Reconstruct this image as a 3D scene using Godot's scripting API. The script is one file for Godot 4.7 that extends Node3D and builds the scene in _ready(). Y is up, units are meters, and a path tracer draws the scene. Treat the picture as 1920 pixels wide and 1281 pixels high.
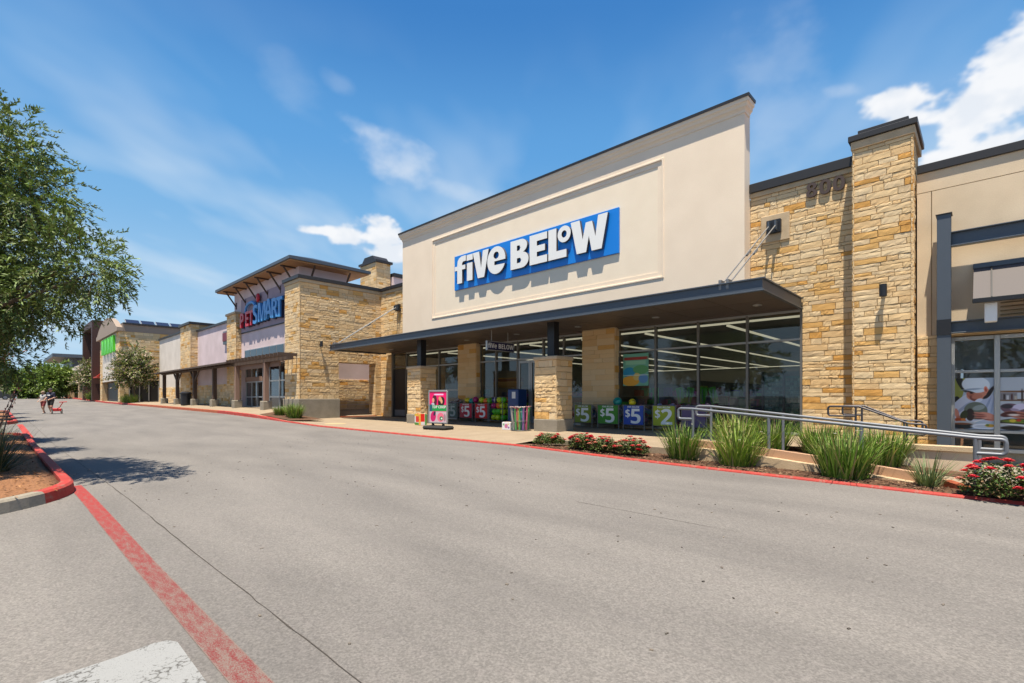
extends Node3D
# A strip of shops seen across its drive lane. x runs along the shop fronts to the right, z towards the car park, y up, in metres.

const SUN_FROM := Vector3(0.13, 1.0, 0.255)
const EXPOSURE := 1.75
var M := {}
var taken := {}
var rng := RandomNumberGenerator.new()
var stone_shapes: Array[ArrayMesh] = []
var stone_tones: Array[StandardMaterial3D] = []
var tone_colors: Array[Color] = []
var grain_image: Image


class Shape:
	var v := PackedVector3Array()
	var n := PackedVector3Array()
	var c := PackedColorArray()
	var uv := PackedVector2Array()
	var col := Color(1, 1, 1)

	func tri(p: Vector3, q: Vector3, r: Vector3, np: Vector3, nq: Vector3, nr: Vector3, a := Vector2(), b := Vector2(), d := Vector2()) -> void:
		if (q - p).cross(r - p).dot(np + nq + nr) > 0.0:
			v.append_array([p, r, q]); n.append_array([np, nr, nq]); uv.append_array([a, d, b])
		else:
			v.append_array([p, q, r]); n.append_array([np, nq, nr]); uv.append_array([a, b, d])
		c.append_array([col, col, col])

	func quad(p: Vector3, q: Vector3, r: Vector3, s: Vector3, toward: Vector3) -> void:
		var m := (q - p).cross(r - p)
		if m.length_squared() < 1e-14:
			m = (r - p).cross(s - p)
		m = m.normalized()
		if m.dot(toward) < 0.0:
			m = -m
		tri(p, q, r, m, m, m, Vector2(0, 1), Vector2(1, 1), Vector2(1, 0))
		tri(p, r, s, m, m, m, Vector2(0, 1), Vector2(1, 0), Vector2(0, 0))

	func box(lo: Vector3, hi: Vector3) -> void:
		boxt(Transform3D(Basis.IDENTITY, (lo + hi) / 2.0), (hi - lo).abs())

	func boxt(t: Transform3D, size: Vector3) -> void:
		var h := size / 2.0
		for axis in 3:
			for s in [-1.0, 1.0]:
				var o := Vector3(); o[axis] = s * h[axis]
				var e := Vector3(); e[(axis + 1) % 3] = h[(axis + 1) % 3]
				var f := Vector3(); f[(axis + 2) % 3] = h[(axis + 2) % 3]
				quad(t * (o - e - f), t * (o + e - f), t * (o + e + f), t * (o - e + f), t.basis * o)

	func bevel(lo: Vector3, hi: Vector3, b: float) -> void:   # a box with chamfered edges
		bevelt(Transform3D(Basis.IDENTITY, (lo + hi) / 2.0), (hi - lo).abs(), b)

	func bevelt(t: Transform3D, size: Vector3, b: float) -> void:
		var h := size / 2.0
		var k := h - Vector3(b, b, b)
		for axis in 3:
			var a1 := (axis + 1) % 3
			var a2 := (axis + 2) % 3
			for s in [-1.0, 1.0]:
				var o := Vector3(); o[axis] = s * h[axis]
				var e := Vector3(); e[a1] = k[a1]
				var f := Vector3(); f[a2] = k[a2]
				quad(t * (o - e - f), t * (o + e - f), t * (o + e + f), t * (o - e + f), t.basis * o)
				for w in [-1.0, 1.0]:   # the edge between +-a1 and +-a2, along axis
					var p := Vector3(); p[a1] = s * h[a1]; p[a2] = w * k[a2]
					var q := Vector3(); q[a1] = s * k[a1]; q[a2] = w * h[a2]
					var l := Vector3(); l[axis] = k[axis]
					quad(t * (p - l), t * (p + l), t * (q + l), t * (q - l), t.basis * (p + q))
		for sx in [-1.0, 1.0]:
			for sy in [-1.0, 1.0]:
				for sz in [-1.0, 1.0]:
					var g := Vector3(sx, sy, sz)
					var m := (t.basis * g).normalized()
					tri(t * (g * Vector3(h.x, k.y, k.z)), t * (g * Vector3(k.x, h.y, k.z)), t * (g * Vector3(k.x, k.y, h.z)), m, m, m)

	func bar(a: Vector3, b: Vector3, w: float, h: float) -> void:   # a straight rectangular bar
		var z := (b - a).normalized()
		var x := Vector3.UP.cross(z)
		x = Vector3.RIGHT if x.length() < 0.01 else x.normalized()
		boxt(Transform3D(Basis(x, z.cross(x), z), (a + b) / 2.0), Vector3(w, h, a.distance_to(b)))

	func tube(pts: Array, r: float, sides := 10, r2 := -1.0) -> void:
		var last := pts.size() - 1
		var rings := []
		var out := []
		var side := Vector3.UP
		for i in pts.size():
			var d: Vector3 = (pts[mini(i + 1, last)] - pts[maxi(i - 1, 0)]).normalized()
			if i == 0:
				side = d.cross(Vector3.UP if absf(d.y) < 0.9 else Vector3.RIGHT).normalized()
			else:
				side = (side - d * side.dot(d)).normalized()
			var other := d.cross(side)
			var rad := r if r2 < 0.0 else lerpf(r, r2, float(i) / last)
			var ring := []
			var ns := []
			for k in sides:
				var m := side * cos(TAU * k / sides) + other * sin(TAU * k / sides)
				ring.append(pts[i] + m * rad)
				ns.append(m)
			rings.append(ring)
			out.append(ns)
		for i in last:
			for k in sides:
				var j := (k + 1) % sides
				tri(rings[i][k], rings[i][j], rings[i + 1][j], out[i][k], out[i][j], out[i + 1][j])
				tri(rings[i][k], rings[i + 1][j], rings[i + 1][k], out[i][k], out[i + 1][j], out[i + 1][k])
		for e in [0, last]:
			var d2: Vector3 = pts[0] - pts[1] if e == 0 else pts[last] - pts[last - 1]
			d2 = d2.normalized()
			for k in sides:
				tri(pts[e], rings[e][k], rings[e][(k + 1) % sides], d2, d2, d2)

	func lathe(at: Vector3, profile: Array, sides := 20, squash := Vector2(1, 1)) -> void:   # profile: Vector2(radius, height)
		for i in profile.size() - 1:
			var p: Vector2 = profile[i]
			var q: Vector2 = profile[i + 1]
			var m := Vector2(q.y - p.y, p.x - q.x).normalized()
			for k in sides:
				var a := TAU * k / sides
				var b := TAU * (k + 1) / sides
				var da := Vector3(cos(a) * squash.x, 0, sin(a) * squash.y)
				var db := Vector3(cos(b) * squash.x, 0, sin(b) * squash.y)
				var na := Vector3(cos(a) * m.x, m.y, sin(a) * m.x)
				var nb := Vector3(cos(b) * m.x, m.y, sin(b) * m.x)
				var up0 := Vector3(0, p.y, 0)
				var up1 := Vector3(0, q.y, 0)
				if p.x > 1e-5:
					tri(at + da * p.x + up0, at + db * p.x + up0, at + db * q.x + up1, na, nb, nb)
				if q.x > 1e-5:
					tri(at + da * p.x + up0, at + db * q.x + up1, at + da * q.x + up1, na, nb, na)

	func prism(poly: PackedVector2Array, t: Transform3D, depth: float, holes := [], front := true, sides := true, back := true) -> void:   # outline in t's x and y, from z = 0 to z = depth
		var up := Vector3(0, 0, depth)
		if front or back:
			var all := poly
			for hole in holes:
				all = Shape.bridged(all, hole)
			var idx := Geometry2D.triangulate_polygon(all)
			for i in range(0, idx.size(), 3):
				var a := Vector3(all[idx[i]].x, all[idx[i]].y, 0)
				var b := Vector3(all[idx[i + 1]].x, all[idx[i + 1]].y, 0)
				var d := Vector3(all[idx[i + 2]].x, all[idx[i + 2]].y, 0)
				var m := t.basis.z.normalized()
				if front:
					tri(t * (a + up), t * (b + up), t * (d + up), m, m, m)
				if back:
					tri(t * a, t * b, t * d, -m, -m, -m)
		if sides:
			var loops := [poly]
			loops.append_array(holes)
			for li in loops.size():
				var loop: PackedVector2Array = loops[li]
				var ccw := not Geometry2D.is_polygon_clockwise(loop)
				for i in loop.size():
					var p := loop[i]
					var q := loop[(i + 1) % loop.size()]
					var m2 := Vector2(q.y - p.y, p.x - q.x)
					if not ccw:
						m2 = -m2
					if li > 0:
						m2 = -m2
					quad(t * Vector3(p.x, p.y, 0), t * Vector3(q.x, q.y, 0), t * Vector3(q.x, q.y, depth), t * Vector3(p.x, p.y, depth), t.basis * Vector3(m2.x, m2.y, 0))

	static func bridged(outer: PackedVector2Array, hole: PackedVector2Array) -> PackedVector2Array:
		var h := hole
		if Geometry2D.is_polygon_clockwise(h) == Geometry2D.is_polygon_clockwise(outer):
			h = h.duplicate()
			h.reverse()
		var best := 1e9
		var bi := 0
		var bj := 0
		for i in outer.size():
			for j in h.size():
				var d := outer[i].distance_squared_to(h[j])
				if d < best:
					best = d; bi = i; bj = j
		var out := PackedVector2Array()
		for i in bi + 1:
			out.append(outer[i])
		for j in h.size():
			out.append(h[(bj + j) % h.size()])
		var slide := (h[bj] - outer[bi]).orthogonal().normalized() * 2e-4
		var nxt := h[(bj + h.size() - 1) % h.size()] - h[bj]
		if slide.dot(nxt) < 0:
			slide = -slide
		out.append(h[bj] + slide)
		out.append(outer[bi] + slide)
		for i in range(bi + 1, outer.size()):
			out.append(outer[i])
		return out

	func add(other: Shape, t: Transform3D, tint := Color(1, 1, 1)) -> void:
		var m := t.basis.inverse().transposed()
		for i in other.v.size():
			v.append(t * other.v[i])
			n.append((m * other.n[i]).normalized())
			c.append(other.c[i] * tint)
			uv.append(other.uv[i])

	func mesh() -> ArrayMesh:
		var a := []
		a.resize(Mesh.ARRAY_MAX)
		a[Mesh.ARRAY_VERTEX] = v
		a[Mesh.ARRAY_NORMAL] = n
		a[Mesh.ARRAY_COLOR] = c
		a[Mesh.ARRAY_TEX_UV] = uv
		var m := ArrayMesh.new()
		if v.size():
			m.add_surface_from_arrays(Mesh.PRIMITIVE_TRIANGLES, a)
		return m


# ---------- names, things, parts ----------
func numbered(called: String) -> String:
	taken[called] = taken.get(called, -1) + 1
	return called if taken[called] == 0 else "%s_%03d" % [called, taken[called]]

func tag(o: Node, label: String, category: String, group := "") -> Node:
	o.set_meta("label", label)
	o.set_meta("category", category)
	if group:
		o.set_meta("group", group)
	return o

func thing(called: String, label: String, category: String, at := Vector3(), group := "") -> Node3D:
	var o := Node3D.new()
	o.name = numbered(called)
	add_child(o)
	o.position = at
	tag(o, label, category, group)
	return o

func whole(o: Node) -> Vector3:   # where a part's own axes lie, so that world coordinates can be used in it
	var at := Vector3()
	var p := o
	while p != self:
		at += p.position
		p = p.get_parent()
	return at

func put(parent: Node, called: String, m: Mesh, mat: Material) -> MeshInstance3D:
	var o := MeshInstance3D.new()
	o.name = numbered(called) if parent == self else called
	o.mesh = m
	o.material_override = mat
	parent.add_child(o, true)
	return o

func part(parent: Node, called: String, s: Shape, mat: Material) -> MeshInstance3D:   # s is in world coordinates
	var o := put(parent, called, s.mesh(), mat)
	if parent != self:
		o.position = -whole(parent)
	return o

func setting(called: String, s: Shape, mat: Material) -> MeshInstance3D:
	var o := part(self, called, s, mat)
	o.set_meta("kind", "structure")
	return o

func boxed(parent: Node, called: String, lo: Vector3, hi: Vector3, mat: Material, b := 0.0) -> MeshInstance3D:
	var s := Shape.new()
	if b > 0.0:
		s.bevel(lo, hi, b)
	else:
		s.box(lo, hi)
	return part(parent, called, s, mat)

func tubed(parent: Node, called: String, pts: Array, r: float, mat: Material, sides := 10, r2 := -1.0) -> MeshInstance3D:
	var s := Shape.new()
	s.tube(pts, r, sides, r2)
	return part(parent, called, s, mat)

func copy_of(o: Node3D, at: Vector3, turn: float, size: float, label: String) -> Node3D:
	var base: String = o.name
	var c: Node3D = o.duplicate()
	c.name = numbered(base)
	add_child(c)
	c.position = at
	c.rotation.y = turn
	c.scale = Vector3.ONE * size
	c.set_meta("label", label)
	return c

func bold() -> SystemFont:
	var f := SystemFont.new()
	f.font_names = PackedStringArray(["Droid Sans"])
	f.font_weight = 700
	return f

func letters(parent: Node, text: String, height: float, t: Transform3D, depth: float, mat: Material, stretch := 1.0) -> MeshInstance3D:   # t: the middle of the text's base line, in world axes
	var m := TextMesh.new()
	m.font = bold()
	m.text = text
	m.font_size = 64
	m.pixel_size = height / 46.0
	m.depth = depth
	m.vertical_alignment = VERTICAL_ALIGNMENT_CENTER
	var o := put(parent, "lettering", m, mat)
	o.transform = Transform3D(t.basis * Basis.from_scale(Vector3(stretch, 1, 1)), t.origin - whole(parent))
	return o


# ---------- materials ----------
func srgb(lin: Color) -> Color:
	return lin.linear_to_srgb()

func paint(called: String, lin: Color, rough := 0.8, metal := 0.0) -> StandardMaterial3D:
	var m := StandardMaterial3D.new()
	m.resource_name = called
	m.albedo_color = srgb(lin)
	m.roughness = rough
	m.metallic = metal
	m.cull_mode = BaseMaterial3D.CULL_DISABLED
	M[called] = m
	return m

func noise_image(size: int, freq: float, octaves: int, kind: int, seed_: int) -> Image:
	var f := FastNoiseLite.new()
	f.noise_type = kind
	f.frequency = freq
	f.fractal_octaves = octaves
	f.seed = seed_
	return f.get_seamless_image(size, size)

func tex(im: Image) -> ImageTexture:
	return ImageTexture.create_from_image(im)

func mapped(src: Image, lo: Color, hi: Color, gamma := 1.0, speck := 0.0, seed_ := 1) -> Image:   # a grey picture as a range of colours, with some random grain
	var r := RandomNumberGenerator.new()
	r.seed = seed_
	var w := src.get_width()
	var data := src.get_data()
	var a := srgb(lo)
	var b := srgb(hi)
	var table: Array[PackedByteArray] = []
	for i in 256:
		var c := a.lerp(b, pow(i / 255.0, gamma))
		table.append(PackedByteArray([c.r8, c.g8, c.b8]))
	var out := PackedByteArray()
	var reach := int(speck * 255.0)
	for i in w * w:
		out.append_array(table[data[i] if reach == 0 else clampi(data[i] + r.randi() % reach - reach / 2, 0, 255)])
	return Image.create_from_data(w, w, false, Image.FORMAT_RGB8, out)

func chipped(a: Color, b: Color, under: Color, share: float) -> Image:   # paint worn through to what lies under it
	var r := RandomNumberGenerator.new()
	r.seed = 15
	var n := 256
	var patch := noise_image(n, 0.03, 5, FastNoiseLite.TYPE_SIMPLEX_SMOOTH, 41).get_data()
	var im := Image.create(n, n, false, Image.FORMAT_RGB8)
	for i in n:
		for j in n:
			var k := patch[j * n + i] / 255.0 + (r.randf() - 0.5) * 0.22
			var c := a.lerp(b, r.randf())
			im.set_pixel(i, j, srgb(c.lerp(under * r.randf_range(0.8, 1.1), smoothstep(share, share - 0.08, k) * 0.85)))
	return im

func textured(called: String, t: Texture2D, metres: float, rough := 0.85, bump: Texture2D = null, bump_cm := 0.3, over: Texture2D = null, over_metres := 9.0) -> StandardMaterial3D:
	var m := paint(called, Color(1, 1, 1), rough)
	m.albedo_texture = t
	m.uv1_triplanar = true
	m.uv1_world_triplanar = true
	m.uv1_scale = Vector3.ONE / metres
	if bump:
		m.heightmap_enabled = true
		m.heightmap_texture = bump
		m.heightmap_scale = bump_cm
	if over:
		m.detail_enabled = true
		m.detail_blend_mode = BaseMaterial3D.BLEND_MODE_MUL
		m.detail_uv_layer = BaseMaterial3D.DETAIL_UV_2
		m.detail_albedo = over
		m.uv2_triplanar = true
		m.uv2_world_triplanar = true
		m.uv2_scale = Vector3.ONE / over_metres
	return m

func make_materials() -> void:
	var fine := noise_image(256, 0.12, 3, FastNoiseLite.TYPE_SIMPLEX_SMOOTH, 3)
	var soft := noise_image(256, 0.022, 5, FastNoiseLite.TYPE_SIMPLEX_SMOOTH, 5)
	var cells := noise_image(256, 0.12, 1, FastNoiseLite.TYPE_CELLULAR, 9)
	var grit := noise_image(1024, 0.16, 3, FastNoiseLite.TYPE_VALUE, 10)
	var blot := tex(mapped(soft, Color(0.80, 0.79, 0.77), Color(1, 1, 1), 1.0))
	var bump := tex(fine)
	var pebble := tex(cells)
	grain_image = fine
	# aged asphalt: pale aggregate in a grey binder
	textured("asphalt", tex(mapped(grit, Color(0.122, 0.114, 0.108), Color(0.268, 0.249, 0.236), 1.0, 0.5, 4)), 1.7, 0.9, tex(grit), 0.25, tex(mapped(soft, Color(0.66, 0.66, 0.668), Color(1, 0.997, 0.99), 0.7, 0.12, 2)), 13.0)
	M.asphalt.uv2_scale = Vector3(1.0 / 26.0, 1.0 / 9.0, 1.0 / 7.0)   # worn along the way the cars go
	textured("concrete", tex(mapped(fine, Color(0.275, 0.213, 0.148), Color(0.36, 0.285, 0.205), 1.0, 0.25, 6)), 1.7, 0.9, bump, 0.1, blot, 4.0)
	textured("grey_concrete", tex(mapped(fine, Color(0.235, 0.21, 0.17), Color(0.34, 0.305, 0.25), 1.0, 0.3, 7)), 1.3, 0.9, bump, 0.15, blot, 2.2)
	textured("red_kerb", tex(chipped(Color(0.36, 0.022, 0.018), Color(0.46, 0.052, 0.036), Color(0.28, 0.21, 0.16), 0.27)), 1.1, 0.75, bump, 0.15, tex(mapped(soft, Color(0.74, 0.74, 0.74), Color(1, 1, 1), 0.7, 0.3, 3)), 2.6)
	textured("orange_kerb", tex(mapped(fine, Color(0.33, 0.06, 0.022), Color(0.42, 0.12, 0.05), 1.0, 0.4, 8)), 0.9, 0.8, bump, 0.15, blot, 2.6)
	textured("stucco", tex(mapped(fine, Color(0.80, 0.665, 0.525), Color(0.86, 0.735, 0.60), 1.0, 0.2, 11)), 0.8, 0.9, bump, 0.12, tex(mapped(soft, Color(0.93, 0.92, 0.91), Color(1, 1, 1), 1.0)), 7.0)
	textured("stucco_panel", tex(mapped(fine, Color(0.82, 0.70, 0.55), Color(0.87, 0.76, 0.62), 1.0, 0.2, 12)), 0.8, 0.9, bump, 0.12, tex(mapped(soft, Color(0.95, 0.94, 0.93), Color(1, 1, 1), 1.0)), 5.0)
	textured("tan_stucco", tex(mapped(fine, Color(0.68, 0.545, 0.39), Color(0.75, 0.615, 0.455), 1.0, 0.2, 13)), 0.8, 0.9, bump, 0.1, blot, 8.0)
	textured("mauve_stucco", tex(mapped(fine, Color(0.66, 0.54, 0.575), Color(0.72, 0.605, 0.64), 1.0, 0.15, 14)), 1.2, 0.9, null, 0.1, blot, 9.0)
	textured("purple_stucco", tex(mapped(fine, Color(0.33, 0.27, 0.34), Color(0.38, 0.31, 0.39), 1.0, 0.15, 14)), 1.2, 0.9, null, 0.1, blot, 9.0)
	textured("pale_stucco", tex(mapped(fine, Color(0.66, 0.60, 0.55), Color(0.73, 0.67, 0.61), 1.0, 0.15, 15)), 1.2, 0.9, null, 0.1, blot, 9.0)
	textured("limestone", tex(mapped(fine, Color(0.50, 0.375, 0.24), Color(0.61, 0.475, 0.32), 1.0, 0.3, 16)), 0.7, 0.9, bump, 0.3, blot, 1.9)
	textured("mortar", tex(mapped(fine, Color(0.42, 0.30, 0.165), Color(0.54, 0.40, 0.235), 1.0, 0.4, 17)), 0.5, 0.95, bump, 0.5)
	textured("mulch", tex(mapped(cells, Color(0.17, 0.085, 0.045), Color(0.055, 0.026, 0.014), 1.0, 0.7, 18)), 0.9, 0.95, pebble, 1.5, blot, 2.4)
	textured("wood_soffit", tex(mapped(fine, Color(0.36, 0.18, 0.07), Color(0.46, 0.25, 0.11), 1.0, 0.2, 19)), 1.4, 0.7)
	textured("brown_wood", tex(mapped(fine, Color(0.065, 0.040, 0.028), Color(0.105, 0.068, 0.050), 1.0, 0.3, 20)), 0.6, 0.75, bump, 0.2)
	textured("pale_wood", tex(mapped(fine, Color(0.20, 0.125, 0.095), Color(0.28, 0.18, 0.14), 1.0, 0.3, 20)), 0.6, 0.75, bump, 0.2)
	textured("bark", tex(mapped(fine, Color(0.07, 0.055, 0.04), Color(0.17, 0.135, 0.10), 1.0, 0.5, 21)), 0.25, 0.95, bump, 1.2)
	textured("dry_earth", tex(mapped(cells, Color(0.36, 0.17, 0.075), Color(0.15, 0.065, 0.03), 1.0, 0.7, 22)), 0.8, 0.95, pebble, 1.5, blot, 2.0)
	paint("steel_blue_grey", Color(0.075, 0.092, 0.118), 0.45, 0.2)
	paint("dark_metal", Color(0.022, 0.023, 0.028), 0.4, 0.3)
	paint("coping_metal", Color(0.034, 0.033, 0.036), 0.45, 0.3)
	paint("soffit_metal", Color(0.105, 0.084, 0.073), 0.5, 0.1)
	paint("aluminium", Color(0.40, 0.41, 0.42), 0.42, 0.6)
	paint("bronze_frame", Color(0.20, 0.19, 0.18), 0.4, 0.5)
	paint("galvanised", Color(0.17, 0.185, 0.215), 0.5, 0.35)
	paint("dark_rail", Color(0.06, 0.058, 0.07), 0.45, 0.5)
	paint("steel_rod", Color(0.22, 0.22, 0.225), 0.5, 0.5)
	paint("white", Color(0.80, 0.80, 0.80), 0.5)
	paint("letter_return", Color(0.10, 0.085, 0.08), 0.5)
	paint("sign_blue", Color(0.003, 0.20, 0.70), 0.42)
	paint("number_brown", Color(0.06, 0.038, 0.033), 0.55)
	paint("black", Color(0.012, 0.012, 0.013), 0.5)
	paint("ceiling_grey", Color(0.28, 0.275, 0.27), 0.85)
	paint("fixture_grey", Color(0.20, 0.195, 0.19), 0.7)
	paint("interior_floor", Color(0.30, 0.28, 0.255), 0.45)
	paint("interior_wall", Color(0.40, 0.39, 0.37), 0.85)
	paint("rubber", Color(0.02, 0.02, 0.021), 0.85)
	var glass := paint("glass", Color(0.006, 0.014, 0.014), 0.02)
	glass.transparency = BaseMaterial3D.TRANSPARENCY_ALPHA
	glass.albedo_color.a = 0.36
	glass.metallic_specular = 0.62
	var leafy := paint("foliage", Color(1, 1, 1), 0.62)
	leafy.vertex_color_use_as_albedo = true
	leafy.backlight_enabled = true
	leafy.backlight = Color(0.6, 0.6, 0.42)
	var tinted := paint("tinted", Color(1, 1, 1), 0.6)
	tinted.vertex_color_use_as_albedo = true
	var strip := paint("lit_strip", Color(0.8, 0.8, 0.75), 0.6)
	strip.emission_enabled = true
	strip.emission = Color(1.0, 0.98, 0.84)
	strip.emission_energy_multiplier = 0.55
	# stone tones, shared by all the stonework
	var split := tex(mapped(fine, Color(0.74, 0.71, 0.66), Color(1, 1, 1), 0.8, 0.35, 31))
	for c in [Color(0.82, 0.59, 0.325), Color(0.83, 0.615, 0.355), Color(0.78, 0.54, 0.285), Color(0.79, 0.60, 0.37), Color(0.84, 0.65, 0.405), Color(0.70, 0.37, 0.10), Color(0.75, 0.45, 0.16), Color(0.70, 0.53, 0.33)]:
		tone_colors.append(c)
		var m := textured("stone_tone_%d" % tone_colors.size(), split, 0.45, 0.92, bump, 0.6)
		m.albedo_color = srgb(c)
		stone_tones.append(m)
	var joined := textured("stonework", split, 0.45, 0.92, bump, 0.6)
	joined.vertex_color_use_as_albedo = true


# ---------- stonework ----------
func make_stone_shapes() -> void:
	rng.seed = 77
	for k in 20:
		var s := Shape.new()
		var nx := 5
		var ny := 2
		var g := []
		for j in ny + 1:
			var row := []
			for i in nx + 1:
				var edge := i == 0 or j == 0 or i == nx or j == ny
				var p := Vector3(-0.5 + float(i) / nx, -0.5 + float(j) / ny, 0)
				if edge:
					p.z = rng.randf_range(0.66, 0.92)
					p.x += -signf(p.x) * rng.randf_range(0.0, 0.012)
					p.y += -signf(p.y) * rng.randf_range(0.0, 0.05)
				else:
					p.z = rng.randf_range(0.72, 1.0)
					p.x += rng.randf_range(-0.07, 0.07)
					p.y += rng.randf_range(-0.2, 0.2)
				row.append(p)
			g.append(row)
		for j in ny:
			for i in nx:
				for q in [[g[j][i], g[j][i + 1], g[j + 1][i + 1]], [g[j][i], g[j + 1][i + 1], g[j + 1][i]]]:
					var m: Vector3 = (q[1] - q[0]).cross(q[2] - q[0]).normalized()
					s.tri(q[0], q[1], q[2], m, m, m)
		var rim := []
		for i in nx: rim.append(g[0][i])
		for j in ny: rim.append(g[j][nx])
		for i in nx: rim.append(g[ny][nx - i])
		for j in ny: rim.append(g[ny - j][0])
		for i in rim.size():
			var a: Vector3 = rim[i]
			var b: Vector3 = rim[(i + 1) % rim.size()]
			s.quad(a, b, Vector3(b.x, b.y, 0), Vector3(a.x, a.y, 0), Vector3(a.x + b.x, a.y + b.y, 0))
		stone_raw.append(s)
		stone_shapes.append(s.mesh())
	var flat := Shape.new()
	flat.bevel(Vector3(-0.5, -0.5, -0.6), Vector3(0.5, 0.5, 1.0), 0.02)
	flat_stone = flat

var stone_raw: Array[Shape] = []
var flat_stone: Shape

func pick_tone(r: RandomNumberGenerator, warm := 1.0) -> int:
	var k := r.randf()
	if k < 0.055 * warm: return 5
	if k < 0.14 * warm: return 6
	if k < 0.34: return 0
	if k < 0.53: return 1
	if k < 0.66: return 2
	if k < 0.80: return 3
	if k < 0.93: return 4
	return 7

# Lays courses of split stone on a face. at: its lower left corner; u: along it; out: its outward normal. Returns what was laid, largest in view first.
func lay(at: Vector3, u: Vector3, out: Vector3, w: float, h: float, seed_: int, opt := {}) -> Array:
	var r := RandomNumberGenerator.new()
	r.seed = seed_
	var hs: Array = opt.get("heights", [0.075, 0.095, 0.115, 0.13, 0.155])
	var lmin: float = opt.get("lmin", 0.18)
	var lmax: float = opt.get("lmax", 0.68)
	var proud: float = opt.get("proud", 0.032)
	var gap: float = opt.get("gap", 0.008)
	var laid := []
	var y := 0.0
	while y < h - 0.02:
		var ch: float = hs[r.randi() % hs.size()]
		if h - y - ch < 0.07:
			ch = h - y
		var x := 0.0
		while x < w - 0.01:
			var l := r.randf_range(lmin, lmax) * r.randf_range(0.7, 1.0)
			if w - x - l < lmin * 0.7:
				l = w - x
			var mid := at + u * (x + l / 2.0) + Vector3(0, y + ch / 2.0, 0)
			var b := Basis(u * (l - gap), Vector3(0, ch - gap, 0), out * proud * r.randf_range(0.75, 1.15))
			if r.randf() < 0.5:
				b = Basis(-b.x, -b.y, b.z)
			var tone := pick_tone(r, opt.get("warm", 1.0))
			laid.append({"t": Transform3D(b, mid), "tone": tone, "k": r.randi() % 20, "size": l * ch / maxf(1.0, mid.distance_squared_to(Vector3(0, 1, 0))), "shade": r.randf_range(0.86, 1.12)})
			x += l
		y += ch
	return laid

func place_stones(parent: Node, laid: Array, singles := 300, rough := true) -> void:
	laid.sort_custom(func(a, b): return a.size > b.size)
	var rest := Shape.new()
	var off := whole(parent)
	for i in laid.size():
		var s: Dictionary = laid[i]
		if i < singles:
			var o := put(parent, "stone", stone_shapes[s.k] if rough else flat_mesh(), stone_tones[s.tone])
			var t: Transform3D = s.t
			t.origin -= off
			o.transform = t
		else:
			var tint: Color = tone_colors[s.tone] * s.shade
			tint.a = 1
			rest.add(stone_raw[s.k] if rough else flat_stone, s.t, tint)
	if rest.v.size():
		var o2 := part(parent, "stonework", rest, M.stonework)
		o2.set_meta("kind", "stuff")

var flat_mesh_: ArrayMesh
func flat_mesh() -> ArrayMesh:
	if flat_mesh_ == null:
		flat_mesh_ = flat_stone.mesh()
	return flat_mesh_


# ---------- the lie of the land ----------
func along(x: float, table: Array) -> float:
	if x <= table[0][0]:
		return table[0][1]
	for i in table.size() - 1:
		if x <= table[i + 1][0]:
			return lerpf(table[i][1], table[i + 1][1], (x - table[i][0]) / (table[i + 1][0] - table[i][0]))
	return table[-1][1]

const KERB_Z := -8.4
const LANE := [[-900, 0.95], [-105, 0.9], [-68, 0.42], [-46, 0.3], [-29, 0.16], [-24, 0.06], [-18, -0.08], [-8, -0.12], [-4.7, -0.2], [0.3, -0.27], [10, -0.4]]
const FALL := [[-900, 0.005], [-100, 0.012], [-45, 0.045], [-30, 0.045], [-8, 0.021], [0, 0.008]]
const KERB := [[-900, 0.15], [-25, 0.15], [-21, 0.05], [-9, 0.035], [-6, 0.035]]

func road_y(x: float, z: float) -> float:
	return along(x, LANE) - along(x, FALL) * clampf(z - KERB_Z, 0.0, 8.4)

func kerb_y(x: float) -> float:
	return along(x, LANE) + along(x, KERB)

func walk_y(x: float, z: float) -> float:   # the pavement in front of the shops
	var five := -0.03 - (z + 9.0) * 0.012
	var pet := 0.42 + maxf(0.0, -x - 25.0) * 0.006
	var back := lerpf(five, pet, smoothstep(-22.7, -24.9, x))
	return lerpf(kerb_y(x), back, clampf((KERB_Z - 0.06 - z) / 1.1, 0.0, 1.0))

func sheet(xs: Array, zs: Array, height: Callable) -> Shape:
	var s := Shape.new()
	var nrm := func(x: float, z: float) -> Vector3:
		var e := 0.1
		return Vector3(height.call(x - e, z) - height.call(x + e, z), 2 * e, height.call(x, z - e) - height.call(x, z + e)).normalized()
	for i in xs.size() - 1:
		for j in zs.size() - 1:
			var q := []
			var m := []
			for k in [[0, 0], [1, 0], [1, 1], [0, 1]]:
				var x: float = xs[i + k[0]]
				var z: float = zs[j + k[1]]
				q.append(Vector3(x, height.call(x, z), z))
				m.append(nrm.call(x, z))
			s.tri(q[0], q[1], q[2], m[0], m[1], m[2])
			s.tri(q[0], q[2], q[3], m[0], m[2], m[3])
	return s

func steps(a: float, b: float, d: float) -> Array:
	var out := []
	var n := maxi(1, int(round((b - a) / d)))
	for i in n + 1:
		out.append(lerpf(a, b, float(i) / n))
	return out


# ---------- sky ----------
const SKY := [[0.0, Color(0.52, 0.71, 0.88)], [5.0, Color(0.46, 0.68, 0.88)], [10.0, Color(0.37, 0.61, 0.86)], [18.0, Color(0.215, 0.475, 0.80)], [26.0, Color(0.125, 0.37, 0.74)], [38.0, Color(0.055, 0.225, 0.575)], [60.0, Color(0.035, 0.165, 0.47)], [90.0, Color(0.032, 0.15, 0.44)]]
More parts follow.
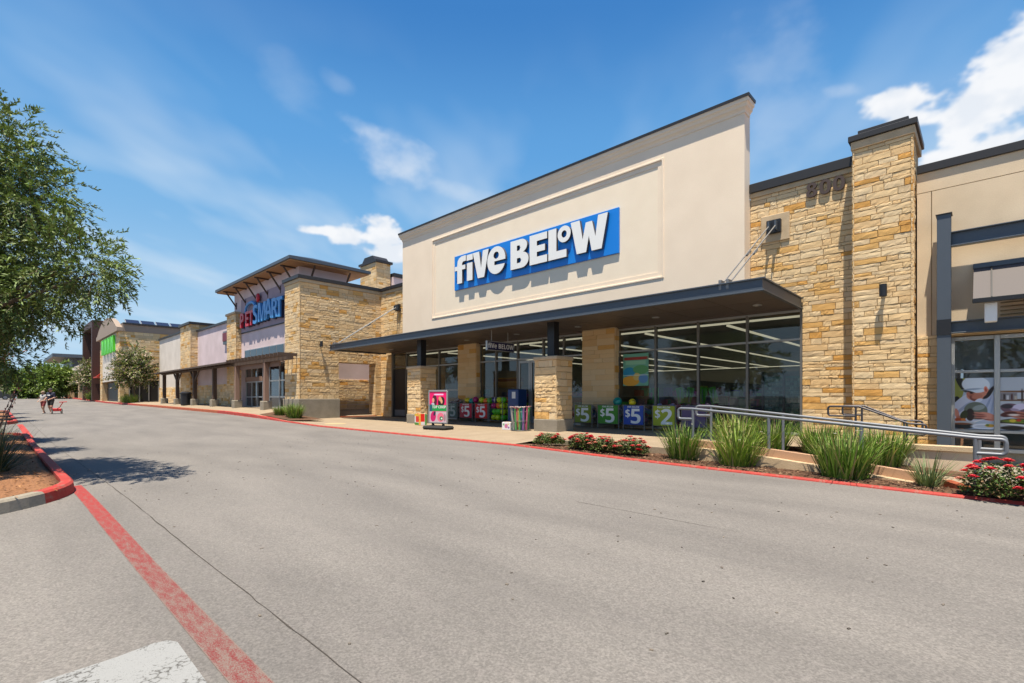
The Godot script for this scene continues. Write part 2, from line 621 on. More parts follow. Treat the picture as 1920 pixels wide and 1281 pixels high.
# cumulus: azimuth, elevation, half width, half height (degrees)
const CLOUDS := [[1.6, 23.2, 7.5, 5.0], [-4.4, 25.4, 5.4, 1.9], [5.0, 24.4, 8.0, 5.4], [-0.2, 20.4, 4.5, 3.6], [14.0, 22.0, 9.0, 5.0], [-60.2, 17.6, 4.3, 1.7], [-57.5, 15.6, 4.0, 1.1], [-64.5, 17.4, 3.4, 0.6], [60, 20, 11, 4], [95, 30, 12, 5], [130, 17, 9, 3], [165, 26, 10, 4], [200, 15, 12, 3], [228, 33, 9, 4], [250, 19, 7, 2.4]]
const WISPS := [[-57.0, 25.2, 4.6, 2.2, 0.5], [-60.8, 27.6, 2.4, 0.8, 0.34], [-51.0, 22.7, 6.5, 0.9, 0.3], [-63.3, 31.1, 1.6, 0.9, 0.14], [-67.5, 30.0, 2.6, 2.2, 0.09], [-15.5, 29.0, 4.0, 6.0, 0.17], [-10.0, 27.2, 1.5, 0.6, 0.3], [40, 34, 9, 3, 0.4], [110, 22, 9, 3, 0.4], [185, 33, 9, 3, 0.4], [238, 24, 9, 3, 0.4]]

func sky_picture() -> ImageTexture:
	var w := 3072
	var h := 1536
	var puff := FastNoiseLite.new()
	puff.noise_type = FastNoiseLite.TYPE_SIMPLEX_SMOOTH
	puff.fractal_octaves = 6
	puff.fractal_gain = 0.55
	puff.frequency = 9.0
	puff.seed = 21
	var streak := FastNoiseLite.new()
	streak.noise_type = FastNoiseLite.TYPE_SIMPLEX_SMOOTH
	streak.fractal_octaves = 4
	streak.frequency = 1.0
	streak.seed = 8
	var rows := []
	rows.resize(h / 2)
	var task := WorkerThreadPool.add_group_task(func(j): rows[j] = sky_row(j, w, h, puff, streak), h / 2)
	WorkerThreadPool.wait_for_group_task_completion(task)
	var data := PackedFloat32Array()
	for row in rows:
		data.append_array(row)
	var low := PackedFloat32Array()
	for i in w:
		low.append_array([0.30 / EXPOSURE, 0.28 / EXPOSURE, 0.26 / EXPOSURE])
	for j in h / 2:
		data.append_array(low)
	return ImageTexture.create_from_image(Image.create_from_data(w, h, false, Image.FORMAT_RGBF, data.to_byte_array()))

func sky_row(j: int, w: int, h: int, puff: FastNoiseLite, streak: FastNoiseLite) -> PackedFloat32Array:
	var out := PackedFloat32Array()
	var el := 90.0 - (j + 0.5) / h * 180.0
	var base := Color()
	for k in SKY.size() - 1:
		if el >= SKY[k][0] and el <= SKY[k + 1][0]:
			var t: float = (el - SKY[k][0]) / (SKY[k + 1][0] - SKY[k][0])
			base = SKY[k][1].lerp(SKY[k + 1][1], smoothstep(0.0, 1.0, t) * 0.5 + 0.5 * t)
	var cosel := cos(deg_to_rad(el))
	var y := sin(deg_to_rad(el))
	var veil := smoothstep(40.0, 12.0, el) * smoothstep(0.0, 9.0, el)
	var wisps := WISPS.filter(func(k): return absf(el - k[1]) < k[3] * 1.3 + k[2] * 0.4)
	var clouds := CLOUDS.filter(func(k): return absf(el - k[1]) < k[3] * 1.4)
	for i in w:
		var az := (i + 0.5) / w * 360.0
		var x := sin(deg_to_rad(az)) * cosel
		var z := -cos(deg_to_rad(az)) * cosel
		var c := base
		if veil > 0.0:   # high thin cloud in long streaks
			var px := x / (y + 0.12)
			var pz := z / (y + 0.12)
			var st := streak.get_noise_2d(px * 0.55 + pz * 0.75, (pz * 0.55 - px * 0.75) * 1.9)
			c = c.lerp(Color(0.68, 0.80, 0.92), clampf(st * 1.15 + 0.24, 0.0, 1.0) * veil * 0.6)
		var near := 0.0
		var n := -9.0
		for k in wisps:
			var da := wrapf(az - k[0], -180.0, 180.0) * cosel
			if absf(da) > k[2] * 1.3:
				continue
			var tilt: float = el - k[1] + da * 0.25
			var q: float = 1.0 - da * da / (k[2] * k[2]) - tilt * tilt / (k[3] * k[3])
			if q > -0.6:
				if n < -8.0:
					n = puff.get_noise_3d(x, y * 1.6, z)
				c = c.lerp(Color(0.84, 0.89, 0.95), smoothstep(-0.5, 1.6, q + n * 1.5) * k[4])
		for k in clouds:
			var da := wrapf(az - k[0], -180.0, 180.0) * cosel
			if absf(da) > k[2] * 1.4:
				continue
			var de: float = el - k[1]
			var q: float = 1.0 - da * da / (k[2] * k[2]) - de * de / (k[3] * k[3] * (1.0 if de > 0 else 0.55))
			near = maxf(near, q + 1.0)
		if near > 0.2:
			if n < -8.0:
				n = puff.get_noise_3d(x, y * 1.6, z)
			var dens := near - 1.0 + n * 2.0
			var a := smoothstep(0.02, 0.75, dens)
			var white := Color(0.96, 0.97, 0.99).lerp(Color(0.80, 0.85, 0.92), clampf(0.45 - puff.get_noise_3d(x * 1.4 + 3.0, y * 2.2 - 0.02, z * 1.4) * 1.6, 0.0, 0.8))
			c = c.lerp(white, a * 0.96)
		out.append(c.r / EXPOSURE)
		out.append(c.g / EXPOSURE)
		out.append(c.b / EXPOSURE)
	return out


func _ready() -> void:
	rng.seed = 1
	var cam := Camera3D.new()
	cam.name = "camera"
	cam.projection = Camera3D.PROJECTION_FRUSTUM   # a level camera with a raised lens
	cam.near = 0.05
	cam.far = 2500.0
	cam.size = 2.0 * 0.05 * 640.5 / 931.0
	cam.frustum_offset = Vector2(0, 0.05 * 105.5 / 931.0)
	cam.position = Vector3(0, 1.0, 0)
	cam.rotation.y = deg_to_rad(43.71)
	add_child(cam)
	var e := Environment.new()
	e.background_mode = Environment.BG_SKY
	var sm := PanoramaSkyMaterial.new()
	sm.panorama = sky_picture()
	e.sky = Sky.new()
	e.sky.sky_material = sm
	e.tonemap_mode = Environment.TONE_MAPPER_LINEAR
	e.tonemap_exposure = EXPOSURE
	e.sdfgi_enabled = true
	e.ssao_enabled = true
	e.ssil_enabled = true
	var we := WorldEnvironment.new()
	we.name = "world"
	we.environment = e
	add_child(we)
	var sun := DirectionalLight3D.new()
	sun.name = "sun"
	sun.light_energy = 1.6
	sun.light_color = Color(1.0, 0.955, 0.87)
	sun.light_angular_distance = 0.5
	sun.shadow_enabled = true
	add_child(sun)
	sun.look_at_from_position(SUN_FROM.normalized() * 50.0, Vector3.ZERO, Vector3.FORWARD)

	make_materials()
	make_stone_shapes()
	make_ground()
	make_discount_shop()
	make_address_wall()
	make_restaurant()
	make_pet_shop()
	make_far_shops()
	make_ramp()
	make_islands()
	make_trees()
	make_shop_goods()
	make_planting()
	make_people()


# ---------- ground, road, kerbs, pavement ----------
func make_ground() -> void:
	var xs := [-900.0, -500.0, -300.0]
	xs.append_array(steps(-200.0, -70.0, 10.0))
	xs.append_array(steps(-68.0, 10.0, 1.0))
	xs.append_array([14.0, 20.0, 40.0, 120.0, 600.0])
	var zs := steps(KERB_Z, 0.0, 1.2)
	zs.append_array([2.0, 6.0, 20.0, 60.0, 150.0, 900.0])
	setting("road", sheet(xs, zs, road_y), M.asphalt)
	var back := Shape.new()
	back.quad(Vector3(-900, -0.62, -8.6), Vector3(600, -0.62, -8.6), Vector3(600, -0.62, -900), Vector3(-900, -0.62, -900), Vector3.UP)
	setting("ground", back, M.dry_earth)
	# pavement in front of the shops
	var px := steps(-200.0, -60.0, 10.0)
	px.append_array(steps(-59.0, -8.0, 0.5))
	var pz := [-16.5, -14.2, -12.0, -10.4, -9.65, -9.2, -8.9, -8.46]
	setting("pavement", sheet(px, pz, walk_y), M.concrete)
	var land := Shape.new()   # level paving beside the shop windows, behind the planting
	land = sheet(steps(-8.0, -4.4, 0.6), [-14.2, -12.0, -10.5, -9.45], func(x, z): return -0.03 - (z + 9.0) * 0.012)
	setting("pavement", land, M.concrete)
	land = sheet(steps(-4.4, -2.3, 0.7), [-14.2, -12.8, -11.4], func(x, z): return -0.03 - (z + 9.0) * 0.012)
	setting("pavement", land, M.concrete)
	land = sheet([-0.95, 2.0, 9.0], [-14.5, -12.8, -11.2, -10.0], func(x, z): return -0.37)
	setting("pavement", land, M.grey_concrete)
	# scored joints in the pavement
	for x in steps(-21.5, -8.5, 1.6):
		var g := Shape.new()
		for z in steps(-13.6, -9.2, 1.1):
			if z > -9.3:
				continue
			g.quad(Vector3(x - 0.006, walk_y(x, z) + 0.004, z), Vector3(x + 0.006, walk_y(x, z) + 0.004, z), Vector3(x + 0.006, walk_y(x, z + 1.1) + 0.004, z + 1.1), Vector3(x - 0.006, walk_y(x, z + 1.1) + 0.004, z + 1.1), Vector3.UP)
		setting("pavement_joint", g, M.mortar)
	# kerbs, red and orange paint
	kerb_run(steps(-30.0, -22.0, 1.0), M.red_kerb, 0.15)
	kerb_run(steps(-22.0, -9.0, 1.0), M.red_kerb, 0.06)
	kerb_run(steps(-9.0, 10.0, 1.0), M.red_kerb, 0.045)
	kerb_run(steps(-52.0, -30.0, 1.0), M.orange_kerb, 0.30)
	kerb_run(steps(-200.0, -52.0, 4.0), M.red_kerb, 0.22)
	# manhole lid in the pavement
	var lid := Shape.new()
	var at := Vector3(-18.6, 0, -9.35)
	at.y = walk_y(at.x, at.z) + 0.004
	lid.lathe(at, [Vector2(0.42, -0.03), Vector2(0.42, 0.0), Vector2(0.36, 0.006), Vector2(0.34, 0.002), Vector2(0.0, 0.004)], 24)
	tag(part(self, "manhole_cover", lid, M.mortar), "round brown utility cover set in the pavement near the stone arch", "manhole cover")
	# fire lane stripe, joint and crosswalk bar on the road
	var stripe := paint("stripe_red", Color(1, 1, 1), 0.8)
	stripe.albedo_texture = worn_stripe()
	var st := Shape.new()
	var sx := steps(-9.6, 3.0, 0.5)
	for i in sx.size() - 1:
		var a: float = sx[i]
		var b: float = sx[i + 1]
		var p := [Vector3(a, road_y(a, -0.9) + 0.004, -0.9), Vector3(b, road_y(b, -0.9) + 0.004, -0.9), Vector3(b, road_y(b, -0.755) + 0.004, -0.755), Vector3(a, road_y(a, -0.755) + 0.004, -0.755)]
		var ua := (a + 9.6) / 12.6
		var ub := (b + 9.6) / 12.6
		st.tri(p[0], p[1], p[2], Vector3.UP, Vector3.UP, Vector3.UP, Vector2(ua, 0), Vector2(ub, 0), Vector2(ub, 1))
		st.tri(p[0], p[2], p[3], Vector3.UP, Vector3.UP, Vector3.UP, Vector2(ua, 0), Vector2(ub, 1), Vector2(ua, 1))
	setting("road_marking", st, stripe)
	var st2 := Shape.new()
	for i in 9:
		var a := -30.5 + i
		st2.quad(Vector3(a, road_y(a, -0.9) + 0.004, -0.9), Vector3(a + 1, road_y(a + 1, -0.9) + 0.004, -0.9), Vector3(a + 1, road_y(a + 1, -0.72) + 0.004, -0.72), Vector3(a, road_y(a, -0.72) + 0.004, -0.72), Vector3.UP)
	setting("road_marking", st2, M.red_kerb)
	var white := paint("marking_white", Color(1, 1, 1), 0.7)
	white.albedo_texture = crazed_white()
	var wb := Shape.new()
	var cs := [Vector2(-3.22, -0.66), Vector2(-3.24, -0.6), Vector2(-3.16, -0.2), Vector2(-3.1, 0.9), Vector2(-2.1, 0.9), Vector2(-2.3, -0.64), Vector2(-2.36, -0.685), Vector2(-3.16, -0.69)]
	for i in range(1, cs.size() - 1):
		var tri := [cs[0], cs[i], cs[i + 1]]
		var ps := []
		var us := []
		for q in tri:
			ps.append(Vector3(q.x, road_y(q.x, q.y) + 0.004, q.y))
			us.append(Vector2((q.x + 3.4) / 1.3, (q.y + 0.7) / 1.3))
		wb.tri(ps[0], ps[1], ps[2], Vector3.UP, Vector3.UP, Vector3.UP, us[0], us[1], us[2])
	setting("road_marking", wb, white)
	var r := RandomNumberGenerator.new()
	r.seed = 5
	for run in [[-60.0, 4.0, -1.18, 0.010], [-3.6, -1.9, -4.9, 0.008]]:
		var cr := Shape.new()
		var x: float = run[0]
		var z: float = run[2]
		var wide: float = run[3]
		while x < run[1]:
			var nx := x + r.randf_range(0.06, 0.4)
			var nz: float = run[2] + r.randf_range(-0.006, 0.006)
			var nw: float = run[3] * r.randf_range(0.25, 1.0)
			cr.quad(Vector3(x, road_y(x, z) + 0.004, z - wide / 2), Vector3(nx, road_y(nx, nz) + 0.004, nz - nw / 2), Vector3(nx, road_y(nx, nz) + 0.004, nz + nw / 2), Vector3(x, road_y(x, z) + 0.004, z + wide / 2), Vector3.UP)
			x = nx; z = nz; wide = nw
		setting("road_joint", cr, paint("joint_dark", Color(0.05, 0.042, 0.036), 0.95))

func kerb_run(xs: Array, mat: Material, wide: float) -> void:
	var s := Shape.new()
	for i in xs.size() - 1:
		var a: float = xs[i]
		var b: float = xs[i + 1]
		var rows := []
		for x in [a, b]:
			var y := kerb_y(x)
			rows.append([Vector3(x, road_y(x, KERB_Z) - 0.05, KERB_Z + 0.02), Vector3(x, y - 0.02, KERB_Z + 0.003), Vector3(x, y + 0.004, KERB_Z - 0.02), Vector3(x, y + 0.004 + 0.0 * wide, KERB_Z - wide), Vector3(x, y - 0.3, KERB_Z - wide)])
		for k in 4:
			s.quad(rows[0][k], rows[1][k], rows[1][k + 1], rows[0][k + 1], [Vector3(0, 0, 1), Vector3(0, 1, 1), Vector3.UP, Vector3(0, 0, -1)][k])
	setting("kerb", s, mat)

func worn_stripe() -> ImageTexture:
	var r := RandomNumberGenerator.new()
	r.seed = 3
	var w := 2048
	var h := 48
	var im := Image.create(w, h, false, Image.FORMAT_RGB8)
	var f := FastNoiseLite.new()
	f.frequency = 0.03
	f.fractal_octaves = 4
	f.seed = 4
	for i in w:
		var wear := smoothstep(0.06, 0.55, float(i) / w) * 0.52
		for j in h:
			var g := r.randf()
			var k := wear + f.get_noise_2d(i, j * 2.0) * 0.55 + (g - 0.5) * 1.1
			if j < 2 or j > h - 3:
				k += 0.35
			var c := Color(0.285, 0.022, 0.020).lerp(Color(0.085, 0.014, 0.015), clampf(wear * 1.25, 0, 1))
			c = c.lerp(Color(0.175, 0.15, 0.13), clampf(k, 0.0, 0.9))
			im.set_pixel(i, j, srgb(c))
	return tex(im)

func crazed_white() -> ImageTexture:
	var r := RandomNumberGenerator.new()
	r.seed = 13
	var w := 512
	var f := FastNoiseLite.new()
	f.noise_type = FastNoiseLite.TYPE_CELLULAR
	f.cellular_return_type = FastNoiseLite.RETURN_DISTANCE2_SUB
	f.frequency = 0.055
	f.seed = 6
	f.domain_warp_enabled = true
	f.domain_warp_amplitude = 14.0
	f.domain_warp_frequency = 0.05
	var area := FastNoiseLite.new()
	area.frequency = 0.008
	area.seed = 2
	var im := Image.create(w, w, false, Image.FORMAT_RGB8)
	for i in w:
		for j in w:
			var d := f.get_noise_2d(i, j) + 1.0
			var open := clampf(area.get_noise_2d(i, j) * 1.2 + 0.2 + (i + j) / 700.0, 0.12, 1.0)
			var crack := 1.0 - smoothstep(0.07, 0.30, d / open)
			var c := Color(0.272, 0.277, 0.28) * r.randf_range(0.88, 1.04)
			if r.randf() < 0.012:
				crack = 0.8
			c = c.lerp(Color(0.05, 0.046, 0.04), crack * 0.95)
			im.set_pixel(i, j, srgb(c))
	return tex(im)


# ---------- the cream shop with the blue sign ----------
func sweep(profile: Array, xl: float, xr: float, zf: float, zb: float) -> Shape:   # a moulding round the front and both ends; profile: (how far out, height)
	var s := Shape.new()
	for i in profile.size() - 1:
		var p: Vector2 = profile[i]
		var q: Vector2 = profile[i + 1]
		var a := [Vector3(xl - p.x, p.y, zb), Vector3(xl - p.x, p.y, zf + p.x), Vector3(xr + p.x, p.y, zf + p.x), Vector3(xr + p.x, p.y, zb)]
		var b := [Vector3(xl - q.x, q.y, zb), Vector3(xl - q.x, q.y, zf + q.x), Vector3(xr + q.x, q.y, zf + q.x), Vector3(xr + q.x, q.y, zb)]
		var m := Vector2(q.y - p.y, p.x - q.x)
		for k in 3:
			var out: Vector3 = [Vector3(-m.x, m.y, 0), Vector3(0, m.y, m.x), Vector3(m.x, m.y, 0)][k]
			s.quad(a[k], a[k + 1], b[k + 1], b[k], out)
	return s

func make_discount_shop() -> void:
	var shop := thing("shop_building", "cream stucco shop front with moulded cornice and long flat dark canopy", "shop", Vector3(-12.4, 0, -14.0))
	var w := Shape.new()
	var xl := -20.26
	var xr := -4.58
	w.box(Vector3(xl, 3.35, -14.0), Vector3(xr, 8.6, -13.72))
	w.box(Vector3(xl, 3.35, -15.4), Vector3(xr, 6.3, -14.0))
	for q in [[xl, 3.35, -17.9, 8.6], [-6.9, 3.35, xr, 8.6], [-17.9, 3.35, -6.9, 4.58], [-17.9, 7.99, -6.9, 8.6]]:
		w.box(Vector3(q[0], q[1], -13.72), Vector3(q[2], q[3], -13.6))
	part(shop, "wall", w, M.stucco)
	# the sunk panel, with a stepped frame
	var fr := Shape.new()
	for q in [[-17.9, 4.58, -17.76, 7.99], [-7.04, 4.58, -6.9, 7.99], [-17.76, 4.58, -7.04, 4.72], [-17.76, 7.85, -7.04, 7.99]]:
		fr.box(Vector3(q[0], q[1], -13.72), Vector3(q[2], q[3], -13.615))
	part(shop, "panel_frame", fr, M.stucco)
	var bead := Shape.new()   # raised bead round the panel
	for q in [[-17.96, 4.52, -17.9, 8.05], [-6.9, 4.52, -6.84, 8.05], [-17.9, 4.52, -6.9, 4.58], [-17.9, 7.99, -6.9, 8.05]]:
		bead.bevel(Vector3(q[0], q[1], -13.61), Vector3(q[2], q[3], -13.575), 0.01)
	part(shop, "bead", bead, M.stucco)
	boxed(shop, "sunk_panel", Vector3(-17.76, 4.72, -13.72), Vector3(-7.04, 7.85, -13.635), M.stucco_panel)
	part(shop, "cornice", sweep([Vector2(0, 8.46), Vector2(0.02, 8.465), Vector2(0.025, 8.53), Vector2(0.05, 8.57), Vector2(0.085, 8.60), Vector2(0.09, 8.64), Vector2(0.105, 8.675), Vector2(0.135, 8.70), Vector2(0.14, 8.80), Vector2(-0.2, 8.80)], xl, xr, -13.6, -13.95), M.stucco)
	part(shop, "coping", sweep([Vector2(0.125, 8.803), Vector2(0.16, 8.79), Vector2(0.165, 8.87), Vector2(-0.2, 8.885)], xl, xr, -13.6, -13.97), M.coping_metal)
	# canopy
	var ca := Node3D.new()
	ca.name = "canopy"
	shop.add_child(ca)
	var x0 := -22.4
	var x1 := -3.35
	var fa := Shape.new()
	fa.box(Vector3(x0, 3.225, -11.05), Vector3(x1, 3.485, -11.0))
	fa.box(Vector3(x1 - 0.05, 3.225, -14.0), Vector3(x1, 3.485, -11.05))
	fa.box(Vector3(x0, 3.225, -14.0), Vector3(x0 + 0.05, 3.485, -11.05))
	fa.bevel(Vector3(x0 - 0.045, 3.465, -11.05), Vector3(x1 + 0.045, 3.495, -10.955), 0.004)
	fa.bevel(Vector3(x0 - 0.045, 3.215, -11.05), Vector3(x1 + 0.045, 3.243, -10.955), 0.004)
	fa.bevel(Vector3(x1 - 0.04, 3.465, -14.0), Vector3(x1 + 0.044, 3.494, -11.05), 0.004)
	fa.bevel(Vector3(x1 - 0.04, 3.216, -14.0), Vector3(x1 + 0.044, 3.242, -11.05), 0.004)
	part(ca, "fascia", fa, M.steel_blue_grey)
	boxed(ca, "deck", Vector3(x0 + 0.05, 3.40, -14.0), Vector3(x1 - 0.05, 3.43, -11.05), M.dark_metal)
	boxed(ca, "soffit_backing", Vector3(x0 + 0.05, 3.31, -14.1), Vector3(x1 - 0.05, 3.33, -11.05), M.black)
	var cols := 14
	for i in cols:
		var a := lerpf(x0 + 0.05, x1 - 0.05, float(i) / cols)
		var b := lerpf(x0 + 0.05, x1 - 0.05, float(i + 1) / cols)
		for z in [[-12.52, -11.06], [-14.08, -12.54]]:
			boxed(ca, "soffit_panel", Vector3(a + 0.008, 3.285, z[0]), Vector3(b - 0.008, 3.305, z[1]), M.soffit_metal)
		if i % 2 == 1:
			var dl := Shape.new()
			dl.lathe(Vector3((a + b) / 2.0, 3.268, -13.0), [Vector2(0.0, 0.012), Vector2(0.075, 0.012), Vector2(0.09, 0.0), Vector2(0.105, 0.0), Vector2(0.105, 0.017)], 20)
			part(ca, "downlight", dl, M.aluminium)
	# tension rods with their wall plates
	for r in [[Vector3(-3.97, 5.42, -13.92), Vector3(-4.14, 3.52, -11.15)], [Vector3(-21.32, 5.51, -14.0), Vector3(-22.05, 3.52, -11.15)]]:
		var plate := Shape.new()
		var p: Vector3 = r[0]
		plate.bevel(p + Vector3(-0.17, -0.17, -0.08), p + Vector3(0.17, 0.17, 0.03), 0.01)
		part(ca, "anchor_plate", plate, M.dark_metal)
		for dx in [-0.08, 0.08]:
			var bk := Shape.new()
			bk.box(p + Vector3(dx - 0.02, -0.12, 0.03), p + Vector3(dx + 0.02, 0.1, 0.16))
			part(ca, "bracket", bk, M.steel_blue_grey)
			tubed(ca, "tension_rod", [p + Vector3(dx, -0.02, 0.13), r[1] + Vector3(dx, 0, 0)], 0.016, M.steel_rod)
			var mid: Vector3 = (p + r[1]) * 0.5 + Vector3(dx, 0, 0)
			var dir: Vector3 = (r[1] - p).normalized()
			tubed(ca, "turnbuckle", [mid - dir * 0.12, mid + dir * 0.12], 0.028, M.steel_rod)
			var lug := Shape.new()
			lug.bevel(r[1] + Vector3(dx - 0.03, -0.16, -0.05), r[1] + Vector3(dx + 0.03, 0.06, 0.16), 0.008)
			part(ca, "lug", lug, M.steel_rod)
	# stone pilasters between the windows, in smoother courses
	var opt := {"heights": [0.14, 0.18, 0.22], "lmin": 0.4, "lmax": 0.95, "proud": 0.03, "gap": 0.006, "warm": 0.5}
	var n := 0
	for q in [[-16.45, -15.3], [-9.93, -8.67]]:
		var pl := boxed(shop, "pilaster", Vector3(q[0], -0.05, -14.25), Vector3(q[1], 3.3, -13.86), M.limestone)
		var laid := lay(Vector3(q[0], 0.5, -13.86), Vector3.RIGHT, Vector3.BACK, q[1] - q[0], 2.75, 300 + n, opt)
		laid.append_array(lay(Vector3(q[1], 0.5, -13.86), Vector3.FORWARD, Vector3.RIGHT, 0.22, 2.75, 310 + n, opt))
		place_stones(pl, laid, 90, false)
		boxed(pl, "plinth", Vector3(q[0] - 0.04, -0.05, -13.86), Vector3(q[1] + 0.04, 0.48, -13.79), M.grey_concrete, 0.012)
		n += 1
	# shop windows
	var bays := [[-20.65, -16.45, [-19.35, -18.05], [1.34]], [-15.3, -9.93, [-14.35, -13.15, -11.85, -10.9], []], [-8.67, -3.37, [-7.35, -6.02, -4.67], []]]
	for bay in bays:
		var xs: Array = [bay[0]]
		xs.append_array(bay[2])
		xs.append(bay[1])
		for x in xs:
			boxed(shop, "mullion", Vector3(x - 0.03, 0.1, -14.16), Vector3(x + 0.03, 3.2, -14.04), M.bronze_frame, 0.006)
		for y in [0.08, 2.48, 3.2]:
			boxed(shop, "transom" if y > 1 else "sill", Vector3(bay[0], y - 0.028, -14.15), Vector3(bay[1], y + 0.028, -14.045), M.aluminium, 0.006)
		for i in xs.size() - 1:
			var ys := [0.11, 2.45, 2.51, 3.17]
			var door: bool = xs[i] > -13.2 and xs[i] < -13.1
			if not bay[3].is_empty():
				ys = [0.11, 1.31, 1.37, 2.45, 2.51, 3.17]
				boxed(shop, "transom", Vector3(xs[i] + 0.03, 1.312, -14.14), Vector3(xs[i + 1] - 0.03, 1.368, -14.05), M.aluminium, 0.006)
			for k in range(0, ys.size(), 2):
				if door and k == 0:
					continue
				boxed(shop, "pane", Vector3(xs[i] + 0.03, ys[k], -14.105), Vector3(xs[i + 1] - 0.03, ys[k + 1], -14.103), M.glass)
	boxed(shop, "head", Vector3(-21.85, 3.23, -14.2), Vector3(-3.37, 3.36, -14.02), M.soffit_metal)
	for s in [-1, 1]:
		var hinge: float = -12.5 + s * 0.6
		var free: float = -12.5 + s * 0.012
		var a := minf(hinge, free)
		var b := maxf(hinge, free)
		var door := Node3D.new()
		door.name = "door"
		shop.add_child(door, true)
		for q in [[a, 0.1, a + 0.07, 2.43], [b - 0.07, 0.1, b, 2.43], [a + 0.07, 0.1, b - 0.07, 0.3], [a + 0.07, 2.33, b - 0.07, 2.43]]:
			boxed(door, "stile", Vector3(q[0], q[1], -14.13), Vector3(q[2], q[3], -14.07), M.aluminium)
		boxed(door, "pane", Vector3(a + 0.07, 0.3, -14.105), Vector3(b - 0.07, 2.33, -14.103), M.glass)
		tubed(door, "handle", [Vector3(free + s * 0.11, 0.95, -14.05), Vector3(free + s * 0.11, 0.95, -14.0), Vector3(free + s * 0.11, 1.25, -14.0), Vector3(free + s * 0.11, 1.25, -14.05)], 0.014, M.steel_rod, 8)
	var sd := boxed(shop, "service_door", Vector3(-21.8, 0.02, -14.2), Vector3(-20.7, 2.44, -14.1), M.dark_metal, 0.01)
	boxed(sd, "kick_plate", Vector3(-21.7, 0.1, -14.1), Vector3(-20.8, 0.4, -14.094), M.galvanised)
	boxed(shop, "pane", Vector3(-21.8, 2.5, -14.105), Vector3(-20.7, 3.18, -14.103), M.glass)
	boxed(shop, "jamb", Vector3(-21.9, 0, -14.2), Vector3(-21.8, 3.3, -14.02), M.bronze_frame)
	# the room behind the glass
	var room := Node3D.new()
	room.name = "sales_room"
	shop.add_child(room)
	boxed(room, "floor", Vector3(-22.0, -0.05, -38.0), Vector3(-3.2, 0.035, -14.2), M.interior_floor)
	boxed(room, "ceiling", Vector3(-22.0, 4.1, -38.0), Vector3(-3.2, 4.2, -14.3), M.ceiling_grey)
	boxed(room, "back_wall", Vector3(-22.0, 0.0, -38.2), Vector3(-3.2, 4.1, -38.0), M.interior_wall)
	boxed(room, "side_wall", Vector3(-22.2, 0.0, -38.2), Vector3(-22.0, 4.1, -14.3), M.interior_wall)
	boxed(room, "side_wall", Vector3(-3.2, 0.0, -38.2), Vector3(-3.0, 4.1, -14.3), M.interior_wall)
	boxed(room, "bulkhead", Vector3(-22.0, 3.34, -14.3), Vector3(-3.2, 4.1, -14.2), M.ceiling_grey)
	for x in [-5.6, -8.3, -10.9, -13.5, -16.1, -18.8]:
		strip_light(room, Vector3(x, 3.16, -26.2), 22.0, false)
	strip_light(room, Vector3(-12.4, 3.16, -14.75), 17.8, true)
	strip_light(room, Vector3(-12.4, 3.16, -37.4), 17.8, true)
	boxed(shop, "roof", Vector3(-22.0, 5.4, -38.2), Vector3(-3.2, 5.6, -15.4), M.grey_concrete)
	make_big_sign()
	make_canopy_piers()
	make_hanging_sign()

func strip_light(room: Node, at: Vector3, length: float, across: bool) -> void:
	var h := Vector3(length / 2, 0.025, 0.04) if across else Vector3(0.04, 0.025, length / 2)
	boxed(room, "strip_light", at - h, at + h, M.lit_strip)
	var l := AreaLight3D.new()
	l.name = "strip_light_glow"
	l.light_energy = 0.5
	l.light_color = Color(1.0, 0.95, 0.75)
	l.area_size = Vector2(length, 0.08) if across else Vector2(0.08, length)
	l.shadow_enabled = true
	room.add_child(l, true)
	l.position = at - whole(room) - Vector3(0, 0.05, 0)
	l.rotation.x = -PI / 2

func ellipse(cx: float, cy: float, rx: float, ry: float, a0 := 0.0, a1 := 360.0, n := 22) -> PackedVector2Array:
	var p := PackedVector2Array()
	var full := absf(a1 - a0) >= 359.9
	for i in (n if full else n + 1):
		var a := deg_to_rad(lerpf(a0, a1, float(i) / n))
		p.append(Vector2(cx + rx * cos(a), cy + ry * sin(a)))
	return p

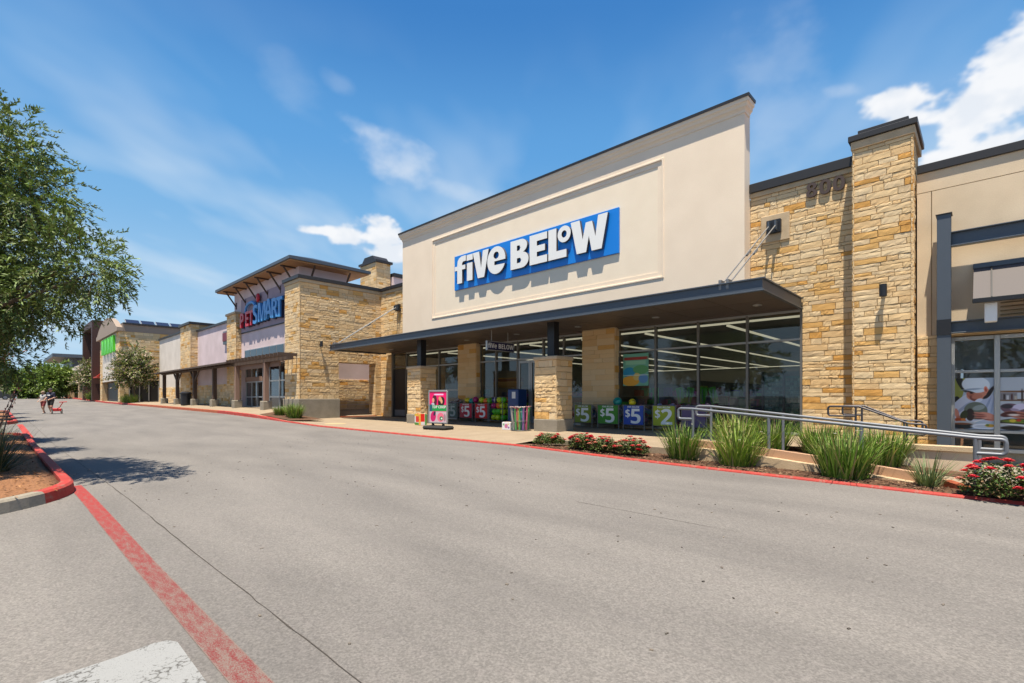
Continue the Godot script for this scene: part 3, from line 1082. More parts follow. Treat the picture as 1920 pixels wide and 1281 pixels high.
func outline(ch: String) -> Array:   # outlines of heavy display letters in a unit square: [outer, holes...] for each piece
	match ch:
		"f": return [[PackedVector2Array([Vector2(.22, 0), Vector2(.66, 0), Vector2(.66, .50), Vector2(.95, .50), Vector2(.95, .66), Vector2(.66, .66), Vector2(.66, .73), Vector2(.74, .79), Vector2(1, .80), Vector2(1, 1), Vector2(.62, 1), Vector2(.40, .95), Vector2(.26, .85), Vector2(.22, .66), Vector2(0, .66), Vector2(0, .50), Vector2(.22, .50)])]]
		"i": return [[PackedVector2Array([Vector2(.04, 0), Vector2(.96, 0), Vector2(.96, .68), Vector2(.04, .68)])], [PackedVector2Array([Vector2(0, .78), Vector2(1, .78), Vector2(1, 1), Vector2(0, 1)])]]
		"v": return [[PackedVector2Array([Vector2(0, 1), Vector2(.40, 1), Vector2(.53, .36), Vector2(.64, 1), Vector2(1, 1), Vector2(.72, 0), Vector2(.32, 0)])]]
		"e":
			var o := ellipse(.5, .5, .5, .5, -4.0, 338.0, 30)
			o.append_array([Vector2(.40, .33), Vector2(.40, .47)])
			return [[o, ellipse(.5, .68, .15, .13, 0, 360, 14)]]
		"B":
			var b := PackedVector2Array([Vector2(0, 0)])
			b.append_array(ellipse(.62, .275, .38, .275, -90, 80, 12))
			b.append_array(ellipse(.58, .765, .34, .235, -72, 90, 12))
			b.append(Vector2(0, 1))
			return [[b, PackedVector2Array([Vector2(.36, .19), Vector2(.54, .19), Vector2(.60, .27), Vector2(.54, .36), Vector2(.36, .36)]), PackedVector2Array([Vector2(.36, .62), Vector2(.50, .62), Vector2(.56, .71), Vector2(.50, .80), Vector2(.36, .80)])]]
		"E": return [[PackedVector2Array([Vector2(0, 0), Vector2(1, 0), Vector2(1, .24), Vector2(.42, .24), Vector2(.42, .40), Vector2(.88, .40), Vector2(.88, .61), Vector2(.42, .61), Vector2(.42, .77), Vector2(1, .77), Vector2(1, 1), Vector2(0, 1)])]]
		"L": return [[PackedVector2Array([Vector2(0, 0), Vector2(1, 0), Vector2(1, .25), Vector2(.45, .25), Vector2(.45, 1), Vector2(0, 1)])]]
		"o": return [[ellipse(.5, .5, .5, .5), ellipse(.5, .5, .2, .22, 0, 360, 16)]]
	return [[PackedVector2Array([Vector2(0, 1), Vector2(.25, 1), Vector2(.335, .40), Vector2(.42, .88), Vector2(.59, .88), Vector2(.68, .40), Vector2(.75, 1), Vector2(1, 1), Vector2(.84, 0), Vector2(.58, 0), Vector2(.505, .46), Vector2(.43, 0), Vector2(.17, 0)])]]

func sign_letter(parent: Node, ch: String, t: Transform3D, size: Vector2, depth: float, face: Material, side: Material) -> void:
	var f := Shape.new()
	var s := Shape.new()
	for piece in outline(ch):
		var loops := []
		for loop in piece:
			var q := PackedVector2Array()
			for p in loop:
				q.append(Vector2(p.x * size.x, p.y * size.y))
			loops.append(q)
		f.prism(loops[0], t, depth, loops.slice(1), true, false, false)
		s.prism(loops[0], t, depth - 0.002, loops.slice(1), false, true, false)
	var o := part(parent, "letter", f, face)
	part(o, "letter_side", s, side)

func make_big_sign() -> void:
	var sg := thing("shop_sign", "long blue sign panel with raised white letters on the cream wall", "sign", Vector3(-12.35, 5.55, -13.64))
	boxed(sg, "panel", Vector3(-16.35, 5.55, -13.634), Vector3(-8.34, 6.985, -13.565), M.sign_blue, 0.006)
	var rows := {"f": [-16.18, -15.48], "i": [-15.43, -15.06], "v": [-15.05, -14.12], "e": [-14.2, -13.2], "B": [-12.93, -12.02], "E": [-11.97, -11.15], "L": [-11.09, -10.3], "o": [-10.68, -10.12], "W": [-10.12, -8.66]}
	for ch in rows:
		var q: Array = rows[ch]
		var lo := 5.79
		var hi := 6.85
		if ch == "o":
			lo = 6.30; hi = 6.86
		if ch == "f":
			lo = 5.76; hi = 6.87
		if ch == "W":
			lo = 5.78; hi = 6.88
		sign_letter(sg, ch, Transform3D(Basis.IDENTITY, Vector3(q[0], lo, -13.55)), Vector2(q[1] - q[0], hi - lo), 0.105, M.white, M.letter_return)

func make_hanging_sign() -> void:
	var hs := thing("hanging_sign", "small dark blue blade sign with white lettering hung under the canopy", "sign", Vector3(-12.15, 2.62, -12.15))
	boxed(hs, "panel", Vector3(-12.18, 2.63, -12.76), Vector3(-12.12, 2.9, -11.5), paint("blade_blue", Color(0.012, 0.014, 0.075), 0.5))
	for q in [[2.605, -12.79, 2.63, -11.47], [2.9, -12.79, 2.925, -11.47], [2.63, -12.79, 2.9, -12.76], [2.63, -11.5, 2.9, -11.47]]:
		boxed(hs, "frame", Vector3(-12.19, q[0], q[1]), Vector3(-12.11, q[2], q[3]), M.aluminium)
	for z in [-11.7, -12.5]:
		tubed(hs, "hanger", [Vector3(-12.15, 2.92, z), Vector3(-12.15, 3.29, z)], 0.012, M.aluminium, 8)
	letters(hs, "fiVe BELOW", 0.16, Transform3D(Basis(Vector3.FORWARD, Vector3.UP, Vector3.RIGHT), Vector3(-12.115, 2.765, -12.13)), 0.006, M.white, 1.0)

func make_canopy_piers() -> void:
	var n := 0
	for q in [[-9.91, -9.06, -11.35, -12.12, "stone pier with a steel post carrying the canopy, beside the noodle bin"], [-16.6, -15.72, -11.35, -12.1, "stone pier with a steel post carrying the canopy, behind the poster stand"]]:
		var a: float = q[0]
		var b: float = q[1]
		var f: float = q[2]
		var k: float = q[3]
		var pier := thing("canopy_pier", q[4], "pier", Vector3((a + b) / 2, walk_y(a, f), f), "stone piers under the canopy")
		boxed(pier, "plinth", Vector3(a - 0.005, -0.12, k - 0.02), Vector3(b + 0.03, 0.36, f + 0.03), M.grey_concrete, 0.015)
		var core := boxed(pier, "core", Vector3(a + 0.04, 0.36, k + 0.04), Vector3(b - 0.04, 2.12, f - 0.045), M.mortar)
		var o := {"heights": [0.10, 0.13, 0.16, 0.22], "lmin": 0.2, "lmax": 0.75, "proud": 0.05, "gap": 0.008}
		var laid := lay(Vector3(a, 0.36, f - 0.045), Vector3.RIGHT, Vector3.BACK, b - a, 1.76, 400 + n, o)
		laid.append_array(lay(Vector3(b - 0.045, 0.36, f), Vector3.FORWARD, Vector3.RIGHT, f - k, 1.76, 410 + n, o))
		laid.append_array(lay(Vector3(a + 0.045, 0.36, k), Vector3.BACK, Vector3.LEFT, f - k, 1.76, 420 + n, o))
		laid.append_array(lay(Vector3(b, 0.36, k + 0.045), Vector3.LEFT, Vector3.FORWARD, b - a, 1.76, 430 + n, o))
		place_stones(core, laid, 200)
		var cap := Shape.new()
		cap.bevel(Vector3(a - 0.03, 2.12, k - 0.03), Vector3(b + 0.03, 2.235, f + 0.03), 0.02)
		part(pier, "capstone", cap, M.limestone)
		var mx := (a + b) / 2
		var post := Shape.new()
		post.bevel(Vector3(mx - 0.13, 2.235, -11.86), Vector3(mx + 0.13, 3.29, -11.6), 0.008)
		part(pier, "post", post, M.dark_metal)
		boxed(pier, "base_plate", Vector3(mx - 0.19, 2.235, -11.92), Vector3(mx + 0.19, 2.255, -11.54), M.dark_metal)
		n += 1


# ---------- the stone wall with the street number, and the tall stone pier ----------
func make_address_wall() -> void:
	var wall := thing("stone_wall", "split limestone wall with dark coping carrying the street number", "wall", Vector3(-3.3, -0.3, -14.1))
	var bk := Shape.new()
	bk.box(Vector3(-4.575, 3.3, -15.4), Vector3(-2.24, 6.42, -14.05))
	bk.box(Vector3(-3.33, -0.5, -15.4), Vector3(-2.24, 3.3, -14.05))
	var core := part(wall, "core", bk, M.mortar)
	var laid := lay(Vector3(-3.34, -0.2, -14.05), Vector3.RIGHT, Vector3.BACK, 1.12, 3.5, 500)
	laid.append_array(lay(Vector3(-4.575, 3.3, -14.05), Vector3.RIGHT, Vector3.BACK, 2.355, 3.02, 501))
	place_stones(core, laid, 300)
	boxed(wall, "frieze", Vector3(-4.575, 6.32, -14.05), Vector3(-2.24, 6.44, -13.985), M.limestone)
	boxed(wall, "coping", Vector3(-4.575, 6.44, -15.4), Vector3(-2.2, 6.68, -13.93), M.coping_metal, 0.012)
	var plate := boxed(wall, "patch", Vector3(-4.3, 5.05, -14.05), Vector3(-3.62, 5.75, -13.985), M.limestone, 0.01)
	plate.set_meta("label", "smooth square limestone block behind the rod anchor")
	var num := thing("house_number", "large brown metal numerals reading 800 on the stone wall", "numerals", Vector3(-2.9, 5.95, -13.95))
	var x := -3.12
	for ch in ["8", "0", "0"]:
		var o := letters(num, ch, 0.34, Transform3D(Basis.IDENTITY, Vector3(x, 6.12, -13.99)), 0.055, M.number_brown, 1.05)
		o.name = "numeral"
		x += 0.285
	var tower := thing("stone_pier", "tall split limestone pier with stepped dark metal cap beside the number wall", "pier", Vector3(-1.67, -0.3, -13.5))
	var core2 := boxed(tower, "core", Vector3(-2.17, -0.5, -15.0), Vector3(-1.16, 6.62, -13.55), M.mortar)
	laid = lay(Vector3(-2.22, -0.3, -13.55), Vector3.RIGHT, Vector3.BACK, 1.11, 6.92, 510)
	laid.append_array(lay(Vector3(-1.16, -0.3, -13.5), Vector3.FORWARD, Vector3.RIGHT, 0.75, 6.92, 511, {"lmax": 0.5}))
	laid.append_array(lay(Vector3(-2.17, -0.3, -14.05), Vector3.BACK, Vector3.LEFT, 0.55, 6.92, 512, {"lmax": 0.5}))
	place_stones(core2, laid, 300)
	boxed(tower, "frieze", Vector3(-2.235, 6.62, -15.0), Vector3(-1.095, 6.80, -13.485), M.limestone, 0.01)
	boxed(tower, "cap", Vector3(-2.28, 6.80, -15.05), Vector3(-1.05, 6.93, -13.44), M.coping_metal, 0.01)
	boxed(tower, "upper_cap", Vector3(-2.12, 6.93, -14.9), Vector3(-1.21, 7.07, -13.6), M.coping_metal, 0.01)
	wall_lamp("black cylinder wall light on the tall limestone pier", Vector3(-1.62, 3.33, -13.33), Vector3(0, 0, -0.17))

func wall_lamp(label: String, at: Vector3, back: Vector3) -> void:
	var l := thing("wall_light", label, "wall light", at, "black cylinder wall lights")
	var s := Shape.new()
	s.lathe(at + Vector3(0, -0.13, 0), [Vector2(0.0, 0.02), Vector2(0.05, 0.02), Vector2(0.065, 0.0), Vector2(0.07, 0.0), Vector2(0.07, 0.26), Vector2(0.0, 0.265)], 18)
	part(l, "housing", s, M.dark_metal)
	tubed(l, "arm", [at, at + back], 0.035, M.dark_metal, 10)


# ---------- pictures that are prints ----------
func picture(w: int, h: int, bg: Color, shapes: Array, soft := 1.6) -> ImageTexture:   # shapes: [cx, cy, rx, ry, turn, colour, square] in shares of the sheet, y down
	var im := Image.create(w, h, false, Image.FORMAT_RGB8)
	im.fill(bg)
	for s in shapes:
		var cx: float = s[0] * w
		var cy: float = s[1] * h
		var rx: float = s[2] * w
		var ry: float = s[3] * h
		var reach := maxf(rx, ry) * 1.5
		var ca := cos(deg_to_rad(s[4]))
		var sa := sin(deg_to_rad(s[4]))
		var square: bool = s.size() > 6
		for i in range(maxi(0, int(cx - reach)), mini(w, int(cx + reach) + 1)):
			for j in range(maxi(0, int(cy - reach)), mini(h, int(cy + reach) + 1)):
				var dx := i + 0.5 - cx
				var dy := j + 0.5 - cy
				var x := (dx * ca + dy * sa) / rx
				var y := (dy * ca - dx * sa) / ry
				var q := maxf(absf(x), absf(y)) if square else sqrt(x * x + y * y)
				var a := clampf((1.0 - q) * minf(rx, ry) / soft + 0.5, 0.0, 1.0)
				if a > 0.0:
					im.set_pixel(i, j, im.get_pixel(i, j).lerp(s[5], a * s[5].a))
	return tex(im)

func print_sheet(called: String, t: ImageTexture, rough := 0.5) -> StandardMaterial3D:
	var m := paint(called, Color(1, 1, 1), rough)
	m.albedo_texture = t
	return m

func printed(parent: Node, called: String, p: Vector3, u: Vector3, up: Vector3, out: Vector3, mat: Material, thick := 0.004) -> MeshInstance3D:   # a thin printed sheet; p is its lower left corner, seen from outside
	var s := Shape.new()
	s.tri(p, p + u, p + u + up, out, out, out, Vector2(0, 1), Vector2(1, 1), Vector2(1, 0))
	s.tri(p, p + u + up, p + up, out, out, out, Vector2(0, 1), Vector2(1, 0), Vector2(0, 0))
	var b := -out * thick
	s.tri(p + b, p + u + b, p + u + up + b, -out, -out, -out, Vector2(0, 1), Vector2(1, 1), Vector2(1, 0))
	s.tri(p + b, p + u + up + b, p + up + b, -out, -out, -out, Vector2(0, 1), Vector2(1, 0), Vector2(0, 0))
	return part(parent, called, s, mat)


# ---------- the restaurant at the right ----------
func make_restaurant() -> void:
	var b := thing("restaurant_building", "tan stucco restaurant with exposed steel frame, metal awning and picture windows", "restaurant", Vector3(3, -0.4, -14.0))
	var w := Shape.new()
	w.box(Vector3(-1.1, -0.5, -15.4), Vector3(-0.56, 5.88, -14.03))
	w.box(Vector3(-0.56, 2.30, -15.4), Vector3(8, 5.88, -14.03))
	part(b, "wall", w, M.mortar)
	boxed(b, "wall_panel", Vector3(-1.1, 5.465, -14.03), Vector3(8, 5.88, -14.0), M.tan_stucco)
	boxed(b, "wall_panel", Vector3(-1.1, 2.34, -14.03), Vector3(-0.865, 5.45, -14.0), M.tan_stucco)
	boxed(b, "wall_panel", Vector3(-0.85, 2.34, -14.03), Vector3(8, 5.45, -14.0), M.tan_stucco)
	boxed(b, "coping", Vector3(-1.1, 5.88, -15.4), Vector3(8, 6.06, -13.95), M.coping_metal, 0.01)
	boxed(b, "wall_panel", Vector3(-0.56, -0.5, -15.4), Vector3(8, -0.12, -14.16), M.grey_concrete)
	var base := boxed(b, "stone_base", Vector3(-1.1, -0.5, -14.03), Vector3(-0.78, 2.34, -13.97), M.mortar)
	place_stones(base, lay(Vector3(-1.09, -0.4, -13.97), Vector3.RIGHT, Vector3.BACK, 0.33, 2.74, 520, {"lmin": 0.15, "lmax": 0.33}), 60)
	# steel frame
	for x in [-0.64, 3.6]:
		var c := Shape.new()
		c.bevel(Vector3(x - 0.11, -0.35, -13.64), Vector3(x + 0.11, 4.8, -13.615), 0.004)
		c.bevel(Vector3(x - 0.11, -0.35, -13.86), Vector3(x + 0.11, 4.8, -13.835), 0.004)
		c.box(Vector3(x - 0.012, -0.35, -13.835), Vector3(x + 0.012, 4.8, -13.64))
		part(b, "column", c, M.steel_blue_grey)
		boxed(b, "column_cap", Vector3(x - 0.13, 4.8, -13.88), Vector3(x + 0.13, 4.815, -13.59), M.dark_metal)
		boxed(b, "joint_plate", Vector3(x - 0.115, 2.3, -13.615), Vector3(x + 0.115, 2.62, -13.60), M.dark_metal)
	for q in [[4.13, 4.43], [2.33, 2.58]]:
		var s := Shape.new()
		s.box(Vector3(-0.53, q[0] + 0.02, -13.76), Vector3(8, q[1] - 0.02, -13.74))
		s.bevel(Vector3(-0.53, q[1] - 0.02, -13.83), Vector3(8, q[1], -13.67), 0.003)
		s.bevel(Vector3(-0.53, q[0], -13.83), Vector3(8, q[0] + 0.02, -13.67), 0.003)
		part(b, "beam", s, M.steel_blue_grey)
	# sloping metal awning
	var aw := Node3D.new()
	aw.name = "awning"
	b.add_child(aw)
	var grey := paint("awning_grey", Color(0.085, 0.072, 0.075), 0.65)
	var x := -0.19
	var widths := [0.27, 0.62, 0.62, 0.62, 0.62, 0.62]
	for wd in widths:
		var s := Shape.new()
		var top := Vector3(x, 3.66, -13.92)
		var low := Vector3(x, 2.92, -13.2)
		s.quad(top, top + Vector3(wd - 0.012, 0, 0), low + Vector3(wd - 0.012, 0, 0), low, Vector3(0, 1, 1))
		s.quad(top - Vector3(0, 0.02, 0), top + Vector3(wd - 0.012, -0.02, 0), low + Vector3(wd - 0.012, -0.02, 0), low - Vector3(0, 0.02, 0), Vector3(0, -1, -1))
		part(aw, "awning_panel", s, grey)
		var rib := Shape.new()
		rib.bar(top + Vector3(wd - 0.006, 0.008, 0), low + Vector3(wd - 0.006, 0.008, 0), 0.022, 0.035)
		part(aw, "rib", rib, M.dark_metal)
		x += wd
	var ed := Shape.new()
	ed.bevel(Vector3(-0.2, 2.84, -13.24), Vector3(x, 2.93, -13.17), 0.006)
	part(aw, "edge_rail", ed, M.dark_metal)
	var hd := Shape.new()
	hd.bevel(Vector3(-0.2, 3.64, -14.0), Vector3(x, 3.74, -13.88), 0.006)
	part(aw, "head_rail", hd, M.steel_blue_grey)
	for y in [2.66, 2.74, 2.82, 2.90, 2.98]:
		var sl := Shape.new()
		sl.boxt(Transform3D(Basis(Vector3.RIGHT, 0.5), Vector3(4.1, y, -13.97)), Vector3(7.8, 0.012, 0.07))
		part(b, "louvre", sl, M.limestone)
	boxed(b, "speaker_box", Vector3(-0.03, 2.47, -13.5), Vector3(0.15, 2.84, -13.3), M.white, 0.012)
	# windows
	var xs := [-0.53, 0.155, 0.84, 1.53, 2.2, 2.9, 3.6]
	for i in xs.size():
		boxed(b, "mullion", Vector3(xs[i] - 0.045, -0.1, -14.15), Vector3(xs[i] + 0.045, 2.28, -14.05), M.aluminium, 0.006)
	for q in [[-0.11, -0.03], [0.28, 0.34], [1.52, 1.58], [2.2, 2.28]]:
		for i in xs.size() - 1:
			boxed(b, "transom", Vector3(xs[i] + 0.045, q[0], -14.14), Vector3(xs[i + 1] - 0.045, q[1], -14.06), M.aluminium, 0.006)
	for i in xs.size() - 1:
		for q in [[-0.03, 0.28], [0.34, 1.52], [1.58, 2.2]]:
			boxed(b, "pane", Vector3(xs[i] + 0.045, q[0], -14.102), Vector3(xs[i + 1] - 0.045, q[1], -14.10), M.glass)
	boxed(b, "blind", Vector3(-0.48, 1.6, -14.2), Vector3(0.11, 2.19, -14.18), paint("blind_grey", Color(0.55, 0.60, 0.64), 0.7))
	boxed(b, "room_floor", Vector3(-0.5, -0.5, -20), Vector3(8, -0.36, -15.4), M.interior_wall)
	boxed(b, "room_back", Vector3(-0.5, -0.4, -20.1), Vector3(8, 3, -20), M.interior_wall)
	boxed(b, "room_side", Vector3(-0.7, -0.4, -20.1), Vector3(-0.56, 3, -15.4), M.interior_wall)
	boxed(b, "room_ceiling", Vector3(-0.7, 3.0, -20.1), Vector3(8, 3.1, -15.4), M.interior_wall)
	var skin := Color(0.80, 0.52, 0.42)
	var skin2 := Color(0.66, 0.38, 0.30)
	var chef := picture(220, 300, Color(0.66, 0.72, 0.80), [
		[0.08, 0.20, 0.17, 0.34, 12, Color(0.55, 0.57, 0.26)], [0.17, 0.10, 0.09, 0.20, -30, Color(0.16, 0.15, 0.11)], [0.05, 0.42, 0.08, 0.06, 0, Color(0.10, 0.09, 0.09)],
		[0.40, 0.60, 0.66, 0.28, -34, Color(0.78, 0.80, 0.88)], [0.78, 0.58, 0.42, 0.28, 32, Color(0.70, 0.74, 0.84)], [0.20, 0.60, 0.26, 0.03, -40, Color(0.60, 0.64, 0.76)], [0.84, 0.52, 0.03, 0.16, 24, Color(0.56, 0.61, 0.74)], [0.95, 0.58, 0.025, 0.14, 10, Color(0.60, 0.66, 0.78)],
		[0.60, 0.31, 0.30, 0.12, -14, skin], [0.44, 0.35, 0.12, 0.055, 28, skin2], [0.48, 0.40, 0.10, 0.045, 30, Color(0.50, 0.28, 0.24)], [0.35, 0.31, 0.05, 0.035, 30, Color(0.72, 0.44, 0.36)], [0.58, 0.36, 0.14, 0.05, -10, Color(0.74, 0.46, 0.37)],
		[0.54, 0.13, 0.36, 0.16, 5, Color(0.86, 0.90, 0.95)], [0.44, 0.22, 0.26, 0.018, -4, Color(0.60, 0.66, 0.75)], [0.40, 0.27, 0.11, 0.014, 14, Color(0.22, 0.13, 0.11)], [0.43, 0.295, 0.035, 0.012, 10, Color(0.16, 0.09, 0.08)],
		[0.80, 0.23, 0.050, 0.065, -10, Color(0.88, 0.52, 0.42)], [0.80, 0.235, 0.022, 0.035, -10, Color(0.62, 0.28, 0.24)], [0.90, 0.28, 0.05, 0.13, 32, Color(0.13, 0.09, 0.10)], [0.82, 0.36, 0.11, 0.028, -34, Color(0.15, 0.10, 0.11)], [0.62, 0.44, 0.10, 0.035, -20, Color(0.82, 0.85, 0.93)],
		[0.54, 0.64, 0.30, 0.17, 0, Color(0.40, 0.44, 0.40)], [0.40, 0.72, 0.11, 0.12, 0, Color(0.19, 0.14, 0.13)], [0.24, 0.73, 0.09, 0.10, 30, Color(0.20, 0.23, 0.12)], [0.62, 0.58, 0.16, 0.05, -12, Color(0.58, 0.62, 0.62)],
		[0.84, 0.75, 0.24, 0.075, 16, Color(0.82, 0.55, 0.48)], [0.63, 0.69, 0.13, 0.020, 8, Color(0.78, 0.50, 0.43)], [0.62, 0.725, 0.14, 0.020, 4, Color(0.74, 0.45, 0.39)], [0.64, 0.765, 0.13, 0.018, -4, Color(0.70, 0.42, 0.36)], [0.62, 0.708, 0.13, 0.007, 6, Color(0.40, 0.20, 0.18)], [0.63, 0.747, 0.13, 0.007, 0, Color(0.40, 0.20, 0.18)], [0.70, 0.80, 0.20, 0.010, 4, Color(0.45, 0.24, 0.21)],
		[0.05, 0.70, 0.06, 0.10, -14, Color(0.80, 0.52, 0.44)], [0.09, 0.79, 0.05, 0.05, 20, Color(0.70, 0.42, 0.35)], [0.15, 0.84, 0.16, 0.05, 12, Color(0.64, 0.28, 0.14)], [0.22, 0.82, 0.06, 0.03, 0, Color(0.80, 0.46, 0.20)], [0.60, 0.84, 0.16, 0.008, -18, Color(0.92, 0.92, 0.90)],
		[0.22, 0.92, 0.38, 0.075, 0, Color(0.70, 0.72, 0.76)], [0.20, 0.945, 0.32, 0.055, 0, Color(0.11, 0.13, 0.15)], [0.18, 0.90, 0.24, 0.02, 0, Color(0.50, 0.30, 0.20)], [0.78, 0.945, 0.36, 0.055, 0, Color(0.88, 0.90, 0.95)], [0.76, 0.94, 0.24, 0.03, 0, Color(0.74, 0.77, 0.84)], [0.90, 0.925, 0.12, 0.030, 0, Color(0.74, 0.58, 0.22)], [0.84, 0.915, 0.04, 0.02, 0, Color(0.35, 0.46, 0.16)]], 4.0)
	var food := picture(220, 300, Color(0.70, 0.73, 0.78), [
		[0.45, 0.27, 0.5, 0.016, 0, Color(0.44, 0.30, 0.20), 1], [0.45, 0.43, 0.5, 0.018, 0, Color(0.40, 0.27, 0.18), 1], [0.52, 0.35, 0.02, 0.1, 0, Color(0.20, 0.14, 0.11), 1], [0.2, 0.36, 0.2, 0.065, 0, Color(0.50, 0.48, 0.50), 1], [0.10, 0.37, 0.025, 0.05, 0, Color(0.22, 0.18, 0.18), 1], [0.18, 0.38, 0.03, 0.04, 0, Color(0.78, 0.78, 0.80), 1], [0.28, 0.37, 0.02, 0.05, 0, Color(0.30, 0.16, 0.14), 1], [0.37, 0.385, 0.03, 0.035, 0, Color(0.70, 0.66, 0.60), 1],
		[0.78, 0.42, 0.22, 0.17, 0, Color(0.55, 0.42, 0.30), 1], [0.82, 0.35, 0.17, 0.035, 0, Color(0.26, 0.28, 0.42), 1], [0.82, 0.44, 0.17, 0.03, 0, Color(0.62, 0.60, 0.62), 1], [0.82, 0.52, 0.17, 0.03, 0, Color(0.18, 0.17, 0.24), 1], [0.9, 0.15, 0.1, 0.06, 0, Color(0.58, 0.36, 0.32)], [0.92, 0.13, 0.05, 0.02, 0, Color(0.12, 0.09, 0.10)],
		[0.3, 0.60, 0.30, 0.10, 10, Color(0.40, 0.30, 0.36)], [0.46, 0.56, 0.18, 0.06, -10, Color(0.80, 0.77, 0.88)], [0.16, 0.55, 0.14, 0.04, 0, Color(0.20, 0.18, 0.22)], [0.36, 0.62, 0.12, 0.03, 12, Color(0.62, 0.56, 0.66)],
		[0.55, 0.72, 0.45, 0.07, 8, Color(0.68, 0.42, 0.35)], [0.62, 0.70, 0.30, 0.012, 8, Color(0.42, 0.22, 0.19)], [0.58, 0.74, 0.30, 0.010, 8, Color(0.40, 0.20, 0.18)], [0.2, 0.70, 0.2, 0.05, -8, Color(0.30, 0.14, 0.13)], [0.32, 0.71, 0.14, 0.02, 0, Color(0.88, 0.82, 0.80)],
		[0.45, 0.85, 0.50, 0.07, 0, Color(0.20, 0.17, 0.14)], [0.45, 0.83, 0.42, 0.035, 0, Color(0.40, 0.48, 0.14)], [0.30, 0.82, 0.08, 0.03, 0, Color(0.80, 0.70, 0.22)], [0.44, 0.81, 0.06, 0.025, 0, Color(0.72, 0.22, 0.12)], [0.6, 0.83, 0.07, 0.02, 0, Color(0.26, 0.40, 0.10)], [0.72, 0.82, 0.05, 0.02, 0, Color(0.82, 0.76, 0.40)], [0.45, 0.90, 0.54, 0.016, 3, Color(0.88, 0.89, 0.92)], [0.85, 0.95, 0.15, 0.05, 0, Color(0.06, 0.38, 0.34)], [0.3, 0.96, 0.3, 0.04, 0, Color(0.14, 0.10, 0.09)]], 4.0)
	var names := ["window poster of a chef in white leaning over plates", "window poster of plated food before kitchen shelves"]
	for i in 2:
		var p := thing("window_poster", names[i], "poster", Vector3(xs[i] + 0.34, 0.36, -14.12))
		printed(p, "sheet", Vector3(xs[i] + 0.045, 0.35, -14.088), Vector3(xs[i + 1] - xs[i] - 0.09, 0, 0), Vector3(0, 1.06, 0), Vector3.BACK, print_sheet("poster_%d" % i, [chef, food][i]))


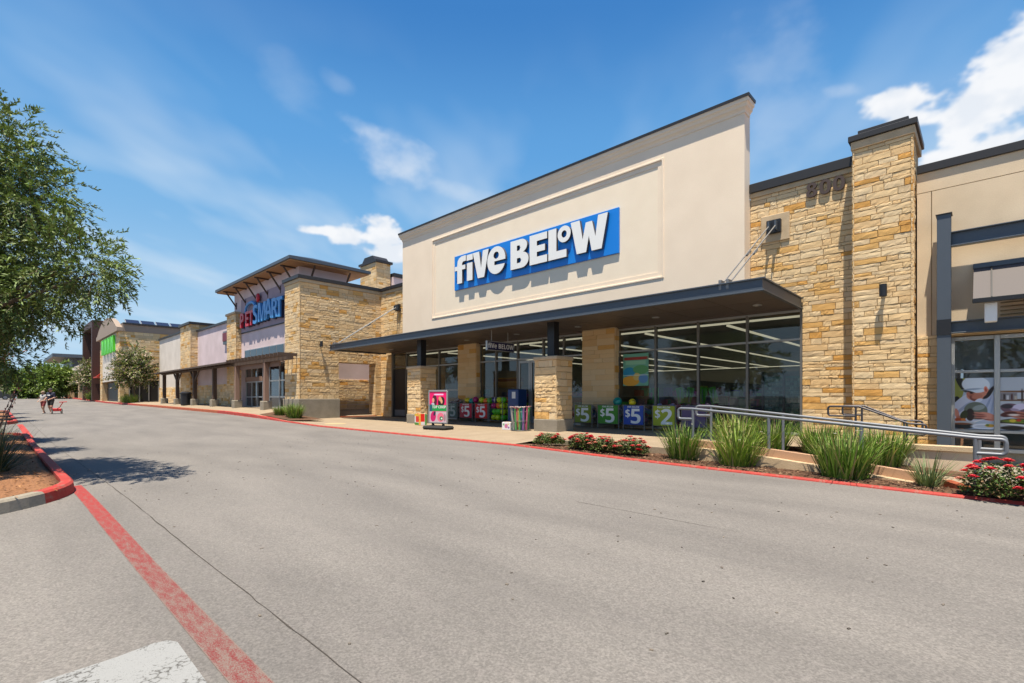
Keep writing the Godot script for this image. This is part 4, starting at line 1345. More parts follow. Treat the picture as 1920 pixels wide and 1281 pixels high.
# ---------- the pet shop ----------
func make_pet_shop() -> void:
	var f := 0.42   # its floor
	var b := thing("pet_shop_building", "mauve and stone shop with hipped timber-eaved entrance tower", "shop", Vector3(-29, f, -10.6))
	# stone gate wall at the corner
	var bk := Shape.new()
	bk.box(Vector3(-23.65, 0.0, -11.77), Vector3(-23.05, 6.4, -9.85))
	bk.box(Vector3(-23.65, 2.75, -13.8), Vector3(-23.05, 6.4, -11.77))
	bk.box(Vector3(-23.65, 0.0, -14.6), Vector3(-23.05, 6.4, -13.8))
	bk.box(Vector3(-24.7, 0.2, -10.45), Vector3(-23.65, 6.4, -9.85))
	bk.box(Vector3(-23.05, 3.3, -15.0), Vector3(-20.26, 6.4, -14.15))
	bk.box(Vector3(-23.05, 0.0, -15.0), Vector3(-21.9, 3.3, -14.15))
	var gate := part(b, "gate_wall", bk, M.mortar)
	var o := {"heights": [0.10, 0.13, 0.16, 0.19], "lmin": 0.2, "lmax": 0.7}
	var laid := lay(Vector3(-23.05, 0.95, -9.8), Vector3.FORWARD, Vector3.RIGHT, 1.97, 5.45, 600, o)
	laid.append_array(lay(Vector3(-23.05, 2.75, -11.77), Vector3.FORWARD, Vector3.RIGHT, 2.03, 3.65, 601, o))
	laid.append_array(lay(Vector3(-23.05, 0.02, -13.8), Vector3.FORWARD, Vector3.RIGHT, 0.36, 6.38, 602, {"lmin": 0.2, "lmax": 0.36}))
	laid.append_array(lay(Vector3(-24.7, 0.95, -9.85), Vector3.RIGHT, Vector3.BACK, 1.7, 5.45, 603, o))
	laid.append_array(lay(Vector3(-23.05, 3.3, -14.15), Vector3.RIGHT, Vector3.BACK, 2.79, 3.1, 604, o))
	laid.append_array(lay(Vector3(-23.05, 0.02, -14.15), Vector3.RIGHT, Vector3.BACK, 1.15, 3.28, 605, o))
	laid.append_array(lay(Vector3(-23.65, 0.02, -13.8), Vector3.RIGHT, Vector3.BACK, 0.6, 2.7, 606, {"lmin": 0.25, "lmax": 0.6}))
	place_stones(gate, laid, 300)
	var pl := Shape.new()
	pl.bevel(Vector3(-24.75, -0.2, -11.80), Vector3(-22.96, 0.95, -9.75), 0.02)
	part(gate, "plinth", pl, M.grey_concrete)
	var cp := Shape.new()
	cp.bevel(Vector3(-23.72, 6.55, -14.2), Vector3(-22.93, 6.72, -9.72), 0.01)
	cp.bevel(Vector3(-24.8, 6.552, -10.5), Vector3(-23.72, 6.718, -9.72), 0.01)
	cp.bevel(Vector3(-22.93, 6.552, -15.0), Vector3(-20.27, 6.718, -14.03), 0.01)
	part(gate, "coping", cp, M.coping_metal)
	var fz := Shape.new()
	fz.box(Vector3(-23.66, 6.4, -14.2), Vector3(-22.98, 6.55, -9.79))
	fz.box(Vector3(-24.72, 6.402, -10.45), Vector3(-23.66, 6.548, -9.79))
	fz.box(Vector3(-22.98, 6.402, -15.0), Vector3(-20.27, 6.548, -14.1))
	part(gate, "frieze", fz, M.limestone)
	# passage wall seen through the gate
	var inner := boxed(b, "passage_wall", Vector3(-24.9, 0.0, -16.0), Vector3(-24.5, 6.3, -10.5), M.mauve_stucco)
	place_stones(inner, lay(Vector3(-24.5, 0.12, -11.3), Vector3.FORWARD, Vector3.RIGHT, 3.4, 1.85, 607, o), 0)
	boxed(b, "passage_floor", Vector3(-24.5, -0.1, -16.0), Vector3(-23.0, 0.03, -10.5), M.concrete)
	boxed(b, "painted_edge", Vector3(-24.48, 0.03, -14.2), Vector3(-24.38, 0.12, -11.3), M.orange_kerb)
	boxed(b, "painted_edge", Vector3(-23.04, 0.03, -13.8), Vector3(-22.94, 0.09, -11.8), M.orange_kerb)
	# tower
	var tw := Shape.new()
	tw.box(Vector3(-34.5, 2.95, -13.2), Vector3(-24.9, 7.6, -10.6))
	tw.box(Vector3(-34.5, f - 0.3, -13.2), Vector3(-33.1, 2.95, -10.6))
	tw.box(Vector3(-25.5, f - 0.3, -13.2), Vector3(-24.9, 2.95, -10.6))
	part(b, "tower_wall", tw, M.mauve_stucco)
	boxed(b, "sign_band", Vector3(-33.15, 4.97, -10.6), Vector3(-25.05, 7.0, -10.56), M.purple_stucco)
	boxed(b, "reveal", Vector3(-33.15, 4.92, -10.6), Vector3(-25.05, 4.965, -10.53), M.black)
	boxed(b, "trim_band", Vector3(-25.0, 6.6, -10.6), Vector3(-24.72, 6.75, -9.9), M.limestone)
	var tg := paint("tinted_glass", Color(0.014, 0.024, 0.034), 0.06)
	tg.metallic_specular = 0.9
	for i in 6:
		var xa := -32.5 + i * 0.98
		var fr := boxed(b, "window", Vector3(xa, 3.3, -10.6), Vector3(xa + 0.96, 3.86, -10.55), M.aluminium)
		boxed(fr, "pane", Vector3(xa + 0.04, 3.34, -10.56), Vector3(xa + 0.92, 3.82, -10.54), tg)
	# entrance, set back
	boxed(b, "entry_floor", Vector3(-34.5, f - 0.2, -16.0), Vector3(-24.9, f + 0.01, -10.6), M.concrete)
	boxed(b, "entry_back", Vector3(-33.1, f, -16.1), Vector3(-25.5, 3.2, -16.0), M.interior_wall)
	boxed(b, "entry_soffit", Vector3(-33.1, 2.95, -16.0), Vector3(-25.5, 3.05, -13.2), M.interior_wall)
	for x in [-33.05, -32.1, -31.2, -30.3, -29.3, -27.9, -26.5, -25.55]:
		boxed(b, "mullion", Vector3(x - 0.04, f, -10.9), Vector3(x + 0.04, 2.95, -10.8), M.aluminium)
	for y in [f + 0.05, 1.05, 1.95, 2.9]:
		boxed(b, "transom", Vector3(-33.05, y - 0.035, -10.89), Vector3(-25.55, y + 0.035, -10.81), M.aluminium)
	boxed(b, "glazing", Vector3(-33.05, f, -10.855), Vector3(-25.55, 2.95, -10.85), M.glass)
	boxed(b, "door_header", Vector3(-33.05, 1.98, -10.87), Vector3(-30.3, 2.25, -10.77), M.pale_wood)
	for i in 4:   # red carts inside the lobby show as small blocks
		boxed(b, "lobby_cart", Vector3(-32.4 + i * 0.55, f + 0.35, -13.2), Vector3(-32.0 + i * 0.55, f + 0.75, -12.7), paint("cart_red", Color(0.28, 0.03, 0.03), 0.5))
	# pilasters
	for q in [[-34.9, -33.2, -10.3, 6.15, 610]]:
		var pi := boxed(b, "pilaster", Vector3(q[0] + 0.04, f - 0.1, -10.6), Vector3(q[1] - 0.04, q[3], q[2]), M.mortar)
		var l2 := lay(Vector3(q[0], f, q[2]), Vector3.RIGHT, Vector3.BACK, q[1] - q[0], q[3] - f, q[4], o)
		l2.append_array(lay(Vector3(q[1] - 0.04, f, q[2]), Vector3.FORWARD, Vector3.RIGHT, 0.3, q[3] - f, q[4] + 1, {"lmin": 0.15, "lmax": 0.3}))
		place_stones(pi, l2, 0)
		boxed(pi, "cap", Vector3(q[0] - 0.05, q[3], -10.6), Vector3(q[1] + 0.05, q[3] + 0.13, q[2] + 0.1), M.limestone)
	# hipped roof on struts
	var rf := Node3D.new()
	rf.name = "roof"
	b.add_child(rf)
	var e0 := Vector3(-35.4, 7.68, -14.1)
	var e1 := Vector3(-24.0, 7.68, -9.75)
	boxed(rf, "fascia", Vector3(e0.x, 7.66, e0.z), Vector3(e1.x, 7.81, e1.z), M.steel_blue_grey, 0.01)
	boxed(rf, "soffit", Vector3(e0.x + 0.08, 7.60, e0.z + 0.08), Vector3(e1.x - 0.08, 7.66, e1.z - 0.08), M.wood_soffit)
	var hp := Shape.new()
	var ra := Vector3(-33.2, 8.5, -11.9)
	var rb := Vector3(-26.2, 8.5, -11.9)
	var k := [Vector3(e0.x, 7.81, e1.z), Vector3(e1.x, 7.81, e1.z), Vector3(e1.x, 7.81, e0.z), Vector3(e0.x, 7.81, e0.z)]
	hp.quad(k[0], k[1], rb, ra, Vector3(0, 1, 1))
	hp.quad(k[2], k[3], ra, rb, Vector3(0, 1, -1))
	hp.quad(k[1], k[2], rb, rb, Vector3(1, 1, 0))
	hp.quad(k[3], k[0], ra, ra, Vector3(-1, 1, 0))
	part(rf, "roof_sheet", hp, M.coping_metal)
	for x in [-34.1, -32.35, -30.6, -28.85, -27.1, -25.3]:
		var st := Shape.new()
		st.bar(Vector3(x, 6.72, -10.56), Vector3(x, 7.56, -9.98), 0.07, 0.07)
		st.bar(Vector3(x, 7.57, -10.6), Vector3(x, 7.57, -9.85), 0.08, 0.08)
		st.box(Vector3(x - 0.05, 6.55, -10.6), Vector3(x + 0.05, 6.95, -10.55))
		part(rf, "strut", st, M.brown_wood)
	for z in [-11.1, -13.0]:
		var st := Shape.new()
		st.bar(Vector3(-24.88, 6.72, z), Vector3(-24.2, 7.56, z), 0.07, 0.07)
		st.box(Vector3(-24.9, 6.55, z - 0.05), Vector3(-24.84, 6.95, z + 0.05))
		part(rf, "strut", st, M.brown_wood)
	# wing to the left
	boxed(b, "wing_wall", Vector3(-43.6, 1.9, -16), Vector3(-34.5, 6.0, -10.8), M.mauve_stucco)
	boxed(b, "wing_wall", Vector3(-56.0, 1.9, -16), Vector3(-46.4, 6.35, -10.8), M.pale_stucco)
	boxed(b, "wing_base", Vector3(-56.0, f - 0.2, -16), Vector3(-34.5, 1.9, -10.78), M.mortar)
	boxed(b, "coping", Vector3(-43.6, 6.0, -16), Vector3(-34.5, 6.14, -10.7), M.coping_metal)
	boxed(b, "coping", Vector3(-56.0, 6.35, -16), Vector3(-46.4, 6.5, -10.7), M.coping_metal)
	laid = lay(Vector3(-56.0, f, -10.78), Vector3.RIGHT, Vector3.BACK, 9.5, 1.5, 620, {"heights": [0.16, 0.2, 0.25], "lmin": 0.3, "lmax": 0.9})
	laid.append_array(lay(Vector3(-43.5, f, -10.78), Vector3.RIGHT, Vector3.BACK, 9.0, 1.5, 621, {"heights": [0.16, 0.2, 0.25], "lmin": 0.3, "lmax": 0.9}))
	var wp := boxed(b, "pilaster", Vector3(-46.4, f - 0.1, -12), Vector3(-43.5, 6.6, -10.35), M.mortar)
	var l3 := lay(Vector3(-46.45, f, -10.35), Vector3.RIGHT, Vector3.BACK, 3.0, 6.15, 622, {"heights": [0.14, 0.18, 0.22], "lmin": 0.3, "lmax": 0.9})
	l3.append_array(lay(Vector3(-43.5, f, -10.3), Vector3.FORWARD, Vector3.RIGHT, 0.6, 6.15, 623, o))
	place_stones(wp, l3, 0)
	boxed(wp, "cap", Vector3(-46.55, 6.58, -12), Vector3(-43.35, 6.75, -10.2), M.coping_metal)
	var base := Node3D.new()
	base.name = "stone_base"
	b.add_child(base)
	place_stones(base, laid, 0)
	# chimney and parapet behind
	var ch := boxed(b, "chimney", Vector3(-30.3, 5.0, -18.1), Vector3(-28.4, 9.75, -17.05), M.mortar)
	var l4 := lay(Vector3(-30.35, 6.4, -17.05), Vector3.RIGHT, Vector3.BACK, 2.0, 3.35, 630, {"heights": [0.14, 0.18, 0.22], "lmin": 0.3, "lmax": 0.8})
	l4.append_array(lay(Vector3(-28.4, 6.4, -17.0), Vector3.FORWARD, Vector3.RIGHT, 1.1, 3.35, 631, {"heights": [0.14, 0.18, 0.22], "lmin": 0.3, "lmax": 0.8}))
	place_stones(ch, l4, 0)
	boxed(ch, "cap", Vector3(-30.45, 9.75, -18.2), Vector3(-28.25, 9.9, -16.95), M.coping_metal)
	var cc := Shape.new()
	cc.prism(PackedVector2Array([Vector2(-30.2, 9.9), Vector2(-28.5, 9.9), Vector2(-28.85, 10.25), Vector2(-29.85, 10.25)]), Transform3D(Basis.IDENTITY, Vector3(0, 0, -18.1)), 1.05)
	part(ch, "hood", cc, M.coping_metal)
	boxed(b, "rear_parapet", Vector3(-29.2, 5.0, -30), Vector3(-28.2, 8.95, -18.2), M.mauve_stucco)
	boxed(b, "coping", Vector3(-29.3, 8.95, -30), Vector3(-28.1, 9.2, -18.2), M.coping_metal)
	boxed(b, "rear_wall", Vector3(-56, f, -30), Vector3(-25.2, 5.6, -16.2), M.pale_stucco)
	make_pet_sign()
	wall_lamp("black cylinder wall light on the corner stone wall of the pet shop", Vector3(-22.86, 3.56, -10.8), Vector3(-0.2, 0, 0))
	# small red sign on the wing
	var rs := thing("wall_sign", "small dark red sign in a grey frame on the mauve wing", "sign", Vector3(-35.6, 4.5, -10.8))
	boxed(rs, "panel", Vector3(-36.9, 4.75, -10.78), Vector3(-35.1, 5.3, -10.6), paint("sign_maroon", Color(0.16, 0.012, 0.025), 0.5), 0.01)
	boxed(rs, "frame", Vector3(-37.0, 4.55, -10.79), Vector3(-35.0, 4.75, -10.66), M.bronze_frame)
	boxed(rs, "frame", Vector3(-37.0, 5.3, -10.79), Vector3(-35.0, 5.42, -10.66), M.galvanised)
	make_pergola(f)

func make_pet_sign() -> void:
	var s := thing("shop_sign", "red and blue raised lettering with a red ball on the mauve tower", "sign", Vector3(-29.7, 5.2, -10.5))
	var red := paint("letter_red", Color(0.50, 0.012, 0.03), 0.4)
	var blue := paint("letter_blue", Color(0.05, 0.26, 0.62), 0.4)
	var navy := paint("letter_navy", Color(0.01, 0.02, 0.06), 0.5)
	var xs := [-32.38, -31.5, -30.85, -30.15, -29.15, -28.2, -27.4, -26.72]
	var chars := "PETSMART"
	for i in 8:
		var big := 0.86 if i < 3 else 1.04
		var y := 5.62 if i < 3 else 5.80 - absf(i - 5.0) * 0.03
		for k in 2:
			var o := letters(s, chars[i], big * (1.0 if k == 0 else 1.06), Transform3D(Basis.IDENTITY, Vector3(xs[i], y, -10.40 if k == 0 else -10.48)), 0.14, (red if i < 3 else blue) if k == 0 else navy, 1.08)
			o.name = "letter" if k == 0 else "letter_back"
	var ball := Shape.new()
	ball.lathe(Vector3(-29.95, 6.42, -10.42), [Vector2(0, 0), Vector2(0.14, 0.04), Vector2(0.21, 0.16), Vector2(0.23, 0.27), Vector2(0.20, 0.4), Vector2(0.12, 0.49), Vector2(0, 0.53)], 20, Vector2(1, 0.35))
	part(s, "ball", ball, red)
	var arc := Shape.new()
	var pts := []
	for i in 13:
		var a := lerpf(200.0, 20.0, i / 12.0)
		pts.append(Vector3(-31.1 + 0.85 * cos(deg_to_rad(a)), 6.15 + 0.42 * sin(deg_to_rad(a)), -10.42))
	arc.tube(pts, 0.05, 8, 0.11)
	part(s, "bounce_arc", arc, blue)

func make_pergola(f: float) -> void:
	var p := thing("pergola", "dark brown timber pergola and lean-to roof along the pet shop front", "pergola", Vector3(-36, f, -9.5))
	var spots := [-47.6, -43.5, -38.95, -34.6, -30.5, -26.2]
	for i in spots.size():
		var x: float = spots[i]
		var y := walk_y(x, -9.5)
		boxed(p, "footing", Vector3(x - 0.22, y - 0.1, -9.72), Vector3(x + 0.22, y + 0.42, -9.28), M.grey_concrete, 0.03)
		boxed(p, "post", Vector3(x - 0.11, y + 0.42, -9.61), Vector3(x + 0.11, 2.86, -9.39), M.pale_wood if i > 3 else M.brown_wood, 0.012)
	boxed(p, "beam", Vector3(-48.0, 2.82, -9.64), Vector3(-31.0, 2.98, -9.36), M.brown_wood)
	boxed(p, "beam", Vector3(-31.0, 2.55, -9.68), Vector3(-24.8, 2.78, -9.62), M.pale_wood)
	boxed(p, "beam", Vector3(-31.0, 2.78, -9.62), Vector3(-23.2, 2.93, -9.38), M.brown_wood)
	var lean := Shape.new()
	var q := [Vector3(-48.3, 3.0, -8.95), Vector3(-30.6, 3.0, -8.95), Vector3(-30.6, 3.34, -10.75), Vector3(-48.3, 3.34, -10.75)]
	lean.quad(q[0], q[1], q[2], q[3], Vector3.UP)
	var dn := Vector3(0, -0.1, 0)
	lean.quad(q[0] + dn, q[1] + dn, q[2] + dn, q[3] + dn, Vector3.DOWN)
	lean.quad(q[0], q[1], q[1] + dn, q[0] + dn, Vector3.BACK)
	lean.quad(q[1], q[2], q[2] + dn, q[1] + dn, Vector3.RIGHT)
	part(p, "lean_to_roof", lean, M.brown_wood)
	for i in 16:
		var x := -30.5 + i * 0.48
		boxed(p, "rafter", Vector3(x - 0.035, 2.93, -10.55), Vector3(x + 0.035, 3.08, -8.95), M.brown_wood)
	for i in 22:
		var x := -48.0 + i * 0.8
		var s := Shape.new()
		s.bar(Vector3(x, 2.87, -9.0), Vector3(x, 3.19, -10.7), 0.06, 0.1)
		part(p, "rafter", s, M.brown_wood)
	for x in [-43.5, -38.95]:
		var s := Shape.new()
		s.bar(Vector3(x - 1.1, 2.85, -9.5), Vector3(x, 2.1, -9.5), 0.08, 0.1)
		s.bar(Vector3(x, 2.1, -9.5), Vector3(x + 1.1, 2.85, -9.5), 0.08, 0.1)
		part(p, "brace", s, M.brown_wood)
	var bin := thing("litter_bin", "dark round litter bin beside a pergola post", "litter bin", Vector3(-39.9, walk_y(-39.9, -9.2), -9.2))
	var s2 := Shape.new()
	s2.lathe(bin.position, [Vector2(0, 0), Vector2(0.27, 0), Vector2(0.30, 0.05), Vector2(0.32, 0.78), Vector2(0.36, 0.8), Vector2(0.36, 0.86), Vector2(0.2, 0.95), Vector2(0, 0.97)], 20)
	part(bin, "body", s2, M.dark_metal)


# ---------- shops and things farther along ----------
func make_far_shops() -> void:
	var f := 0.62
	var b := thing("arched_shop_building", "stone shop with curved parapet and bright green sign", "shop", Vector3(-66, f, -9))
	var core := Shape.new()
	core.box(Vector3(-72.8, f - 0.3, -24), Vector3(-60.06, 7.4, -11.6))
	core.box(Vector3(-72.8, 2.7, -11.6), Vector3(-60.06, 7.4, -8.46))
	core.box(Vector3(-61.2, f - 0.3, -9.1), Vector3(-60.06, 2.7, -8.46))
	core.box(Vector3(-72.8, f - 0.3, -9.1), Vector3(-71.4, 2.7, -8.46))
	var cm := part(b, "wall", core, M.mortar)
	var o := {"heights": [0.16, 0.2, 0.24], "lmin": 0.35, "lmax": 1.0}
	var laid := lay(Vector3(-60.06, 2.7, -8.4), Vector3.FORWARD, Vector3.RIGHT, 6.0, 4.7, 700, o)
	laid.append_array(lay(Vector3(-60.06, f, -8.4), Vector3.FORWARD, Vector3.RIGHT, 0.7, 2.1, 701, {"lmin": 0.3, "lmax": 0.7}))
	laid.append_array(lay(Vector3(-60.06, f, -11.6), Vector3.FORWARD, Vector3.RIGHT, 3.0, 2.1, 702, o))
	laid.append_array(lay(Vector3(-72.8, 2.7, -8.46), Vector3.RIGHT, Vector3.BACK, 2.0, 4.7, 703, o))
	laid.append_array(lay(Vector3(-62.2, 2.7, -8.46), Vector3.RIGHT, Vector3.BACK, 2.14, 4.7, 704, o))
	laid.append_array(lay(Vector3(-61.2, f, -8.46), Vector3.RIGHT, Vector3.BACK, 1.14, 2.1, 705, {"lmin": 0.3, "lmax": 0.7}))
	laid.append_array(lay(Vector3(-72.8, f, -8.46), Vector3.RIGHT, Vector3.BACK, 1.4, 2.1, 706, {"lmin": 0.3, "lmax": 0.7}))
	place_stones(cm, laid, 0)
	boxed(b, "sign_wall", Vector3(-70.8, 2.7, -8.5), Vector3(-62.2, 7.4, -8.42), M.pale_stucco)
	boxed(b, "cornice", Vector3(-72.6, 7.4, -24), Vector3(-60.0, 8.1, -8.6), M.pale_wood_tan if M.has("pale_wood_tan") else paint("pale_wood_tan", Color(0.30, 0.235, 0.19), 0.8))
	boxed(b, "coping", Vector3(-72.7, 8.1, -24), Vector3(-59.85, 8.25, -8.65), M.coping_metal)
	var arch := PackedVector2Array([Vector2(-73.4, 7.4), Vector2(-59.7, 7.4), Vector2(-59.7, 7.75)])
	for i in 15:
		var k := i / 14.0
		arch.append(Vector2(lerpf(-60.4, -72.6, k), 7.9 + 1.35 * pow(sin(PI * k), 0.8)))
	arch.append(Vector2(-73.4, 7.75))
	var ar := Shape.new()
	ar.prism(arch, Transform3D(Basis.IDENTITY, Vector3(0, 0, -8.6)), 0.45)
	part(b, "curved_parapet", ar, M.pale_wood_tan)
	boxed(b, "shop_window", Vector3(-60.2, f, -11.5), Vector3(-60.1, 2.6, -9.15), M.black)
	for z in [-11.5, -10.7, -9.95, -9.15]:
		boxed(b, "mullion", Vector3(-60.1, f, z - 0.04), Vector3(-60.02, 2.6, z + 0.04), M.aluminium)
	boxed(b, "shop_window", Vector3(-71.4, f, -9.0), Vector3(-61.2, 2.6, -8.9), M.black)
	var g := thing("shop_sign", "bright green raised lettering on the arched shop front", "sign", Vector3(-66.5, 5.5, -8.35))
	var green := paint("letter_green", Color(0.10, 0.60, 0.03), 0.4)
	for i in 4:
		var x := -70.0 + i * 2.0
		var s := Shape.new()
		s.box(Vector3(x, 5.6, -8.42), Vector3(x + 0.5, 7.2, -8.2))
		s.box(Vector3(x + 1.0, 5.6, -8.42), Vector3(x + 1.5, 7.2, -8.2))
		s.bar(Vector3(x + 0.4, 7.0, -8.31), Vector3(x + 1.1, 5.8, -8.31), 0.2, 0.4)
		part(g, "letter", s, green)
	var cell := paint("solar_blue", Color(0.02, 0.025, 0.05), 0.15)
	var first: Node3D
	for i in 9:
		var z := -9.6 - i * 1.25
		if i == 0:
			first = thing("solar_panel", "dark solar panel tilted on the arched shop's roof", "solar panel", Vector3(-61.4, 8.25, z), "solar panels on the roof")
			boxed(first, "cells", Vector3(-62.0, 8.5, z - 0.55), Vector3(-60.9, 8.54, z + 0.55), cell)
			boxed(first, "frame", Vector3(-60.9, 8.48, z - 0.58), Vector3(-60.86, 8.56, z + 0.58), M.aluminium)
			boxed(first, "frame", Vector3(-62.0, 8.49, z + 0.55), Vector3(-60.9, 8.56, z + 0.6), M.aluminium)
			boxed(first, "stand", Vector3(-61.9, 8.24, z - 0.05), Vector3(-61.8, 8.5, z + 0.05), M.galvanised)
			first.rotation.z = -0.5
		else:
			var c := copy_of(first, Vector3(-61.4, 8.25, z), 0, 1, "dark solar panel tilted on the arched shop's roof")
			c.rotation.z = -0.5
	# brown framed shop beyond
	var br := thing("framed_shop_building", "shop with tall dark brown projecting frame and pale wall", "shop", Vector3(-80, 0.7, -10))
	paint("frame_brown", Color(0.055, 0.022, 0.016), 0.6)
	paint("pale_mauve", Color(0.48, 0.42, 0.44), 0.8)
	boxed(br, "wall", Vector3(-90, 0.6, -24), Vector3(-74.5, 9.0, -9.6), M.pale_mauve)
	boxed(br, "frame", Vector3(-77.0, 0.7, -10.5), Vector3(-76.3, 10.2, -8.1), M.frame_brown)
	boxed(br, "frame", Vector3(-85.5, 0.7, -10.5), Vector3(-84.8, 10.2, -8.1), M.frame_brown)
	boxed(br, "frame", Vector3(-84.8, 9.4, -10.5), Vector3(-77.0, 10.2, -8.1), M.frame_brown)
	boxed(br, "window", Vector3(-76.3, 6.9, -9.61), Vector3(-75.2, 8.2, -9.5), M.black)
	boxed(br, "awning", Vector3(-76.2, 3.3, -9.6), Vector3(-73.2, 3.45, -8.2), paint("awning_red", Color(0.42, 0.05, 0.03), 0.6))
	var ab := Shape.new()
	ab.bar(Vector3(-74.5, 3.4, -8.25), Vector3(-74.5, 4.7, -9.6), 0.1, 0.1)
	part(br, "awning_stay", ab, M.awning_red)
	# low row with dark red roofs, a flat-roofed block and a far white block
	var row := thing("shop_row", "low pinkish shop row with dark red awnings beyond the framed shop", "shop", Vector3(-112, 0.7, -10))
	boxed(row, "wall", Vector3(-132, 0.6, -26), Vector3(-90.0, 6.6, -10.2), M.pale_stucco)
	boxed(row, "gable_wall", Vector3(-104, 0.6, -26), Vector3(-90.0, 8.0, -10.5), M.pale_mauve)
	var rr := Shape.new()
	rr.prism(PackedVector2Array([Vector2(-9.0, 3.3), Vector2(-10.2, 4.7), Vector2(-10.2, 3.3)]), Transform3D(Basis(Vector3(0, 0, 1), Vector3.UP, Vector3.LEFT), Vector3(-91, 0, 0)), 26.0)
	part(row, "awning_roof", rr, paint("roof_maroon", Color(0.13, 0.03, 0.04), 0.7))
	for i in 6:
		boxed(row, "column", Vector3(-94.0 - i * 5, 0.7, -9.5), Vector3(-93.2 - i * 5, 3.3, -8.9), M.limestone)
		boxed(row, "window", Vector3(-97.5 - i * 5, 0.9, -10.21), Vector3(-94.5 - i * 5, 2.8, -10.1), M.black)
	var fl := thing("flat_roofed_building", "stone block with wide flat overhanging roof in the distance", "building", Vector3(-150, 0.7, -14))
	boxed(fl, "wall", Vector3(-165, 0.6, -34), Vector3(-144, 7.4, -11.5), M.limestone)
	boxed(fl, "clerestory", Vector3(-164.5, 7.4, -33), Vector3(-144.5, 9.6, -12), paint("slate_band", Color(0.075, 0.09, 0.11), 0.4))
	boxed(fl, "roof", Vector3(-168, 9.6, -37), Vector3(-141, 10.3, -8.6), M.steel_blue_grey)
	var wh := thing("low_white_building", "long low pale building with dark roof and dark window band far across the lot", "building", Vector3(-205, 0, 6))
	boxed(wh, "wall", Vector3(-212, -0.3, -4), Vector3(-200, 4.6, 30), M.limestone)
	boxed(wh, "window_band", Vector3(-200.0, 4.6, -3.5), Vector3(-199.9, 6.0, 30), M.black)
	boxed(wh, "upper_wall", Vector3(-212, 4.6, -4), Vector3(-200.02, 6.1, 30), M.pale_stucco)
	boxed(wh, "roof", Vector3(-214, 6.1, -6), Vector3(-198, 7.6, 32), M.coping_metal)


